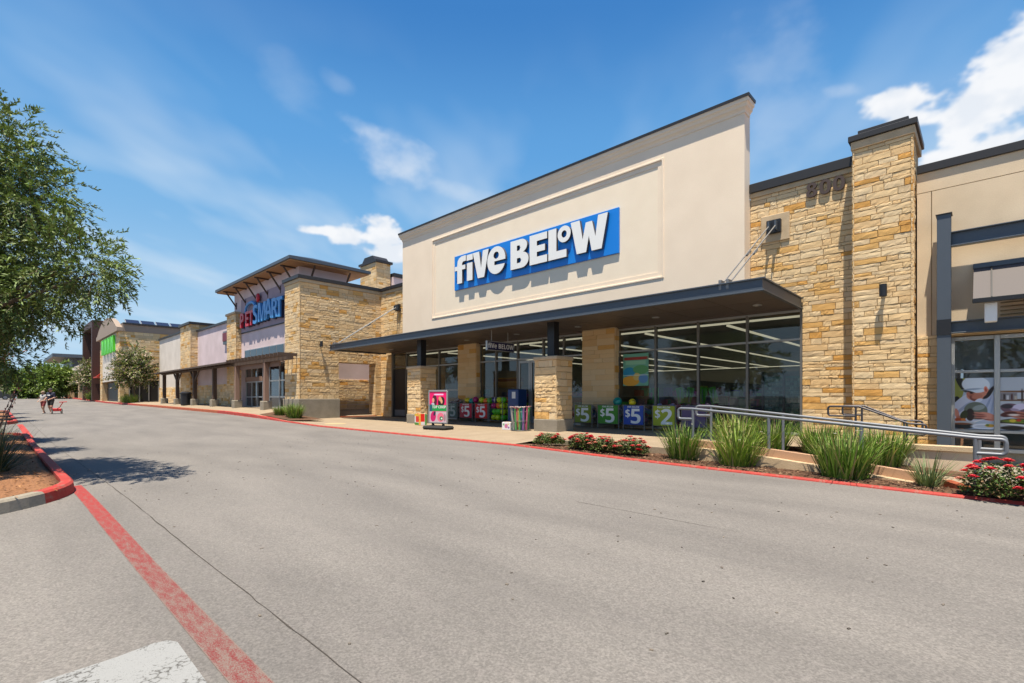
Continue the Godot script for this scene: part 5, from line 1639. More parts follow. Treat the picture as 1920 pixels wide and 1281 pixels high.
# ---------- ramp, steps and handrails ----------
func make_ramp() -> void:
	var top := func(x: float, z: float) -> float: return lerpf(-0.02, -0.27, clampf((x + 4.4) / 4.3, 0, 1))
	var s := sheet(steps(-4.4, -0.1, 0.86), [-10.52, -9.46], top)
	setting("ramp", s, M.concrete)
	setting("ramp", sheet([-0.1, 2.0, 9.0], [-10.52, -9.46], func(x, z): return -0.27), M.concrete)
	# low edging wall with a footing ledge, sloping down to the right, then curving out to the kerb
	var w := thing("edging_wall", "low pinkish stone edging wall with a pale ledge beside the ramp", "edging", Vector3(-2.2, -0.2, -9.38))
	var pts := [Vector2(-4.35, -9.38), Vector2(-3.7, -9.38), Vector2(-2.9, -9.38), Vector2(-2.1, -9.38), Vector2(-1.3, -9.36), Vector2(-0.7, -9.3), Vector2(-0.35, -9.12), Vector2(-0.1, -8.82)]
	var hi := [0.20, 0.18, 0.13, 0.06, -0.02, -0.08, -0.13, -0.17]
	var pink := textured("pink_stone", M.limestone.albedo_texture, 0.7, 0.9)
	pink.albedo_color = srgb(Color(0.78, 0.62, 0.60))
	for i in pts.size() - 1:
		var a: Vector2 = pts[i]
		var b: Vector2 = pts[i + 1]
		var d := (b - a).normalized()
		var m := Vector2(-d.y, d.x)   # towards the lane
		for k in [[0.0, 0.12, 0.0, "coping"], [0.12, 0.26, -0.13, "ledge"]]:
			var sh := Shape.new()
			var q := []
			for e in [[a, hi[i]], [b, hi[i + 1]]]:
				for o in [k[0], k[1]]:
					var p: Vector2 = e[0] + m * o
					q.append(Vector3(p.x, e[1] + k[2], p.y))
			var dn := Vector3(0, -0.42, 0)
			sh.quad(q[0], q[1], q[3], q[2], Vector3.UP)
			sh.quad(q[1], q[3], q[3] + dn, q[1] + dn, Vector3(m.x, 0, m.y))
			sh.quad(q[0], q[2], q[2] + dn, q[0] + dn, -Vector3(m.x, 0, m.y))
			if i == pts.size() - 2:
				sh.quad(q[2], q[3], q[3] + dn, q[2] + dn, Vector3(d.x, 0, d.y))
			if i == 0:
				sh.quad(q[0], q[1], q[1] + dn, q[0] + dn, -Vector3(d.x, 0, d.y))
			part(w, k[3], sh, (M.orange_kerb if i > 5 else pink) if k[3] == "coping" else M.limestone)
	# tan wall and steps behind the ramp
	var t := thing("retaining_wall", "low tan stucco retaining wall with a pale cap behind the ramp", "wall", Vector3(-1.2, -0.4, -11.3))
	boxed(t, "wall", Vector3(-2.3, -0.5, -11.42), Vector3(-0.15, 0.08, -11.3), M.tan_stucco)
	boxed(t, "cap", Vector3(-2.32, 0.08, -11.46), Vector3(-0.1, 0.175, -11.26), M.limestone, 0.01)
	var st := thing("steps", "concrete steps down beside the tall limestone pier", "steps", Vector3(-1.6, -0.4, -12.5))
	for i in 3:
		boxed(st, "step", Vector3(-2.3, -0.5, -13.45), Vector3(-1.85 + i * 0.4, -0.02 - i * 0.11, -11.43), M.grey_concrete)
	rail("galvanised handrail on the lane side of the ramp", -9.3, [[-4.37, 0.79], [-4.08, 0.785], [-0.11, 0.45], [0.19, 0.44]], [-4.08, -2.73, -1.4, -0.11], -0.2, M.galvanised)
	rail("galvanised handrail on the shop side of the ramp", -10.55, [[-4.55, 0.82], [-4.23, 0.815], [-0.08, 0.41], [0.21, 0.41]], [-4.23, -2.84, -1.6, -0.08], -0.2, M.galvanised)
	rail("dark steel stair handrail beside the retaining wall", -12.3, [[-2.44, 0.82], [-1.9, 0.82], [-1.1, 0.5], [-0.83, 0.49]], [-1.95, -1.12], -0.2, M.dark_rail, 0.02)
	rail("dark steel stair handrail close to the limestone pier", -13.2, [[-2.34, 0.82], [-1.94, 0.82], [-1.3, 0.53], [-0.95, 0.52]], [-1.98, -1.25], -0.2, M.dark_rail, 0.02)

func rail(label: String, z: float, line: Array, posts: Array, drop: float, mat: Material, r := 0.026) -> void:
	var h := thing("handrail", label, "handrail", Vector3(posts[1], -0.2, z), "handrails by the ramp and steps")
	var a: Array = line[0]
	var b: Array = line[-1]
	var pts := [Vector3(posts[0], a[1] + drop, z)]
	for k in 5:   # rounded return at the upper end
		var t := k / 4.0 * PI / 2
		pts.append(Vector3(a[0] + 0.05 - 0.05 * sin(t), a[1] + drop + 0.05 - 0.05 * cos(t), z))
	for k in 5:
		var t := k / 4.0 * PI / 2
		pts.append(Vector3(a[0] + 0.05 - 0.05 * cos(t), a[1] - 0.05 + 0.05 * sin(t), z))
	for q in line.slice(1, -1):
		pts.append(Vector3(q[0], q[1], z))
	for k in 5:
		var t := k / 4.0 * PI / 2
		pts.append(Vector3(b[0] - 0.05 + 0.05 * sin(t), b[1] - 0.05 + 0.05 * cos(t), z))
	for k in 5:
		var t := k / 4.0 * PI / 2
		pts.append(Vector3(b[0] - 0.05 + 0.05 * cos(t), b[1] + drop + 0.05 - 0.05 * sin(t), z))
	pts.append(Vector3(posts[-1], b[1] + drop, z))
	tubed(h, "rail", pts, r, mat, 12)
	for x in posts:
		var y := 0.0
		for i in line.size() - 1:
			if x >= line[i][0] and x <= line[i + 1][0]:
				y = lerpf(line[i][1], line[i + 1][1], (x - line[i][0]) / (line[i + 1][0] - line[i][0]))
		tubed(h, "post", [Vector3(x, -0.45, z), Vector3(x, y - r * 0.5, z)], r, mat, 12)


# ---------- islands on the car park side ----------
func make_islands() -> void:
	island(-21.5, -9.3, 0.9, 1.7)
	island(-48.0, -32.0, 0.9, 1.7)

func island(xa: float, xb: float, cz: float, r: float) -> void:
	var ring := []   # Vector3(x, z, red or not)
	for i in 25:
		var a := lerpf(-90.0, 90.0, i / 24.0)
		ring.append([xb + r * cos(deg_to_rad(a)), cz + r * sin(deg_to_rad(a)), a < -58.0])
	for x in steps(xb, xa, 1.2).slice(1, -1):
		ring.append([x, cz + r, false])
	for i in 25:
		var a := lerpf(90.0, 270.0, i / 24.0)
		ring.append([xa + r * cos(deg_to_rad(a)), cz + r * sin(deg_to_rad(a)), a > 215.0])
	for x in steps(xa, xb, 1.2).slice(1, -1):
		ring.append([x, cz - r, true])
	var red := Shape.new()
	var grey := Shape.new()
	var soil := Shape.new()
	var mid := Vector2((xa + xb) / 2, cz)
	var y0 := func(x: float, z: float) -> float: return road_y(x, z)
	var inner := []
	for i in ring.size():
		var p := Vector2(ring[i][0], ring[i][1])
		var ax := clampf(p.x, xa, xb)
		var d := (p - Vector2(ax, cz)).normalized()
		inner.append(p - d * 0.15)
	for i in ring.size():
		var j := (i + 1) % ring.size()
		var s := red if ring[i][2] else grey
		var rows := []
		for k in [i, j]:
			var p := Vector2(ring[k][0], ring[k][1])
			var q: Vector2 = inner[k]
			var e := (p - q).normalized() * 0.025
			var y := road_y(p.x, p.y)
			rows.append([Vector3(p.x, y - 0.03, p.y), Vector3(p.x - e.x * 0.7, y + 0.125, p.y - e.y * 0.7), Vector3(p.x - e.x * 1.8, y + 0.15, p.y - e.y * 1.8), Vector3(q.x, y + 0.15, q.y), Vector3(q.x, y + 0.05, q.y)])
		var out := Vector3(ring[i][0] - inner[i].x, 0, ring[i][1] - inner[i].y)
		s.quad(rows[0][0], rows[1][0], rows[1][1], rows[0][1], out)
		s.quad(rows[0][1], rows[1][1], rows[1][2], rows[0][2], out.normalized() + Vector3.UP)
		s.quad(rows[0][2], rows[1][2], rows[1][3], rows[0][3], Vector3.UP)
		s.quad(rows[0][3], rows[1][3], rows[1][4], rows[0][4], -out)
	setting("kerb", red, M.red_kerb)
	setting("kerb", grey, M.grey_concrete)
	var f := FastNoiseLite.new()
	f.frequency = 1.2
	f.seed = 4
	soil = sheet(steps(xa - r + 0.2, xb + r - 0.2, 0.25), steps(cz - r + 0.16, cz + r - 0.16, 0.22), func(x, z):
		var ax2 := clampf(x, xa, xb)
		var gone := Vector2(x - ax2, z - cz).length() - (r - 0.16)
		return road_y(x, z) + 0.13 + f.get_noise_2d(x, z) * 0.035 - smoothstep(-0.02, 0.12, gone) * 0.4)
	setting("planting_bed", soil, M.dry_earth)


# ---------- trees ----------
func leaf(s: Shape, at: Vector3, dir: Vector3, face: Vector3, length: float, wide: float, col: Color) -> void:
	var side := dir.cross(face).normalized() * wide / 2
	var m := side.cross(dir).normalized()
	var fold := m * wide * 0.18
	s.col = col
	var tip := at + dir * length - m * length * 0.12
	var mid := at + dir * length * 0.45
	s.tri(at, mid + side + fold, tip, m, m, m)
	s.tri(at, mid - side + fold, tip, m, m, m)

func twig_meshes(seed_: int, kinds: int, leaves: int, length: float, leaf_len: float, leaf_wide: float, cols: Array) -> Array:
	var r := RandomNumberGenerator.new()
	r.seed = seed_
	var out := []
	for k in kinds:
		var s := Shape.new()
		var p := Vector3()
		var d := Vector3(0, 0, 1)
		var pts := [p]
		for i in 5:
			d = (d + Vector3(r.randf_range(-0.25, 0.25), r.randf_range(-0.3, 0.15), 0)).normalized()
			p += d * length / 5.0
			pts.append(p)
		s.col = Color(0.09, 0.06, 0.035)
		for i in 5:
			var w := 0.004 * length / 0.35
			s.quad(pts[i] - Vector3(w, 0, 0), pts[i] + Vector3(w, 0, 0), pts[i + 1] + Vector3(w * 0.6, 0, 0), pts[i + 1] - Vector3(w * 0.6, 0, 0), Vector3.UP)
		for i in leaves:
			var t := pow(r.randf(), 0.7)
			var at: Vector3 = pts[mini(4, int(t * 5))].lerp(pts[mini(5, int(t * 5) + 1)], t * 5 - int(t * 5))
			var a := r.randf() * TAU
			var dir := (Vector3(cos(a), sin(a) * 0.7, 0.75)).normalized()
			var face := Vector3(r.randf_range(-0.6, 0.6), 1.0, r.randf_range(-0.6, 0.6)).normalized()
			var c: Color = cols[r.randi() % cols.size()]
			leaf(s, at, dir, face, leaf_len * r.randf_range(0.7, 1.2), leaf_wide * r.randf_range(0.8, 1.2), c * r.randf_range(0.8, 1.2))
		out.append(s.mesh())
	return out

# clusters: [centre, radius]; returns the node. Coordinates of clusters are relative to the foot of the trunk.
func tree(called: String, label: String, group: String, at: Vector3, clusters: Array, twigs: Array, count: int, size: float, trunk_r: float, fork: float, seed_: int, tints: Array) -> Node3D:
	var r := RandomNumberGenerator.new()
	r.seed = seed_
	var t := thing(called, label, "tree", at, group)
	var trunk := Shape.new()
	var top := Vector3(r.randf_range(-0.1, 0.1), fork, r.randf_range(-0.1, 0.1))
	trunk.tube([at + Vector3(0, -0.15, 0), at + Vector3(trunk_r * 0.3, fork * 0.3, 0), at + top * Vector3(0.6, 0.7, 0.6), at + top], trunk_r * 1.15, 9, trunk_r * 0.75)
	part(t, "trunk", trunk, M.bark)
	var vol := 0.0
	for c in clusters:
		vol += c[1] * c[1]
		var b := Shape.new()
		var mid: Vector3 = top.lerp(c[0], 0.5) + Vector3(0, 0.15, 0)
		b.tube([at + top - Vector3(0, 0.05, 0), at + mid, at + c[0]], trunk_r * 0.55, 7, trunk_r * 0.12)
		part(t, "branch", b, M.bark)
	var lists := []
	for k in twigs.size():
		lists.append([])
	for c in clusters:
		var n := int(count * c[1] * c[1] / vol)
		for i in n:
			var d := Vector3(r.randfn(), r.randfn() * 0.8, r.randfn()).normalized()
			var p: Vector3 = c[0] + d * c[1] * pow(r.randf(), 0.45) * r.randf_range(0.75, 1.12)
			var dir := (d + Vector3(r.randf_range(-0.5, 0.5), r.randf_range(-0.55, 0.25), r.randf_range(-0.5, 0.5))).normalized()
			var side := Vector3.UP.cross(dir)
			side = Vector3.RIGHT if side.length() < 0.05 else side.normalized()
			var bs := Basis(side, dir.cross(side), dir).rotated(dir, r.randf_range(-0.5, 0.5)) * Basis.from_scale(Vector3.ONE * size * r.randf_range(0.75, 1.25))
			lists[r.randi() % twigs.size()].append([Transform3D(bs, p), tints[r.randi() % tints.size()]])
	for k in twigs.size():
		var mm := MultiMesh.new()
		mm.transform_format = MultiMesh.TRANSFORM_3D
		mm.use_colors = true
		mm.mesh = twigs[k]
		mm.instance_count = lists[k].size()
		for i in lists[k].size():
			mm.set_instance_transform(i, lists[k][i][0])
			mm.set_instance_color(i, lists[k][i][1])
		var mi := MultiMeshInstance3D.new()
		mi.name = "foliage"
		mi.multimesh = mm
		mi.material_override = M.foliage
		mi.set_meta("kind", "stuff")
		t.add_child(mi, true)
	return t

func make_trees() -> void:
	var dark := [Color(0.105, 0.165, 0.045), Color(0.135, 0.205, 0.055), Color(0.085, 0.135, 0.038), Color(0.20, 0.275, 0.11), Color(0.16, 0.23, 0.075)]
	var oak := twig_meshes(41, 4, 26, 0.36, 0.068, 0.022, dark)
	var grey := [Color(1, 1, 1), Color(0.85, 0.9, 0.85), Color(1.15, 1.15, 1.0), Color(0.95, 0.9, 0.85)]
	var foot := Vector3(-12.3, road_y(-12.3, 1.3) + 0.1, 1.3)
	var world := [[-11.1, 4.85, -0.05, 0.66], [-10.55, 3.85, -0.4, 0.66], [-9.75, 2.95, -0.82, 0.62], [-10.75, 2.6, -0.3, 0.7], [-11.57, 4.32, 0.27, 1.1], [-11.5, 2.8, 0.3, 1.0], [-11.6, 1.75, 0.1, 0.5], [-12.3, 1.7, 0.6, 0.6], [-12.11, 3.48, 0.79, 1.2], [-12.24, 5.3, 0.63, 1.0], [-9.25, 2.78, -1.01, 0.34],
		[-13.3, 4.6, 2.0, 1.3], [-12.4, 3.0, 2.5, 1.2], [-11.2, 4.2, 2.2, 1.1], [-13.6, 2.8, 0.9, 1.0], [-10.6, 3.2, 1.2, 0.9]]
	var cl := []
	for q in world:
		cl.append([Vector3(q[0], q[1], q[2]) - foot, q[3]])
	var first := tree("oak_tree", "broad green oak with narrow leaves in the kerbed bed by the red stripe", "oaks in the kerbed beds", foot, cl, oak, 7200, 1.0, 0.12, 1.7, 51, grey)
	var cl2 := []
	for q in [[0, 3.9, 0, 0.9], [0.6, 3.3, -0.3, 0.7], [-0.6, 3.4, 0.2, 0.7], [0.1, 3.2, 0.7, 0.7], [0.2, 3.3, -0.7, 0.6], [0.0, 4.5, 0.1, 0.6], [0.5, 4.0, -0.5, 0.6]]:
		cl2.append([Vector3(q[0], q[1], q[2]), q[3]])
	var p := Vector3(-16.6, road_y(-16.6, 0.7) + 0.1, 0.7)
	tree("oak_tree", "young oak behind the broad oak in the same kerbed bed", "oaks in the kerbed beds", p, cl2, oak, 1500, 1.15, 0.08, 1.6, 52, grey)
	var pinks := [Color(0.10, 0.15, 0.03), Color(0.13, 0.19, 0.04), Color(0.17, 0.23, 0.06), Color(0.45, 0.13, 0.13)]
	var crape := twig_meshes(43, 3, 20, 0.36, 0.075, 0.036, pinks)
	p = Vector3(-20.3, road_y(-20.3, 0.8) + 0.1, 0.8)
	tree("crape_myrtle", "crape myrtle with reddish blooms at the far end of the first kerbed bed", "crape myrtles", p, cl2, crape, 1300, 1.15, 0.05, 1.4, 53, grey)
	var i := 0
	for q in [[-33.5, 0.8], [-38.0, 1.0], [-45.0, 0.9]]:
		p = Vector3(q[0], road_y(q[0], q[1]) + 0.1, q[1])
		tree("crape_myrtle", ["crape myrtle nearest the nose of the second kerbed bed", "crape myrtle in the middle of the second kerbed bed", "crape myrtle at the far end of the second kerbed bed"][i], "crape myrtles", p, cl2, crape, 700, 1.5, 0.05, 1.3, 60 + i, grey)
		i += 1
	# trees along the shop pavement
	var bright := [Color(0.11, 0.18, 0.03), Color(0.16, 0.24, 0.04), Color(0.09, 0.15, 0.03), Color(0.22, 0.29, 0.08)]
	var broad := twig_meshes(47, 3, 16, 0.36, 0.085, 0.045, bright)
	var flowery := twig_meshes(48, 3, 16, 0.36, 0.085, 0.045, [Color(0.10, 0.15, 0.035), Color(0.14, 0.20, 0.05), Color(0.20, 0.24, 0.09), Color(0.50, 0.40, 0.36)])
	var cl3 := []
	for q in [[0, 3.2, 0, 1.1], [0.9, 2.6, 0.2, 0.9], [-0.9, 2.7, 0, 0.9], [0.2, 4.1, 0, 0.8], [0.5, 2.4, 0.9, 0.8], [-0.3, 2.4, -0.8, 0.8], [-0.6, 3.6, 0.3, 0.7]]:
		cl3.append([Vector3(q[0], q[1], q[2]), q[3]])
	tree("pavement_tree", "round tree with pale blooms before the arched stone shop", "trees along the pavement", Vector3(-57.5, 0.75, -9.1), cl3, flowery, 900, 2.1, 0.1, 1.7, 70, grey)
	tree("pavement_tree", "smaller bushy tree before the dark brown framed shop", "trees along the pavement", Vector3(-79.0, 0.75, -8.6), cl3, flowery, 600, 2.4, 0.09, 1.2, 71, grey)
	var k := 0
	for q in [[-103, -7.0, 0.82], [-109, -5.6, 0.78], [-112, -3.6, 0.72], [-116, -7.4, 0.9]]:
		var big := []
		for c in cl3:
			big.append([c[0] * 1.25 * q[2], c[1] * 1.5 * q[2]])
		tree("pavement_tree", ["bright green tree beyond the walkers, foremost of its row", "bright green tree, second of the row beyond the walkers", "bright green tree, third of the row beyond the walkers", "bright green tree, last of the row beyond the walkers"][k], "trees along the pavement", Vector3(q[0], 0.8, q[1]), big, broad, 420, 4.6, 0.14, 1.6, 80 + k, grey)
		k += 1
	# trees out in the car park, which the shop windows mirror
	k = 0
	var lot := ["car park tree standing opposite the shop windows", "car park tree opposite the stone piers", "car park tree opposite the restaurant", "car park tree opposite the pet shop", "car park tree in the far rows of the lot"]
	for q in [[-6.0, 17.0, 1.35], [-17.0, 19.0, 1.5], [5.0, 18.0, 1.4], [-30.0, 16.0, 1.3], [-2.0, 34.0, 2.0]]:
		var big := []
		for c in cl3:
			big.append([c[0] * 1.2 * q[2], c[1] * 1.3 * q[2]])
		tree("lot_tree", lot[k], "trees in the car park", Vector3(q[0], road_y(q[0], q[1]), q[1]), big, broad, 500, 3.6, 0.14, 1.8, 90 + k, grey)
		k += 1
	# a far belt of trees closing the view
	for j in 9:
		var big := []
		for c in cl3:
			big.append([c[0] * 2.4 * Vector3(1, 0.75, 1), c[1] * 2.9])
		var x := -228.0 - (j % 3) * 9.0
		var z := -30.0 + j * 9.5
		tree("distant_tree", "distant rounded tree in the belt behind the far low building", "belt of distant trees", Vector3(x, 0.6, z), big, broad, 260, 11.0, 0.3, 2.4, 120 + j, grey)


# ---------- planting ----------
func blade(s: Shape, at: Vector3, az: float, lean: float, length: float, wide: float, droop: float, col: Color) -> void:
	var h := Vector3(cos(az), 0, sin(az))
	var side := Vector3(-sin(az), 0, cos(az)) * wide / 2
	var n := 5
	var last := at
	var lw := side
	s.col = col
	for i in range(1, n + 1):
		var t := float(i) / n
		var p := at + h * length * (lean * t + droop * 0.55 * t * t * t) + Vector3.UP * length * (t * sqrt(maxf(0.05, 1.0 - lean * lean)) - droop * 0.5 * pow(t, 3.2))
		var w := side * (1.0 - pow(t, 2.2)) if i < n else Vector3()
		var m := (p - last).cross(side).normalized()
		if m.y < 0.0:
			m = -m
		s.tri(last - lw, last + lw, p + w, m, m, m)
		if i < n:
			s.tri(last - lw, p + w, p - w, m, m, m)
		last = p
		lw = w

func clump_mesh(seed_: int, n: int, height: float, spread: float, wide: float, cols: Array, upright := 0.5) -> ArrayMesh:
	var r := RandomNumberGenerator.new()
	r.seed = seed_
	var s := Shape.new()
	for i in n:
		var a := r.randf() * TAU
		var d := sqrt(r.randf()) * spread
		var lean := r.randf_range(0.02, upright) + d * 0.25
		blade(s, Vector3(cos(a) * d, -0.03, sin(a) * d), a + r.randf_range(-0.9, 0.9), lean, height * r.randf_range(0.55, 1.1), wide * r.randf_range(0.7, 1.3), r.randf_range(0.0, 0.75) * r.randf(), cols[r.randi() % cols.size()] * r.randf_range(0.75, 1.25))
	return s.mesh()

func bed_y(x: float, z: float) -> float:
	return kerb_y(x) - 0.01

func make_planting() -> void:
	var r := RandomNumberGenerator.new()
	r.seed = 7
	var f := FastNoiseLite.new()
	f.frequency = 2.2
	f.seed = 3
	# mulch beds: along the kerb at the right, behind the ramp, and before the pet shop's stone corner
	var s := Shape.new()
	var back := func(x: float) -> float: return lerpf(-8.56, -9.46, smoothstep(-7.9, -6.6, x))
	var xs := steps(-7.9, 9.0, 0.18)
	for i in xs.size() - 1:
		for j in 5:
			var q := []
			for k in [[0, 0], [1, 0], [1, 1], [0, 1]]:
				var x: float = xs[i + k[0]]
				var z := lerpf(KERB_Z - 0.042, back.call(x), (j + k[1]) / 5.0)
				q.append(Vector3(x, bed_y(x, z) + (f.get_noise_2d(x * 2, z * 2) * 0.02 + 0.02) * (1.0 if j + k[1] > 0 else 0.0) - (0.0 if j + k[1] > 0 else 0.02), z))
			s.quad(q[0], q[1], q[2], q[3], Vector3.UP)
	setting("planting_bed", s, M.mulch)
	setting("planting_bed", sheet(steps(-4.6, -0.16, 0.3), [-11.32, -11.1, -10.9, -10.7, -10.6], func(x, z): return lerpf(0.0, -0.26, (x + 4.6) / 4.5) + f.get_noise_2d(x * 2, z * 2) * 0.02), M.mulch)
	setting("planting_bed", sheet(steps(-24.4, -20.8, 0.3), [-10.0, -9.6, -9.2, -8.8, -8.56], func(x, z): return maxf(walk_y(x, z), kerb_y(x)) + 0.02 + f.get_noise_2d(x * 2, z * 2) * 0.02), M.mulch)
	var edge := boxed(self, "kerb", Vector3(-7.95, -0.25, -9.50), Vector3(-4.4, -0.018, -9.44), M.concrete)
	edge.set_meta("kind", "structure")
	# bark chips and litter
	var chips := Shape.new()
	for i in 2600:
		var x := r.randf_range(-7.6, 1.6)
		var z := lerpf(KERB_Z - 0.08, back.call(x), r.randf())
		var y := bed_y(x, z) + f.get_noise_2d(x * 2, z * 2) * 0.02 + 0.024
		var k := r.randf()
		chips.col = Color(0.15, 0.075, 0.04).lerp(Color(0.05, 0.025, 0.014), r.randf()) if k < 0.8 else Color(0.30, 0.19, 0.11)
		chips.boxt(Transform3D(Basis.from_euler(Vector3(r.randf_range(-0.4, 0.4), r.randf() * TAU, r.randf_range(-0.4, 0.4))), Vector3(x, y, z)), Vector3(r.randf_range(0.02, 0.06), 0.007, r.randf_range(0.008, 0.02)))
	var co := part(self, "bark_chips", chips, M.tinted)
	co.set_meta("kind", "stuff")
	tag(co, "brown bark chips scattered over the planting bed along the kerb", "mulch")
	var leaves := Shape.new()
	for i in 1500:
		var x := r.randf_range(-21.0, -8.0)
		var z := r.randf_range(-0.55, 2.3)
		leaves.col = Color(0.40, 0.20, 0.08).lerp(Color(0.16, 0.08, 0.04), r.randf())
		leaf(leaves, Vector3(x, road_y(x, z) + 0.15 + f.get_noise_2d(x, z) * 0.02, z), Vector3(r.randf_range(-1, 1), r.randf_range(0, 0.3), r.randf_range(-1, 1)).normalized(), Vector3.UP, 0.06, 0.025, leaves.col)
	var lo := part(self, "leaf_litter", leaves, M.tinted)
	lo.set_meta("kind", "stuff")
	tag(lo, "dry fallen leaves on the soil of the kerbed bed under the oak", "leaf litter")
	# grit and bits of leaf on the road
	var bits := Shape.new()
	for i in 260:
		var x := r.randf_range(-14.0, 2.5)
		var z := r.randf_range(-8.2, -0.9)
		bits.col = Color(0.06, 0.05, 0.045).lerp(Color(0.24, 0.20, 0.16), r.randf())
		bits.boxt(Transform3D(Basis.from_euler(Vector3(r.randf_range(-0.3, 0.3), r.randf() * TAU, 0)), Vector3(x, road_y(x, z) + 0.004, z)), Vector3(r.randf_range(0.008, 0.03), 0.006, r.randf_range(0.006, 0.016)))
	var bo := part(self, "road_grit", bits, M.tinted)
	bo.set_meta("kind", "stuff")
	tag(bo, "small dark bits of grit and leaf lying on the road", "grit")
	# strap-leaved clumps
	var green := [Color(0.07, 0.15, 0.015), Color(0.115, 0.23, 0.024), Color(0.175, 0.31, 0.04), Color(0.05, 0.105, 0.012), Color(0.26, 0.36, 0.075), Color(0.26, 0.23, 0.10)]
	var lime := [Color(0.13, 0.23, 0.022), Color(0.21, 0.33, 0.038), Color(0.29, 0.40, 0.075), Color(0.09, 0.165, 0.018), Color(0.32, 0.27, 0.12)]
	var kinds := [clump_mesh(1, 420, 0.72, 0.22, 0.016, green, 0.55), clump_mesh(2, 380, 0.80, 0.24, 0.016, lime, 0.6), clump_mesh(3, 520, 0.74, 0.26, 0.017, green, 0.5)]
	var spots := [
		[-4.15, -9.05, 0, 1.08, "dense strap-leaved clump left of the ramp rail's end loop"], [-3.15, -9.0, 1, 1.08, "loose strap-leaved clump with dry stems in front of the edging wall's start"], [-1.55, -8.9, 2, 1.12, "large dark green strap-leaved clump between the rail posts, before the ledge"],
		[-3.9, -11.0, 1, 1.12, "strap-leaved clump behind the ramp at its upper end"], [-3.15, -10.95, 0, 1.12, "strap-leaved clump behind the ramp, second from its upper end"], [-2.3, -11.0, 2, 1.08, "strap-leaved clump behind the ramp, third from its upper end"], [-1.35, -10.95, 2, 1.1, "strap-leaved clump behind the ramp beside the retaining wall"],
		[-22.75, -9.35, 0, 0.95, "strap-leaved clump at the pet shop's stone corner, lighter one"], [-22.0, -9.2, 2, 1.0, "strap-leaved clump at the pet shop's stone corner, next to the paving"], [-23.7, -9.2, 2, 0.7, "small strap-leaved clump tight against the stone corner's plinth"]]
	var n := 0
	for q in spots:
		var y := bed_y(q[0], q[1]) + 0.03 if q[1] > -9.4 and q[0] > -8 else (lerpf(0.0, -0.26, (q[0] + 4.6) / 4.5) if q[0] > -8 else maxf(walk_y(q[0], q[1]), kerb_y(q[0])) + 0.03)
		var t := thing("grass_clump", q[4], "plant", Vector3(q[0], y, q[1]), "strap-leaved clumps in the beds")
		t.rotation.y = n * 1.3
		t.scale = Vector3.ONE * q[3]
		put(t, "leaves", kinds[q[2]], M.foliage)
		var fl := Shape.new()
		for i in 9:
			var a := r.randf() * TAU
			var d := r.randf_range(0.1, 0.42)
			var p := Vector3(cos(a) * d, r.randf_range(0.35, 0.72), sin(a) * d)
			fl.col = Color(0.62, 0.60, 0.30) if r.randf() < 0.6 else Color(0.70, 0.68, 0.58)
			for j in 5:
				leaf(fl, p, Vector3(cos(j * TAU / 5), 0.5, sin(j * TAU / 5)).normalized(), Vector3.UP, 0.03, 0.016, fl.col)
		put(t, "flowers", fl.mesh(), M.tinted).set_meta("kind", "stuff")
		n += 1
	var spiky := clump_mesh(9, 120, 0.62, 0.09, 0.013, [Color(0.10, 0.15, 0.05), Color(0.14, 0.19, 0.08), Color(0.20, 0.24, 0.12)], 0.75)
	var t2 := thing("grass_clump", "small spiky grey-green tuft before the low tan wall", "plant", Vector3(-0.58, bed_y(-0.58, -8.85) + 0.02, -8.85), "strap-leaved clumps in the beds")
	put(t2, "leaves", spiky, M.foliage)
	# clumps along the far pavement
	n = 0
	for q in [[-56.6, -8.85, 1.3], [-58.2, -8.8, 1.2], [-59.6, -8.85, 1.2], [-78.0, -8.7, 1.6], [-80.5, -8.7, 1.6], [-83.0, -8.7, 1.5]]:
		var t := thing("grass_clump", "low bright green clump under the tree before the " + ("arched stone shop" if n < 3 else "brown framed shop"), "plant", Vector3(q[0], kerb_y(q[0]), q[1]), "low clumps under the pavement trees by the " + ("arched shop" if n < 3 else "framed shop"))
		t.scale = Vector3.ONE * q[2]
		put(t, "leaves", kinds[1], M.foliage)
		n += 1
	make_roses(r)
	# red yuccas in the kerbed bed
	var yuc := [Color(0.06, 0.09, 0.045), Color(0.09, 0.12, 0.06), Color(0.045, 0.07, 0.035), Color(0.20, 0.17, 0.09)]
	var ym := clump_mesh(12, 260, 0.95, 0.1, 0.016, yuc, 0.92)
	n = 0
	for q in [[-11.4, -0.02, 1.0, "spiky red yucca with bare flower stalks at the near end of the kerbed bed"], [-13.6, 0.1, 0.9, "second spiky red yucca behind the first in the kerbed bed"], [-18.5, 0.0, 0.9, "spiky red yucca at the far end of the first kerbed bed"]]:
		var at := Vector3(q[0], road_y(q[0], q[1]) + 0.12, q[1])
		var t := thing("yucca", q[3], "plant", at, "yuccas in the kerbed bed")
		put(t, "leaves", ym, M.foliage).scale = Vector3.ONE * q[2]
		for k in 2:
			var stalk := Shape.new()
			stalk.col = Color(0.10, 0.055, 0.05)
			var a := 2.2 + k * 1.3 + n
			var tip := at + Vector3(cos(a) * 0.45, 1.25 + 0.2 * k, sin(a) * 0.35 - 0.15)
			var pts := [at, at.lerp(tip, 0.5) + Vector3(0, 0.1, 0), tip]
			stalk.tube(pts, 0.009, 6, 0.005)
			for j in 7:
				var p: Vector3 = pts[1].lerp(tip, j / 6.0)
				stalk.col = Color(0.30, 0.10, 0.09) if j % 2 else Color(0.14, 0.08, 0.06)
				stalk.lathe(p + Vector3(r.randf_range(-0.04, 0.04), 0, r.randf_range(-0.04, 0.04)), [Vector2(0, -0.02), Vector2(0.013, 0.0), Vector2(0.009, 0.025), Vector2(0, 0.035)], 6)
			part(t, "flower_stalk", stalk, M.tinted)
		n += 1

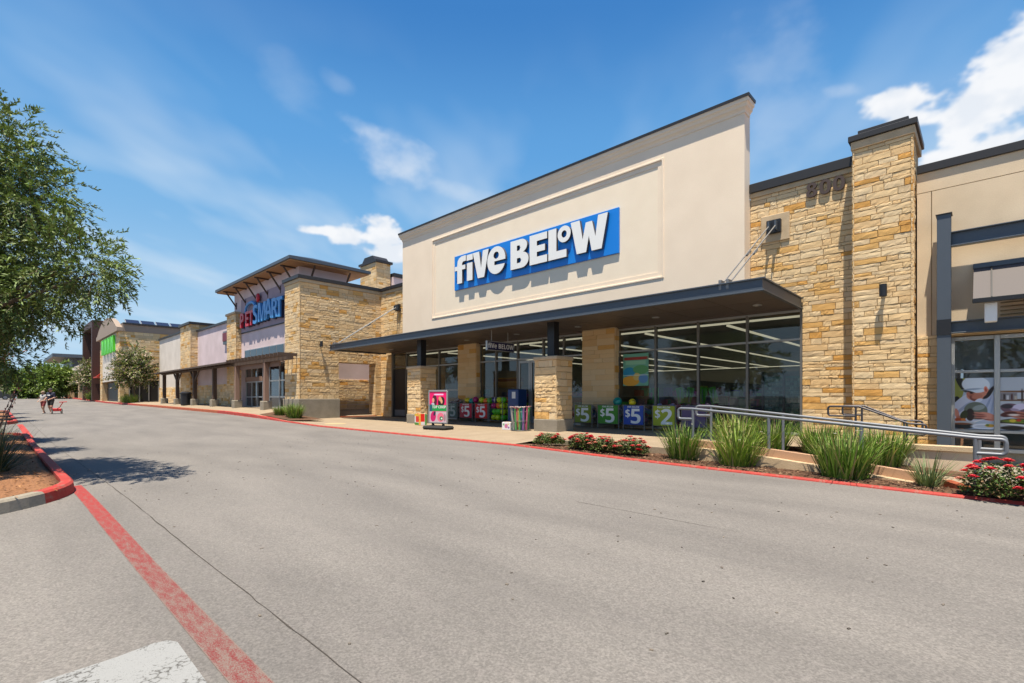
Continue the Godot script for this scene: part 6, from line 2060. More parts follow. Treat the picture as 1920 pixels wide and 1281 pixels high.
func make_roses(r: RandomNumberGenerator) -> void:
	var cols := [Color(0.06, 0.12, 0.025), Color(0.08, 0.15, 0.03), Color(0.13, 0.15, 0.045), Color(0.05, 0.09, 0.02), Color(0.17, 0.10, 0.05)]
	var spots := [[-7.35, -8.95, 0.20, 0.42, 7, "small sparse rose bush with few blooms at the bed's pointed end"], [-6.35, -8.85, 0.26, 0.36, 16, "rose bush full of crimson blooms next to the sparse bush"], [-5.75, -8.8, 0.24, 0.36, 12, "rose bush with fading salmon blooms, middle of the row"], [-5.15, -8.85, 0.27, 0.38, 16, "rose bush with scattered red blooms before the lime price bins"], [0.12, -8.55, 0.36, 0.40, 16, "big rose bush with red blooms beside the ramp's foot"], [0.65, -8.7, 0.38, 0.42, 14, "second big rose bush with red blooms past the ramp's foot"]]
	for q in spots:
		var at := Vector3(q[0], bed_y(q[0], q[1]) + 0.01, q[1])
		var t := thing("rose_bush", q[5], "bush", at, "rose bushes along the kerb")
		var s := Shape.new()
		var h: float = q[2]
		var w: float = q[3]
		for i in 2200:
			var d := Vector3(r.randfn(), absf(r.randfn()) * 0.9, r.randfn()).normalized() * pow(r.randf(), 0.4)
			var p := at + Vector3(d.x * w, 0.05 + d.y * h * 1.1, d.z * w * 0.75)
			leaf(s, p, Vector3(r.randf_range(-1, 1), r.randf_range(-0.3, 0.7), r.randf_range(-1, 1)).normalized(), Vector3(r.randf_range(-0.5, 0.5), 1, r.randf_range(-0.5, 0.5)).normalized(), r.randf_range(0.03, 0.06), r.randf_range(0.02, 0.035), cols[r.randi() % cols.size()] * r.randf_range(0.8, 1.3))
		var fo := part(t, "leaves", s, M.foliage)
		fo.set_meta("kind", "stuff")
		for i in 5:
			var a := r.randf() * TAU
			tubed(t, "stem", [at - Vector3(0, 0.03, 0), at + Vector3(cos(a) * w * 0.5, h * 0.8, sin(a) * w * 0.4)], 0.008, M.bark, 5, 0.004)
		for i in int(q[4] * 1.6):
			var d := Vector3(r.randf_range(-1, 1), r.randf_range(0.25, 1.0), r.randf_range(-0.3, 1)).normalized()
			var p := at + Vector3(d.x * w * 1.0, 0.06 + d.y * h * 1.15, d.z * w * 0.8)
			var fl := Shape.new()
			var c: Color = [Color(0.62, 0.02, 0.05), Color(0.50, 0.015, 0.03), Color(0.70, 0.08, 0.09), Color(0.62, 0.24, 0.17)][(r.randi() % 3) if r.randf() < (0.25 if absf(q[0] + 5.75) < 0.1 else 0.88) else 3]
			for j in 10:
				var ring := 0 if j < 5 else 1
				var a := j * TAU / 5 + ring * 0.6
				leaf(fl, p, Vector3(cos(a), 0.25 + ring * 0.7, sin(a)).normalized(), Vector3.UP, (0.046 - ring * 0.012) * (1.45 if q[0] > -1 else 1.3), 0.044 * (1.45 if q[0] > -1 else 1.3), c * r.randf_range(0.8, 1.15))
			part(t, "bloom", fl, M.tinted)


# ---------- what stands outside and inside the shop ----------
func ball_mesh(c: Color, c2: Color) -> ArrayMesh:
	var s := Shape.new()
	for i in 10:
		for j in 14:
			var n := []
			for k in [[0, 0], [1, 0], [1, 1], [0, 1]]:
				var a: float = PI * (i + k[0]) / 10.0
				var b: float = TAU * (j + k[1]) / 14.0
				n.append(Vector3(sin(a) * cos(b), cos(a), sin(a) * sin(b)))
			s.col = c2 if (j % 7 == 0 or i == 0) else c
			s.tri(n[0], n[1], n[2], n[0], n[1], n[2])
			s.tri(n[0], n[2], n[3], n[0], n[2], n[3])
	return s.mesh()

func ball(label: String, at: Vector3, r: float, m: ArrayMesh, turn: float) -> void:
	var o := put(self, "play_ball", m, M.glossy)
	o.position = at
	o.scale = Vector3.ONE * r
	o.rotation = Vector3(turn, turn * 1.7, 0)
	tag(o, label, "ball", "play balls in the bins")

func price_bin(label: String, xa: float, xb: float, z: float, hue: Color, text: String, digits := Color(0.86, 0.88, 0.87)) -> Node3D:
	var y := walk_y(xa, z)
	if xa > -8.0:
		y = -0.03 - (z + 9.0) * 0.012
	var b := thing("display_bin", label, "display bin", Vector3((xa + xb) / 2, y, z), "wire display bins before the shop")
	var d := 0.62
	for x in [xa + 0.015, xb - 0.015]:
		for zz in [z, z - d]:
			tubed(b, "leg", [Vector3(x, y, zz), Vector3(x, y + 0.76, zz)], 0.014, M.steel_rod, 8)
	for yy in [y + 0.16, y + 0.75]:
		for q in [[xa, z, xb, z], [xa, z - d, xb, z - d], [xa + 0.015, z, xa + 0.015, z - d], [xb - 0.015, z, xb - 0.015, z - d]]:
			tubed(b, "rim", [Vector3(q[0], yy, q[1]), Vector3(q[2], yy, q[3])], 0.01, M.steel_rod, 6)
	for i in 9:
		var x := lerpf(xa, xb, (i + 0.5) / 9.0)
		tubed(b, "wire", [Vector3(x, y + 0.16, z), Vector3(x, y + 0.75, z)], 0.004, M.steel_rod, 5)
	for i in 8:
		var zz := lerpf(z, z - d, (i + 0.5) / 8.0)
		tubed(b, "wire", [Vector3(xb - 0.015, y + 0.16, zz), Vector3(xb - 0.015, y + 0.75, zz)], 0.004, M.steel_rod, 5)
	boxed(b, "tray", Vector3(xa + 0.02, y + 0.14, z - d + 0.02), Vector3(xb - 0.02, y + 0.16, z - 0.02), M.dark_metal)
	boxed(b, "sign_panel", Vector3(xa + 0.04, y + 0.17, z + 0.012), Vector3(xb - 0.04, y + 0.74, z + 0.022), paint("bin_sign_%d" % taken.get("display_bin", 0), hue, 0.45))
	var ink := paint("bin_ink_%d" % taken.get("display_bin", 0), digits, 0.5)
	var cx := (xa + xb) / 2
	if text == "":
		return b
	letters(b, "$", 0.24, Transform3D(Basis.IDENTITY, Vector3(cx - 0.19, y + 0.50, z + 0.027)), 0.008, ink)
	letters(b, text, 0.44, Transform3D(Basis.IDENTITY, Vector3(cx + 0.08, y + 0.42, z + 0.027)), 0.008, ink, 1.15)
	letters(b, "FIVE BELOW", 0.05, Transform3D(Basis.IDENTITY, Vector3(cx, y + 0.70, z + 0.025)), 0.004, ink)
	return b

func goods(b: Node3D, xa: float, xb: float, z: float, seed_: int, cols: Array, heap := 0.16) -> void:   # boxed and bagged goods heaped in a bin
	var r := RandomNumberGenerator.new()
	r.seed = seed_
	var s := Shape.new()
	for i in 46:
		var k := i / 46.0
		s.col = cols[r.randi() % cols.size()] * r.randf_range(0.7, 1.2)
		s.bevelt(Transform3D(Basis.from_euler(Vector3(r.randf_range(-0.5, 0.5), r.randf() * TAU, r.randf_range(-0.5, 0.5))), Vector3(r.randf_range(xa + 0.1, xb - 0.1), b.position.y + 0.24 + k * (0.42 + heap), z - r.randf_range(0.1, 0.54))), Vector3(r.randf_range(0.08, 0.2), r.randf_range(0.05, 0.12), r.randf_range(0.06, 0.14)), 0.012)
	var o := part(b, "goods", s, M.glossy)
	o.set_meta("kind", "stuff")

func make_shop_goods() -> void:
	var gl := paint("glossy", Color(1, 1, 1), 0.32)
	gl.vertex_color_use_as_albedo = true
	var lime := ball_mesh(Color(0.50, 0.62, 0.02), Color(0.40, 0.50, 0.02))
	var green := ball_mesh(Color(0.10, 0.48, 0.03), Color(0.06, 0.30, 0.02))
	var yellow := ball_mesh(Color(0.75, 0.62, 0.02), Color(0.20, 0.12, 0.02))
	var orange := ball_mesh(Color(0.72, 0.16, 0.03), Color(0.70, 0.50, 0.05))
	var teal := ball_mesh(Color(0.01, 0.30, 0.28), Color(0.0, 0.18, 0.18))
	var magenta := ball_mesh(Color(0.40, 0.02, 0.16), Color(0.25, 0.01, 0.1))
	var navy := ball_mesh(Color(0.03, 0.03, 0.16), Color(0.40, 0.40, 0.45))
	var mixed := [Color(0.25, 0.02, 0.05), Color(0.30, 0.28, 0.30), Color(0.05, 0.08, 0.25), Color(0.35, 0.08, 0.15), Color(0.03, 0.2, 0.2)]
	var z := -13.35
	var b := price_bin("wire bin with grey-green $5 sign full of rolled towels", -16.62, -15.9, z, Color(0.055, 0.13, 0.12), "5", Color(0.40, 0.48, 0.47))
	goods(b, -16.62, -15.9, z, 1, [Color(0.35, 0.34, 0.36), Color(0.45, 0.42, 0.44), Color(0.3, 0.12, 0.12), Color(0.25, 0.25, 0.28)], 0.24)
	b = price_bin("wire bin with crimson $5 sign beside the rolled towels", -15.76, -14.96, z, Color(0.50, 0.012, 0.05), "5")
	goods(b, -15.76, -14.96, z, 2, mixed, 0.05)
	b = price_bin("wire bin with bright red $5 sign next to the tall ball bin", -14.82, -14.05, z, Color(0.60, 0.012, 0.02), "5")
	goods(b, -14.82, -14.05, z, 3, mixed, 0.05)
	b = price_bin("wire bin with olive green $5 sign behind the canopy pier", -9.9, -9.18, z, Color(0.20, 0.27, 0.015), "5")
	goods(b, -9.9, -9.18, z, 4, mixed, 0.02)
	b = price_bin("wire bin with grass green $5 sign before the stone pilaster", -8.99, -8.19, z, Color(0.06, 0.27, 0.035), "5")
	goods(b, -8.99, -8.19, z, 5, mixed, 0.03)
	b = price_bin("wire bin with royal blue $5 sign before the shop window", -8.06, -7.32, z, Color(0.012, 0.07, 0.40), "5")
	goods(b, -8.06, -7.32, z, 6, mixed, 0.05)
	b = price_bin("wire bin with lime green $2 sign before the shop window", -7.08, -6.34, z, Color(0.36, 0.42, 0.02), "2")
	goods(b, -7.08, -6.34, z, 7, [Color(0.45, 0.25, 0.35), Color(0.2, 0.2, 0.4), Color(0.5, 0.06, 0.1)], 0.12)
	b = price_bin("wire bin of pink and violet goods with a plain front, last before the ramp", -6.2, -5.46, z, Color(0.10, 0.07, 0.17), "")
	goods(b, -6.2, -5.46, z, 8, [Color(0.45, 0.25, 0.35), Color(0.2, 0.2, 0.4), Color(0.5, 0.06, 0.1)], 0.12)
	# loose balls on the bins, and the tall ball bin
	var fl := walk_y(-14, z)
	for q in [[-15.55, 0.86, yellow, "yellow dark-seamed play ball on the crimson-signed bin"], [-15.28, 0.84, teal, "teal play ball on the crimson-signed bin"], [-15.05, 0.9, magenta, "magenta play ball on the crimson-signed bin"], [-14.68, 0.88, lime, "lime play ball on the bright red-signed bin"], [-14.42, 0.84, orange, "orange play ball on the bright red-signed bin"], [-14.2, 0.86, green, "green play ball on the bright red-signed bin"]]:
		ball(q[3], Vector3(q[0], fl + q[1], z - 0.25), 0.125, q[2], q[0] * 7.0)
	ball("teal play ball on the grass green-signed bin", Vector3(-8.4, fl + 0.86, z - 0.25), 0.14, teal, 1.0)
	ball("yellow dark-seamed play ball on the royal blue-signed bin", Vector3(-7.85, fl + 0.84, z - 0.2), 0.11, yellow, 2.0)
	var bb := thing("ball_bin", "tall wire bin heaped with lime and orange balls beside the entrance", "ball bin", Vector3(-13.6, fl, z))
	for x in [-13.98, -13.25]:
		for zz in [z + 0.02, z - 0.6]:
			tubed(bb, "leg", [Vector3(x, fl, zz), Vector3(x, fl + 1.0, zz)], 0.014, M.steel_rod, 8)
	for yy in [0.1, 0.55, 1.0]:
		for q in [[-13.98, z + 0.02, -13.25, z + 0.02], [-13.98, z - 0.6, -13.25, z - 0.6], [-13.98, z + 0.02, -13.98, z - 0.6], [-13.25, z + 0.02, -13.25, z - 0.6]]:
			tubed(bb, "rim", [Vector3(q[0], fl + yy, q[1]), Vector3(q[2], fl + yy, q[3])], 0.008, M.steel_rod, 6)
	boxed(bb, "tray", Vector3(-13.96, fl + 0.08, z - 0.58), Vector3(-13.27, fl + 0.1, z), M.dark_metal)
	var r := RandomNumberGenerator.new()
	r.seed = 19
	var i := 0
	for row in 4:
		for col in 3:
			for dz in 2:
				var m: ArrayMesh = [lime, lime, green, lime, orange, yellow, navy, magenta][(r.randi() % 4) if row < 2 else (r.randi() % 8)]
				var what: String = {lime: "lime", green: "green", orange: "orange", yellow: "yellow", navy: "navy", magenta: "magenta"}[m]
				ball("%s play ball, %s layer of tall bin, %s, %s" % [what, ["bottom", "second", "third", "top"][row], ["red sign side", "middle", "blue cabinet side"][col], ["front row", "back row"][dz]], Vector3(-13.86 + col * 0.245 + (row % 2) * 0.05 + r.randf_range(-0.02, 0.02), fl + 0.22 + row * 0.225, z - 0.13 - dz * 0.26 + r.randf_range(-0.02, 0.02)), 0.118, m, r.randf() * 6.0)
				i += 1
	# pool noodles in a round basket
	var at := Vector3(-10.3, walk_y(-10.3, -11.2), -11.15)
	var bk := thing("noodle_basket", "round wire basket holding upright pool noodles beside the pier", "basket", at)
	for yy in [0.02, 0.3, 0.58]:
		var ring := []
		for k in 25:
			ring.append(at + Vector3(cos(TAU * k / 24) * 0.29, yy, sin(TAU * k / 24) * 0.29))
		tubed(bk, "hoop", ring, 0.007, M.steel_rod, 6)
	for k in 16:
		var d := Vector3(cos(TAU * k / 16) * 0.29, 0, sin(TAU * k / 16) * 0.29)
		tubed(bk, "wire", [at + d, at + d + Vector3(0, 0.58, 0)], 0.004, M.steel_rod, 5)
	var base := Shape.new()
	base.lathe(at, [Vector2(0, 0.03), Vector2(0.285, 0.03), Vector2(0.285, 0.005), Vector2(0, 0.005)], 24)
	part(bk, "base", base, M.dark_metal)
	var hues := [["pink", Color(0.55, 0.12, 0.20)], ["orange", Color(0.65, 0.22, 0.05)], ["teal", Color(0.04, 0.30, 0.28)], ["grey", Color(0.35, 0.33, 0.32)], ["green", Color(0.10, 0.34, 0.10)], ["violet", Color(0.25, 0.12, 0.35)]]
	for k in 20:
		var a := TAU * k / 13.0
		var rad := 0.23 if k < 13 else 0.12
		var d := Vector3(cos(a) * rad, 0, sin(a) * rad)
		var hue: Array = hues[(k * 5 + k / 3) % 6]
		var no := thing("pool_noodle", "%s foam pool noodle with a white frilled top in the round basket" % hue[0], "pool noodle", at + d, "pool noodles in the basket")
		var top := at + d * 1.25 + Vector3(r.randf_range(-0.02, 0.02), 0.66 + r.randf_range(0, 0.05), r.randf_range(-0.02, 0.02))
		var mat: StandardMaterial3D = M.get("noodle_" + hue[0])
		tubed(no, "tube", [at + d + Vector3(0, 0.03, 0), (at + d).lerp(top, 0.5), top], 0.03, mat if mat else paint("noodle_" + hue[0], hue[1], 0.7), 9)
		var fr := Shape.new()
		fr.col = Color(0.75, 0.72, 0.74) if k % 3 else Color(0.62, 0.30, 0.36)
		for j in 7:
			leaf(fr, top, Vector3(cos(j * 0.9), 0.7, sin(j * 0.9)).normalized(), Vector3.UP, 0.09, 0.05, fr.col)
		part(no, "frill", fr, M.tinted)
	carton("white floral carton beside the noodle basket", Vector3(-10.85, at.y, -11.2), Vector3(0.34, 0.24, 0.26), 0.1, [[0.5, 0.5, 0.2, 0.3, 0, Color(0.75, 0.45, 0.60)], [0.2, 0.3, 0.1, 0.14, 0, Color(0.45, 0.65, 0.45)], [0.8, 0.7, 0.1, 0.14, 0, Color(0.55, 0.35, 0.65)], [0.75, 0.25, 0.08, 0.1, 0, Color(0.85, 0.70, 0.30)]])
	carton("small white red and green carton at the foot of the canopy pier", Vector3(-15.15, walk_y(-15.2, -11.0), -10.95), Vector3(0.5, 0.42, 0.3), -0.3, [[0.65, 0.42, 0.35, 0.32, 0, Color(0.88, 0.14, 0.08), 1], [0.5, 0.1, 0.5, 0.12, 0, Color(0.90, 0.72, 0.25), 1], [0.5, 0.9, 0.5, 0.11, 0, Color(0.25, 0.55, 0.16), 1]])
	# poster stand with weighted base
	var sp := Vector3(-12.75, walk_y(-12.75, -9.9), -9.9)
	var st := thing("poster_stand", "pavement poster stand with magenta and green print on a dark weighted base", "poster stand", sp)
	var turn := Basis(Vector3.UP, deg_to_rad(10))
	var bs := Shape.new()
	bs.bevelt(Transform3D(turn, sp + Vector3(0, 0.06, 0)), Vector3(0.98, 0.12, 0.5), 0.05)
	part(st, "base", bs, M.rubber)
	for sx in [-0.22, 0.22]:
		var ft := Shape.new()
		ft.boxt(Transform3D(turn, sp + turn * Vector3(sx, 0.16, 0)), Vector3(0.06, 0.1, 0.06))
		part(st, "foot", ft, M.dark_metal)
	for q in [[0, 1.235, 0.80, 0.05], [0, 0.215, 0.80, 0.05], [-0.385, 0.725, 0.05, 1.0], [0.385, 0.725, 0.05, 1.0]]:
		var fr := Shape.new()
		fr.bevelt(Transform3D(turn, sp + turn * Vector3(q[0], q[1], 0)), Vector3(q[2], q[3], 0.05), 0.008)
		part(st, "frame", fr, M.aluminium)
	var pink := Color(0.93, 0.06, 0.42)
	var ad := picture(180, 250, pink, [[0.3, 0.3, 0.14, 0.2, 0, Color(0.30, 0.10, 0.16)], [0.22, 0.28, 0.07, 0.08, 0, Color(0.85, 0.62, 0.55)], [0.7, 0.33, 0.19, 0.17, 20, Color(0.16, 0.08, 0.08)], [0.64, 0.24, 0.09, 0.09, -30, Color(0.86, 0.62, 0.46)], [0.72, 0.32, 0.06, 0.07, 0, Color(0.88, 0.66, 0.50)], [0.2, 0.42, 0.1, 0.06, 0, Color(0.75, 0.72, 0.82)], [0.55, 0.09, 0.28, 0.025, 0, Color(0.96, 0.75, 0.92), 1],
		[0.56, 0.54, 0.44, 0.10, 0, Color(0.05, 0.60, 0.28), 1], [0.08, 0.56, 0.08, 0.14, 0, Color(0.12, 0.38, 0.42), 1], [0.5, 0.83, 0.5, 0.18, 0, Color(0.80, 0.70, 0.74), 1], [0.22, 0.82, 0.16, 0.17, 8, Color(0.78, 0.06, 0.40)], [0.3, 0.72, 0.06, 0.08, 20, Color(0.16, 0.14, 0.26)], [0.66, 0.84, 0.2, 0.15, 0, Color(0.90, 0.45, 0.55)], [0.7, 0.88, 0.1, 0.07, 0, Color(0.10, 0.50, 0.30)], [0.72, 0.88, 0.05, 0.03, 0, Color(0.92, 0.93, 0.92)], [0.9, 0.85, 0.07, 0.12, 0, Color(0.62, 0.52, 0.56)]])
	var u := turn * Vector3(0.72, 0, 0)
	printed(st, "poster", sp + turn * Vector3(-0.36, 0.24, 0.012), u, Vector3(0, 0.97, 0), turn * Vector3.BACK, print_sheet("poster_ad", ad), 0.02)
	letters(st, "TOP COOP", 0.085, Transform3D(turn, sp + turn * Vector3(0.05, 0.72, 0.016)), 0.004, M.white)
	# blue cooler by the door
	var co := thing("ice_cooler", "tall blue cabinet with a white notice standing beside the shop door", "cabinet", Vector3(-12.85, fl, -13.6))
	boxed(co, "body", Vector3(-13.1, fl + 0.04, -13.95), Vector3(-12.55, fl + 1.3, -13.45), paint("cooler_blue", Color(0.01, 0.05, 0.20), 0.3), 0.03)
	boxed(co, "notice", Vector3(-12.86, fl + 0.95, -13.45), Vector3(-12.68, fl + 1.2, -13.444), M.white)
	boxed(co, "plinth", Vector3(-13.08, fl, -13.93), Vector3(-12.57, fl + 0.04, -13.47), M.black)
	make_inside()

func carton(label: String, at: Vector3, size: Vector3, turn: float, shapes: Array) -> void:
	var c := thing("carton", label, "carton", at, "cartons on the pavement")
	var m := print_sheet("carton_%d" % taken["carton"], picture(64, 64, Color(0.86, 0.86, 0.88), shapes))
	var t := Basis(Vector3.UP, turn)
	var s := Shape.new()
	s.bevelt(Transform3D(t, at + Vector3(0, size.y / 2, 0)), size, 0.006)
	part(c, "box", s, m)
	var lid := Shape.new()
	lid.boxt(Transform3D(t, at + Vector3(0, size.y + 0.004, 0)), Vector3(size.x * 0.98, 0.006, size.z * 0.3))
	part(c, "tape", lid, M.limestone)

func make_inside() -> void:
	var r := RandomNumberGenerator.new()
	r.seed = 23
	var fl := 0.035
	# two teal racks by the window corner
	var teal := paint("rack_teal", Color(0.16, 0.44, 0.40), 0.5)
	for q in [[-4.35, -15.3, "teal rack of small packets behind the window, nearer the mullion"], [-3.72, -15.0, "teal rack of small packets behind the window, nearer the stone wall"]]:
		var k := thing("display_rack", q[2], "display rack", Vector3(q[0], fl, q[1]), "racks behind the window")
		boxed(k, "back", Vector3(q[0] - 0.28, fl, q[1] - 0.06), Vector3(q[0] + 0.28, 1.72, q[1]), teal)
		for x in [-0.28, 0.28]:
			boxed(k, "side", Vector3(q[0] + x - 0.02, fl, q[1] - 0.1), Vector3(q[0] + x + 0.02, 1.75, q[1] + 0.12), M.galvanised)
		boxed(k, "header", Vector3(q[0] - 0.26, 1.6, q[1]), Vector3(q[0] + 0.26, 1.72, q[1] + 0.02), paint("rack_header", Color(0.30, 0.36, 0.35), 0.5))
		var s := Shape.new()
		for row in 11:
			for col in 5:
				s.col = Color(0.32, 0.62, 0.57) * r.randf_range(0.3, 1.3)
				s.box(Vector3(q[0] - 0.23 + col * 0.095, 0.28 + row * 0.118, q[1]), Vector3(q[0] - 0.155 + col * 0.095, 0.35 + row * 0.118, q[1] + 0.05))
		part(k, "packets", s, M.tinted).set_meta("kind", "stuff")
	# stacked cartons and green boards by the window
	var st := thing("carton_stack", "stack of pale teal cartons behind the shop window", "carton stack", Vector3(-5.6, fl, -16.2))
	for i in 9:
		var s := Shape.new()
		s.boxt(Transform3D(Basis(Vector3.UP, r.randf_range(-0.3, 0.3)), Vector3(-5.75 + (i % 2) * 0.3, fl + 0.12 + (i / 2) * 0.235, -16.2)), Vector3(0.26, 0.22, 0.26))
		part(st, "carton", s, paint("carton_teal", Color(0.42, 0.60, 0.56), 0.7) if i % 3 else M.interior_wall)
	var gb := paint("board_green", Color(0.09, 0.66, 0.02), 0.45)
	var labels := ["bright green foam board leaning behind the window, first of the row", "bright green foam board leaning behind the window, second of the row", "bright green foam board leaning behind the window, third of the row", "bright green foam board leaning behind the window, fourth of the row", "bright green foam board leaning behind the window, fifth of the row"]
	for i in 5:
		var x: float = [-8.3, -7.4, -7.1, -6.65, -6.3][i]
		var t := thing("foam_board", labels[i], "foam board", Vector3(x, 0.75, -15.9), "green foam boards behind the window")
		var s := Shape.new()
		s.bevelt(Transform3D(Basis(Vector3.BACK, r.randf_range(-0.25, 0.25)), Vector3(x, 1.07, -15.9)), Vector3(0.24, 0.55, 0.04), 0.015)
		part(t, "board", s, gb)
		boxed(t, "stripe", Vector3(x - 0.02, 0.85, -15.88), Vector3(x + 0.02, 1.28, -15.875), teal)
	var tb := thing("display_table", "dark display table under the green foam boards", "table", Vector3(-7.3, fl, -15.9))
	boxed(tb, "top", Vector3(-8.6, 0.70, -16.3), Vector3(-6.0, 0.76, -15.5), M.fixture_grey)
	for x in [-8.5, -6.1]:
		for z in [-16.2, -15.6]:
			boxed(tb, "leg", Vector3(x - 0.04, fl, z - 0.04), Vector3(x + 0.04, 0.70, z + 0.04), M.fixture_grey)
	# shelving deeper in
	var i := 0
	for x in [-5.0, -8.0, -11.0, -14.0, -17.0, -19.8]:
		var g := thing("shelf_unit", ["shelf unit in the shop, closest to the restaurant side", "shelf unit in the shop, second from the restaurant side", "shelf unit in the shop opposite the door's right leaf", "shelf unit in the shop opposite the door's left leaf", "shelf unit in the shop, second from the pet shop side", "shelf unit in the shop, closest to the pet shop side"][i], "shelf unit", Vector3(x, fl, -24), "shelf units inside the shop")
		boxed(g, "back", Vector3(x - 0.03, fl, -31), Vector3(x + 0.03, 1.65, -18), M.fixture_grey)
		for y in [0.15, 0.6, 1.05]:
			boxed(g, "shelf", Vector3(x - 0.4, y, -31), Vector3(x + 0.4, y + 0.03, -18), M.interior_wall)
		var s := Shape.new()
		for k in 170:
			s.col = Color.from_hsv(r.randf(), 0.6, 0.8).srgb_to_linear() * r.randf_range(0.5, 1.3)
			var side := -1.0 if k % 2 else 1.0
			var y: float = [0.18, 0.63, 1.08][k % 3]
			var z := r.randf_range(-30.8, -18.2)
			s.box(Vector3(x + side * 0.06, y, z), Vector3(x + side * 0.36, y + r.randf_range(0.12, 0.4), z + r.randf_range(0.1, 0.3)))
		part(g, "stock", s, M.tinted).set_meta("kind", "stuff")
		i += 1
	# poster in the window and a giant hot dog float
	var po := thing("window_poster", "teal and yellow poster with a red heading in the shop window", "poster", Vector3(-8.05, 1.4, -14.13))
	var pic := picture(140, 170, Color(0.42, 0.68, 0.60), [[0.5, 0.15, 0.46, 0.045, 0, Color(0.62, 0.22, 0.18), 1], [0.5, 0.28, 0.4, 0.06, 0, Color(0.55, 0.78, 0.66), 1], [0.25, 0.58, 0.25, 0.16, 0, Color(0.12, 0.55, 0.72)], [0.7, 0.5, 0.3, 0.14, 0, Color(0.35, 0.62, 0.40)], [0.3, 0.85, 0.34, 0.16, 0, Color(0.85, 0.62, 0.20)], [0.55, 0.72, 0.14, 0.12, 0, Color(0.80, 0.72, 0.42)], [0.8, 0.78, 0.18, 0.14, 0, Color(0.35, 0.55, 0.75)], [0.5, 0.67, 0.5, 0.01, 0, Color(0.85, 0.90, 0.85), 1]])
	printed(po, "sheet", Vector3(-8.5, 1.38, -14.094), Vector3(0.9, 0, 0), Vector3(0, 1.02, 0), Vector3.BACK, print_sheet("poster_window", pic))
	var hd := thing("hot_dog_float", "giant inflatable hot dog hung inside the entrance window", "pool float", Vector3(-14.2, 1.45, -14.6))
	for q in [[1.55, -14.52], [1.58, -14.72]]:
		tubed(hd, "bun", [Vector3(-14.85, q[0], q[1]), Vector3(-14.2, q[0] - 0.02, q[1]), Vector3(-13.55, q[0], q[1])], 0.13, paint("bun", Color(0.55, 0.30, 0.04), 0.5), 14)
	tubed(hd, "sausage", [Vector3(-14.98, 1.73, -14.62), Vector3(-14.2, 1.70, -14.62), Vector3(-13.42, 1.73, -14.62)], 0.085, paint("sausage", Color(0.26, 0.05, 0.02), 0.4), 12)
	var zig := []
	for k in 17:
		zig.append(Vector3(-14.9 + k * 0.088, 1.80, -14.56 + (0.07 if k % 2 else -0.05)))
	tubed(hd, "mustard", zig, 0.02, paint("mustard", Color(0.65, 0.42, 0.02), 0.4), 7)
	for x in [-14.8, -13.6]:
		tubed(hd, "cord", [Vector3(x, 1.75, -14.62), Vector3(x, 3.13, -14.62)], 0.004, M.white, 5)


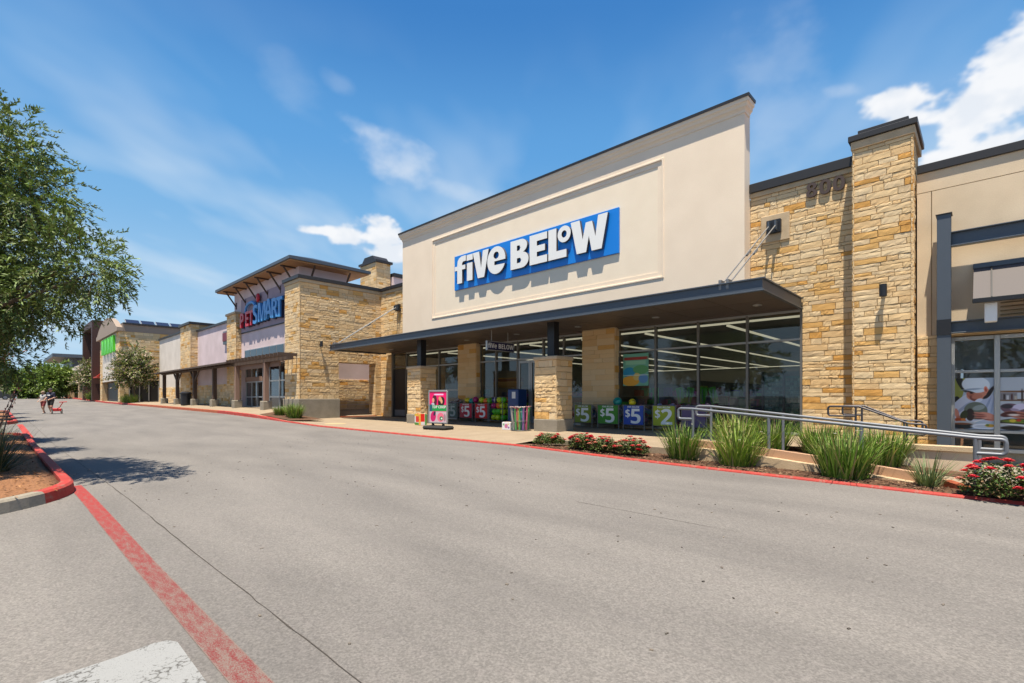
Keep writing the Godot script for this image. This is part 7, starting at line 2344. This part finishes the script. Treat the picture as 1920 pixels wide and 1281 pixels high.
# ---------- people ----------
func body_mesh(bones: Array, cell: float, paint_of: Callable) -> ArrayMesh:   # bones: [a, b, ra, rb]; surface nets over the smooth union of tapered capsules
	var lo := Vector3.INF
	var hi := -Vector3.INF
	for b in bones:
		for q in [[b[0], b[2]], [b[1], b[3]]]:
			lo = lo.min(q[0] - Vector3.ONE * (q[1] + cell * 2))
			hi = hi.max(q[0] + Vector3.ONE * (q[1] + cell * 2))
	var n := Vector3i(((hi - lo) / cell).ceil()) + Vector3i.ONE
	var d := PackedFloat32Array()
	d.resize(n.x * n.y * n.z)
	d.fill(1.0)
	for b in bones:   # smooth minimum, taken only near each bone
		var a: Vector3 = b[0]
		var c: Vector3 = b[1]
		var ra: float = b[2]
		var rb: float = b[3]
		var reach := maxf(ra, rb) + 0.07
		var i0 := Vector3i(((a.min(c) - Vector3.ONE * reach - lo) / cell).floor()).clamp(Vector3i.ZERO, n - Vector3i.ONE)
		var i1 := Vector3i(((a.max(c) + Vector3.ONE * reach - lo) / cell).ceil()).clamp(Vector3i.ZERO, n - Vector3i.ONE)
		var ac := c - a
		var ll := maxf(ac.length_squared(), 1e-6)
		for z in range(i0.z, i1.z + 1):
			for y in range(i0.y, i1.y + 1):
				for x in range(i0.x, i1.x + 1):
					var p := lo + Vector3(x, y, z) * cell
					var t := clampf((p - a).dot(ac) / ll, 0, 1)
					var v := p.distance_to(a + ac * t) - lerpf(ra, rb, t)
					var at := (z * n.y + y) * n.x + x
					var o := d[at]
					var h := clampf(0.5 + 0.5 * (o - v) / 0.03, 0, 1)
					d[at] = lerpf(o, v, h) - 0.03 * h * (1.0 - h)
	var where := {}
	var pts := PackedVector3Array()
	for z in n.z - 1:
		for y in n.y - 1:
			for x in n.x - 1:
				var sum := Vector3()
				var k := 0
				var at := (z * n.y + y) * n.x + x
				var o := [d[at], d[at + 1], d[at + n.x], d[at + n.x + 1], d[at + n.x * n.y], d[at + n.x * n.y + 1], d[at + n.x * n.y + n.x], d[at + n.x * n.y + n.x + 1]]
				for e in [[0, 1], [2, 3], [4, 5], [6, 7], [0, 2], [1, 3], [4, 6], [5, 7], [0, 4], [1, 5], [2, 6], [3, 7]]:
					if (o[e[0]] < 0) != (o[e[1]] < 0):
						var t: float = o[e[0]] / (o[e[0]] - o[e[1]])
						var p0 := Vector3(e[0] & 1, (e[0] >> 1) & 1, e[0] >> 2)
						var p1 := Vector3(e[1] & 1, (e[1] >> 1) & 1, e[1] >> 2)
						sum += p0.lerp(p1, t)
						k += 1
				if k:
					where[at] = pts.size()
					pts.append(lo + (Vector3(x, y, z) + sum / k) * cell)
	var s := Shape.new()
	var grad := func(p: Vector3) -> Vector3:
		var q := Vector3i(((p - lo) / cell).round()).clamp(Vector3i.ONE, n - Vector3i(2, 2, 2))
		var i := (q.z * n.y + q.y) * n.x + q.x
		return Vector3(d[i + 1] - d[i - 1], d[i + n.x] - d[i - n.x], d[i + n.x * n.y] - d[i - n.x * n.y]).normalized()
	for z in range(1, n.z - 1):
		for y in range(1, n.y - 1):
			for x in range(1, n.x - 1):
				var at := (z * n.y + y) * n.x + x
				for ax in 3:
					var step: int = [1, n.x, n.x * n.y][ax]
					if (d[at] < 0) == (d[at + step] < 0):
						continue
					var u: int = [n.x, n.x * n.y, 1][ax]
					var w: int = [n.x * n.y, 1, n.x][ax]
					var q := []
					for k in [at - u - w, at - w, at, at - u]:
						if where.has(k):
							q.append(pts[where[k]])
					if q.size() == 4:
						var m := []
						for p in q:
							m.append(grad.call(p))
						s.col = paint_of.call((q[0] + q[2]) / 2.0)
						s.tri(q[0], q[1], q[2], m[0], m[1], m[2])
						s.tri(q[0], q[2], q[3], m[0], m[2], m[3])
	return s.mesh()

func person(label: String, at: Vector3, turn: float, height: float, shirt: Color, shorts: Color, cap: Color, reach: float) -> void:
	var p := thing("person", label, "person", at, "people walking with the red cart")
	p.rotation.y = turn
	p.scale = Vector3.ONE * height / 1.72
	# standing about 1.72 m tall, facing +z, one foot forward
	var hipl := Vector3(0.10, 0.90, 0)
	var hipr := Vector3(-0.10, 0.90, 0)
	var kneel := Vector3(0.11, 0.49, 0.10)
	var kneer := Vector3(-0.11, 0.49, -0.02)
	var ankl := Vector3(0.11, 0.09, 0.08)
	var ankr := Vector3(-0.11, 0.10, -0.20)
	var neck := Vector3(0, 1.44, 0.02)
	var shl := Vector3(0.19, 1.38, 0)
	var shr := Vector3(-0.19, 1.38, 0)
	var ell := Vector3(0.26, 1.10, 0.02)
	var elr := Vector3(-0.26, 1.10, -0.02)
	var hl := Vector3(0.16, 0.98, 0.24 + reach)
	var hr := Vector3(-0.16, 0.96, 0.22 + reach)
	var bones := [[hipl, kneel, 0.105, 0.07], [kneel, ankl, 0.066, 0.042], [hipr, kneer, 0.105, 0.07], [kneer, ankr, 0.066, 0.042], [ankl - Vector3(0, 0.03, 0.03), ankl + Vector3(0.01, -0.05, 0.15), 0.045, 0.036], [ankr - Vector3(0, 0.03, 0.03), ankr + Vector3(-0.01, -0.05, 0.14), 0.045, 0.036],
		[Vector3(0.06, 0.94, 0), Vector3(-0.06, 0.94, 0), 0.145, 0.145], [Vector3(0, 0.95, 0.01), Vector3(0, 1.22, 0.01), 0.155, 0.165], [Vector3(0.09, 1.28, 0), Vector3(-0.09, 1.28, 0), 0.13, 0.13], [shl, shr, 0.075, 0.075], [neck - Vector3(0, 0.06, 0.02), neck + Vector3(0, 0.08, 0.02), 0.062, 0.055],
		[shl, ell, 0.062, 0.045], [ell, hl, 0.043, 0.03], [shr, elr, 0.062, 0.045], [elr, hr, 0.043, 0.03], [hl, hl + Vector3(-0.02, -0.02, 0.06), 0.034, 0.026], [hr, hr + Vector3(0.02, -0.02, 0.06), 0.034, 0.026],
		[Vector3(0, 1.60, 0.035), Vector3(0, 1.63, 0.02), 0.092, 0.098], [Vector3(0, 1.53, 0.075), Vector3(0, 1.57, 0.07), 0.05, 0.06], [Vector3(0, 1.575, 0.12), Vector3(0, 1.60, 0.115), 0.016, 0.01], [Vector3(0.088, 1.58, 0.02), Vector3(0.09, 1.60, 0.01), 0.018, 0.018], [Vector3(-0.088, 1.58, 0.02), Vector3(-0.09, 1.60, 0.01), 0.018, 0.018]]
	for side in [[hl, -1.0], [hr, 1.0]]:
		for k in 4:
			var b: Vector3 = side[0] + Vector3(side[1] * 0.02 + (k - 1.5) * 0.017, -0.03, 0.08)
			bones.append([b, b + Vector3(0, -0.035, 0.035 - absf(k - 1.3) * 0.006), 0.010, 0.008])
	var skin := Color(0.44, 0.25, 0.17)
	var col := func(q: Vector3) -> Color:
		if q.y < 0.085: return Color(0.35, 0.34, 0.34)
		if q.y < 0.56: return skin
		if q.y < 0.98 and absf(q.x) < 0.25 and q.z < 0.17: return shorts
		if q.y > 1.47: return skin
		if q.y < 1.13 and (absf(q.x) > 0.2 or q.z > 0.19): return skin
		return shirt
	put(p, "body", body_mesh(bones, 0.022, col), M.tinted)
	var hat := Shape.new()
	hat.lathe(Vector3(0, 1.645, 0.015), [Vector2(0.108, -0.02), Vector2(0.112, 0.02), Vector2(0.095, 0.07), Vector2(0.05, 0.095), Vector2(0, 0.1)], 18)
	hat.bevelt(Transform3D(Basis(Vector3.RIGHT, 0.15), Vector3(0, 1.635, 0.155)), Vector3(0.17, 0.012, 0.11), 0.005)
	put(p, "cap", hat.mesh(), paint("cap_%d" % taken["person"], cap, 0.8))
	var face := Shape.new()
	for sx in [-0.035, 0.035]:
		face.bevelt(Transform3D(Basis.IDENTITY, Vector3(sx, 1.605, 0.122)), Vector3(0.022, 0.010, 0.01), 0.003)
	face.bevelt(Transform3D(Basis.IDENTITY, Vector3(0, 1.535, 0.131)), Vector3(0.045, 0.007, 0.008), 0.002)
	put(p, "eyes_and_mouth", face.mesh(), M.black)
	if reach > 0.05:
		var pr := Shape.new()
		pr.bevelt(Transform3D(Basis.IDENTITY, Vector3(0, 1.25, 0.172)), Vector3(0.16, 0.07, 0.016), 0.004)
		put(p, "shirt_print", pr.mesh(), M.white)

func make_people() -> void:
	var a := Vector3(-42.2, 0, -2.5)
	a.y = road_y(a.x, a.z)
	person("person in a dark navy shirt, black shorts and cap pushing a red cart", a, 0.9, 1.58, Color(0.012, 0.018, 0.045), Color(0.012, 0.013, 0.014), Color(0.05, 0.045, 0.04), 0.08)
	var b := Vector3(-42.9, 0, -2.2)
	b.y = road_y(b.x, b.z)
	person("person in a white shirt and red shorts walking behind the one in navy", b, 0.7, 1.42, Color(0.36, 0.35, 0.36), Color(0.25, 0.05, 0.05), Color(0.32, 0.24, 0.17), 0.0)
	var at := Vector3(-41.55, 0, -2.75)
	at.y = road_y(at.x, at.z)
	var c := thing("hand_cart", "small red two-wheeled cart with a long slanting handle", "cart", at)
	var red := paint("cart_paint", Color(0.55, 0.03, 0.03), 0.4)
	var fr := Shape.new()
	fr.bevel(at + Vector3(-0.62, 0.16, -0.2), at + Vector3(0.0, 0.34, 0.2), 0.03)
	part(c, "tub", fr, red)
	tubed(c, "handle", [at + Vector3(-0.05, 0.3, 0), at + Vector3(0.35, 0.42, -0.1), at + Vector3(0.75, 0.72, -0.22)], 0.022, red, 8)
	tubed(c, "grip", [at + Vector3(0.7, 0.74, -0.4), at + Vector3(0.8, 0.72, -0.05)], 0.025, red, 8)
	for q in [[-0.5, 0.22], [-0.5, -0.22], [0.05, 0.22], [0.05, -0.22]]:
		var w := Shape.new()
		var ring := []
		for k in 17:
			ring.append(at + Vector3(q[0] + cos(TAU * k / 16) * 0.14, 0.16 + sin(TAU * k / 16) * 0.14, q[1]))
		w.tube(ring, 0.022, 7)
		var wh := part(c, "wheel", w, M.rubber)
		var hub := Shape.new()
		hub.tube([at + Vector3(q[0], 0.16, q[1] - 0.015), at + Vector3(q[0], 0.16, q[1] + 0.015)], 0.12, 14)
		part(wh, "rim", hub, M.white)
	make_car()

func make_car() -> void:
	var at := Vector3(-99.5, road_y(-99.5, 0.5), 0.2)
	var c := thing("parked_car", "black saloon car parked across the far end of the lane", "car", at)
	var side := Basis(Vector3(0, 0, -1), Vector3.UP, Vector3.RIGHT)   # the car lies along z, its right side towards the camera
	var t := Transform3D(side, at + Vector3(-0.9, 0, 0))
	var paintwork := paint("car_black", Color(0.010, 0.010, 0.012), 0.2)
	paintwork.clearcoat_enabled = true
	var s := Shape.new()
	s.prism(PackedVector2Array([Vector2(-2.2, 0.3), Vector2(-2.3, 0.55), Vector2(-2.2, 0.82), Vector2(-1.2, 0.92), Vector2(1.2, 0.92), Vector2(2.15, 0.80), Vector2(2.3, 0.55), Vector2(2.2, 0.3)]), t, 1.8)
	part(c, "body", s, paintwork)
	var cab := Shape.new()
	cab.prism(PackedVector2Array([Vector2(-1.55, 0.9), Vector2(-0.95, 1.35), Vector2(-0.4, 1.43), Vector2(0.5, 1.40), Vector2(1.3, 0.9)]), Transform3D(side, at + Vector3(-0.78, 0, 0)), 1.56)
	var cb := part(c, "cabin", cab, paintwork)
	for q in [[-1.35, -0.35], [-0.28, 0.95]]:
		var w := Shape.new()
		w.prism(PackedVector2Array([Vector2(q[0], 0.95), Vector2(q[0] + (0.5 if q[0] < -1 else 0.0), 1.32), Vector2(q[1] - (0.45 if q[1] > 0 else 0.0), 1.33), Vector2(q[1], 0.95)]), Transform3D(side, at + Vector3(0.78, 0, 0)), 0.012)
		part(cb, "window", w, M.tinted_glass)
	for z in [-1.4, 1.4]:
		for x in [0.82, -0.82]:
			var w := Shape.new()
			w.tube([at + Vector3(x - 0.1, 0.32, z), at + Vector3(x + 0.1, 0.32, z)], 0.32, 20)
			var wh := part(c, "wheel", w, M.rubber)
			var rim := Shape.new()
			rim.tube([at + Vector3(x - 0.105, 0.32, z), at + Vector3(x + 0.105, 0.32, z)], 0.2, 16)
			part(wh, "rim", rim, M.galvanised)
	boxed(c, "headlight", at + Vector3(0.4, 0.62, -2.28), at + Vector3(0.85, 0.75, -2.2), M.white)
	boxed(c, "headlight", at + Vector3(-0.85, 0.62, -2.28), at + Vector3(-0.4, 0.75, -2.2), M.white)
	# cars parked across the lot, which the shop windows mirror
	var hues := [Color(0.02, 0.022, 0.025), Color(0.30, 0.31, 0.32), Color(0.10, 0.012, 0.014), Color(0.02, 0.03, 0.07), Color(0.05, 0.052, 0.055), Color(0.42, 0.41, 0.39)]
	var said := ["black", "silver", "dark red", "navy", "charcoal", "pale grey"]
	var nth := ["first", "second", "third", "fourth", "fifth", "sixth", "seventh", "eighth", "ninth", "tenth", "eleventh"]
	for i in 11:
		var x := 5.5 - i * 2.8
		var car := copy_of(c, Vector3(x, road_y(x, 10.5), 10.5 + (i % 3) * 0.25), PI if i % 2 else 0.0, 1.0, "%s car in the lot opposite the shops, %s from the restaurant end" % [said[i % 6], nth[i]])
		car.set_meta("group", "cars parked in the lot opposite")
		var m := paint("car_paint_%d" % i, hues[i % 6], 0.22)
		m.clearcoat_enabled = true
		for piece in ["body", "cabin"]:
			(car.get_node(piece) as MeshInstance3D).material_override = m
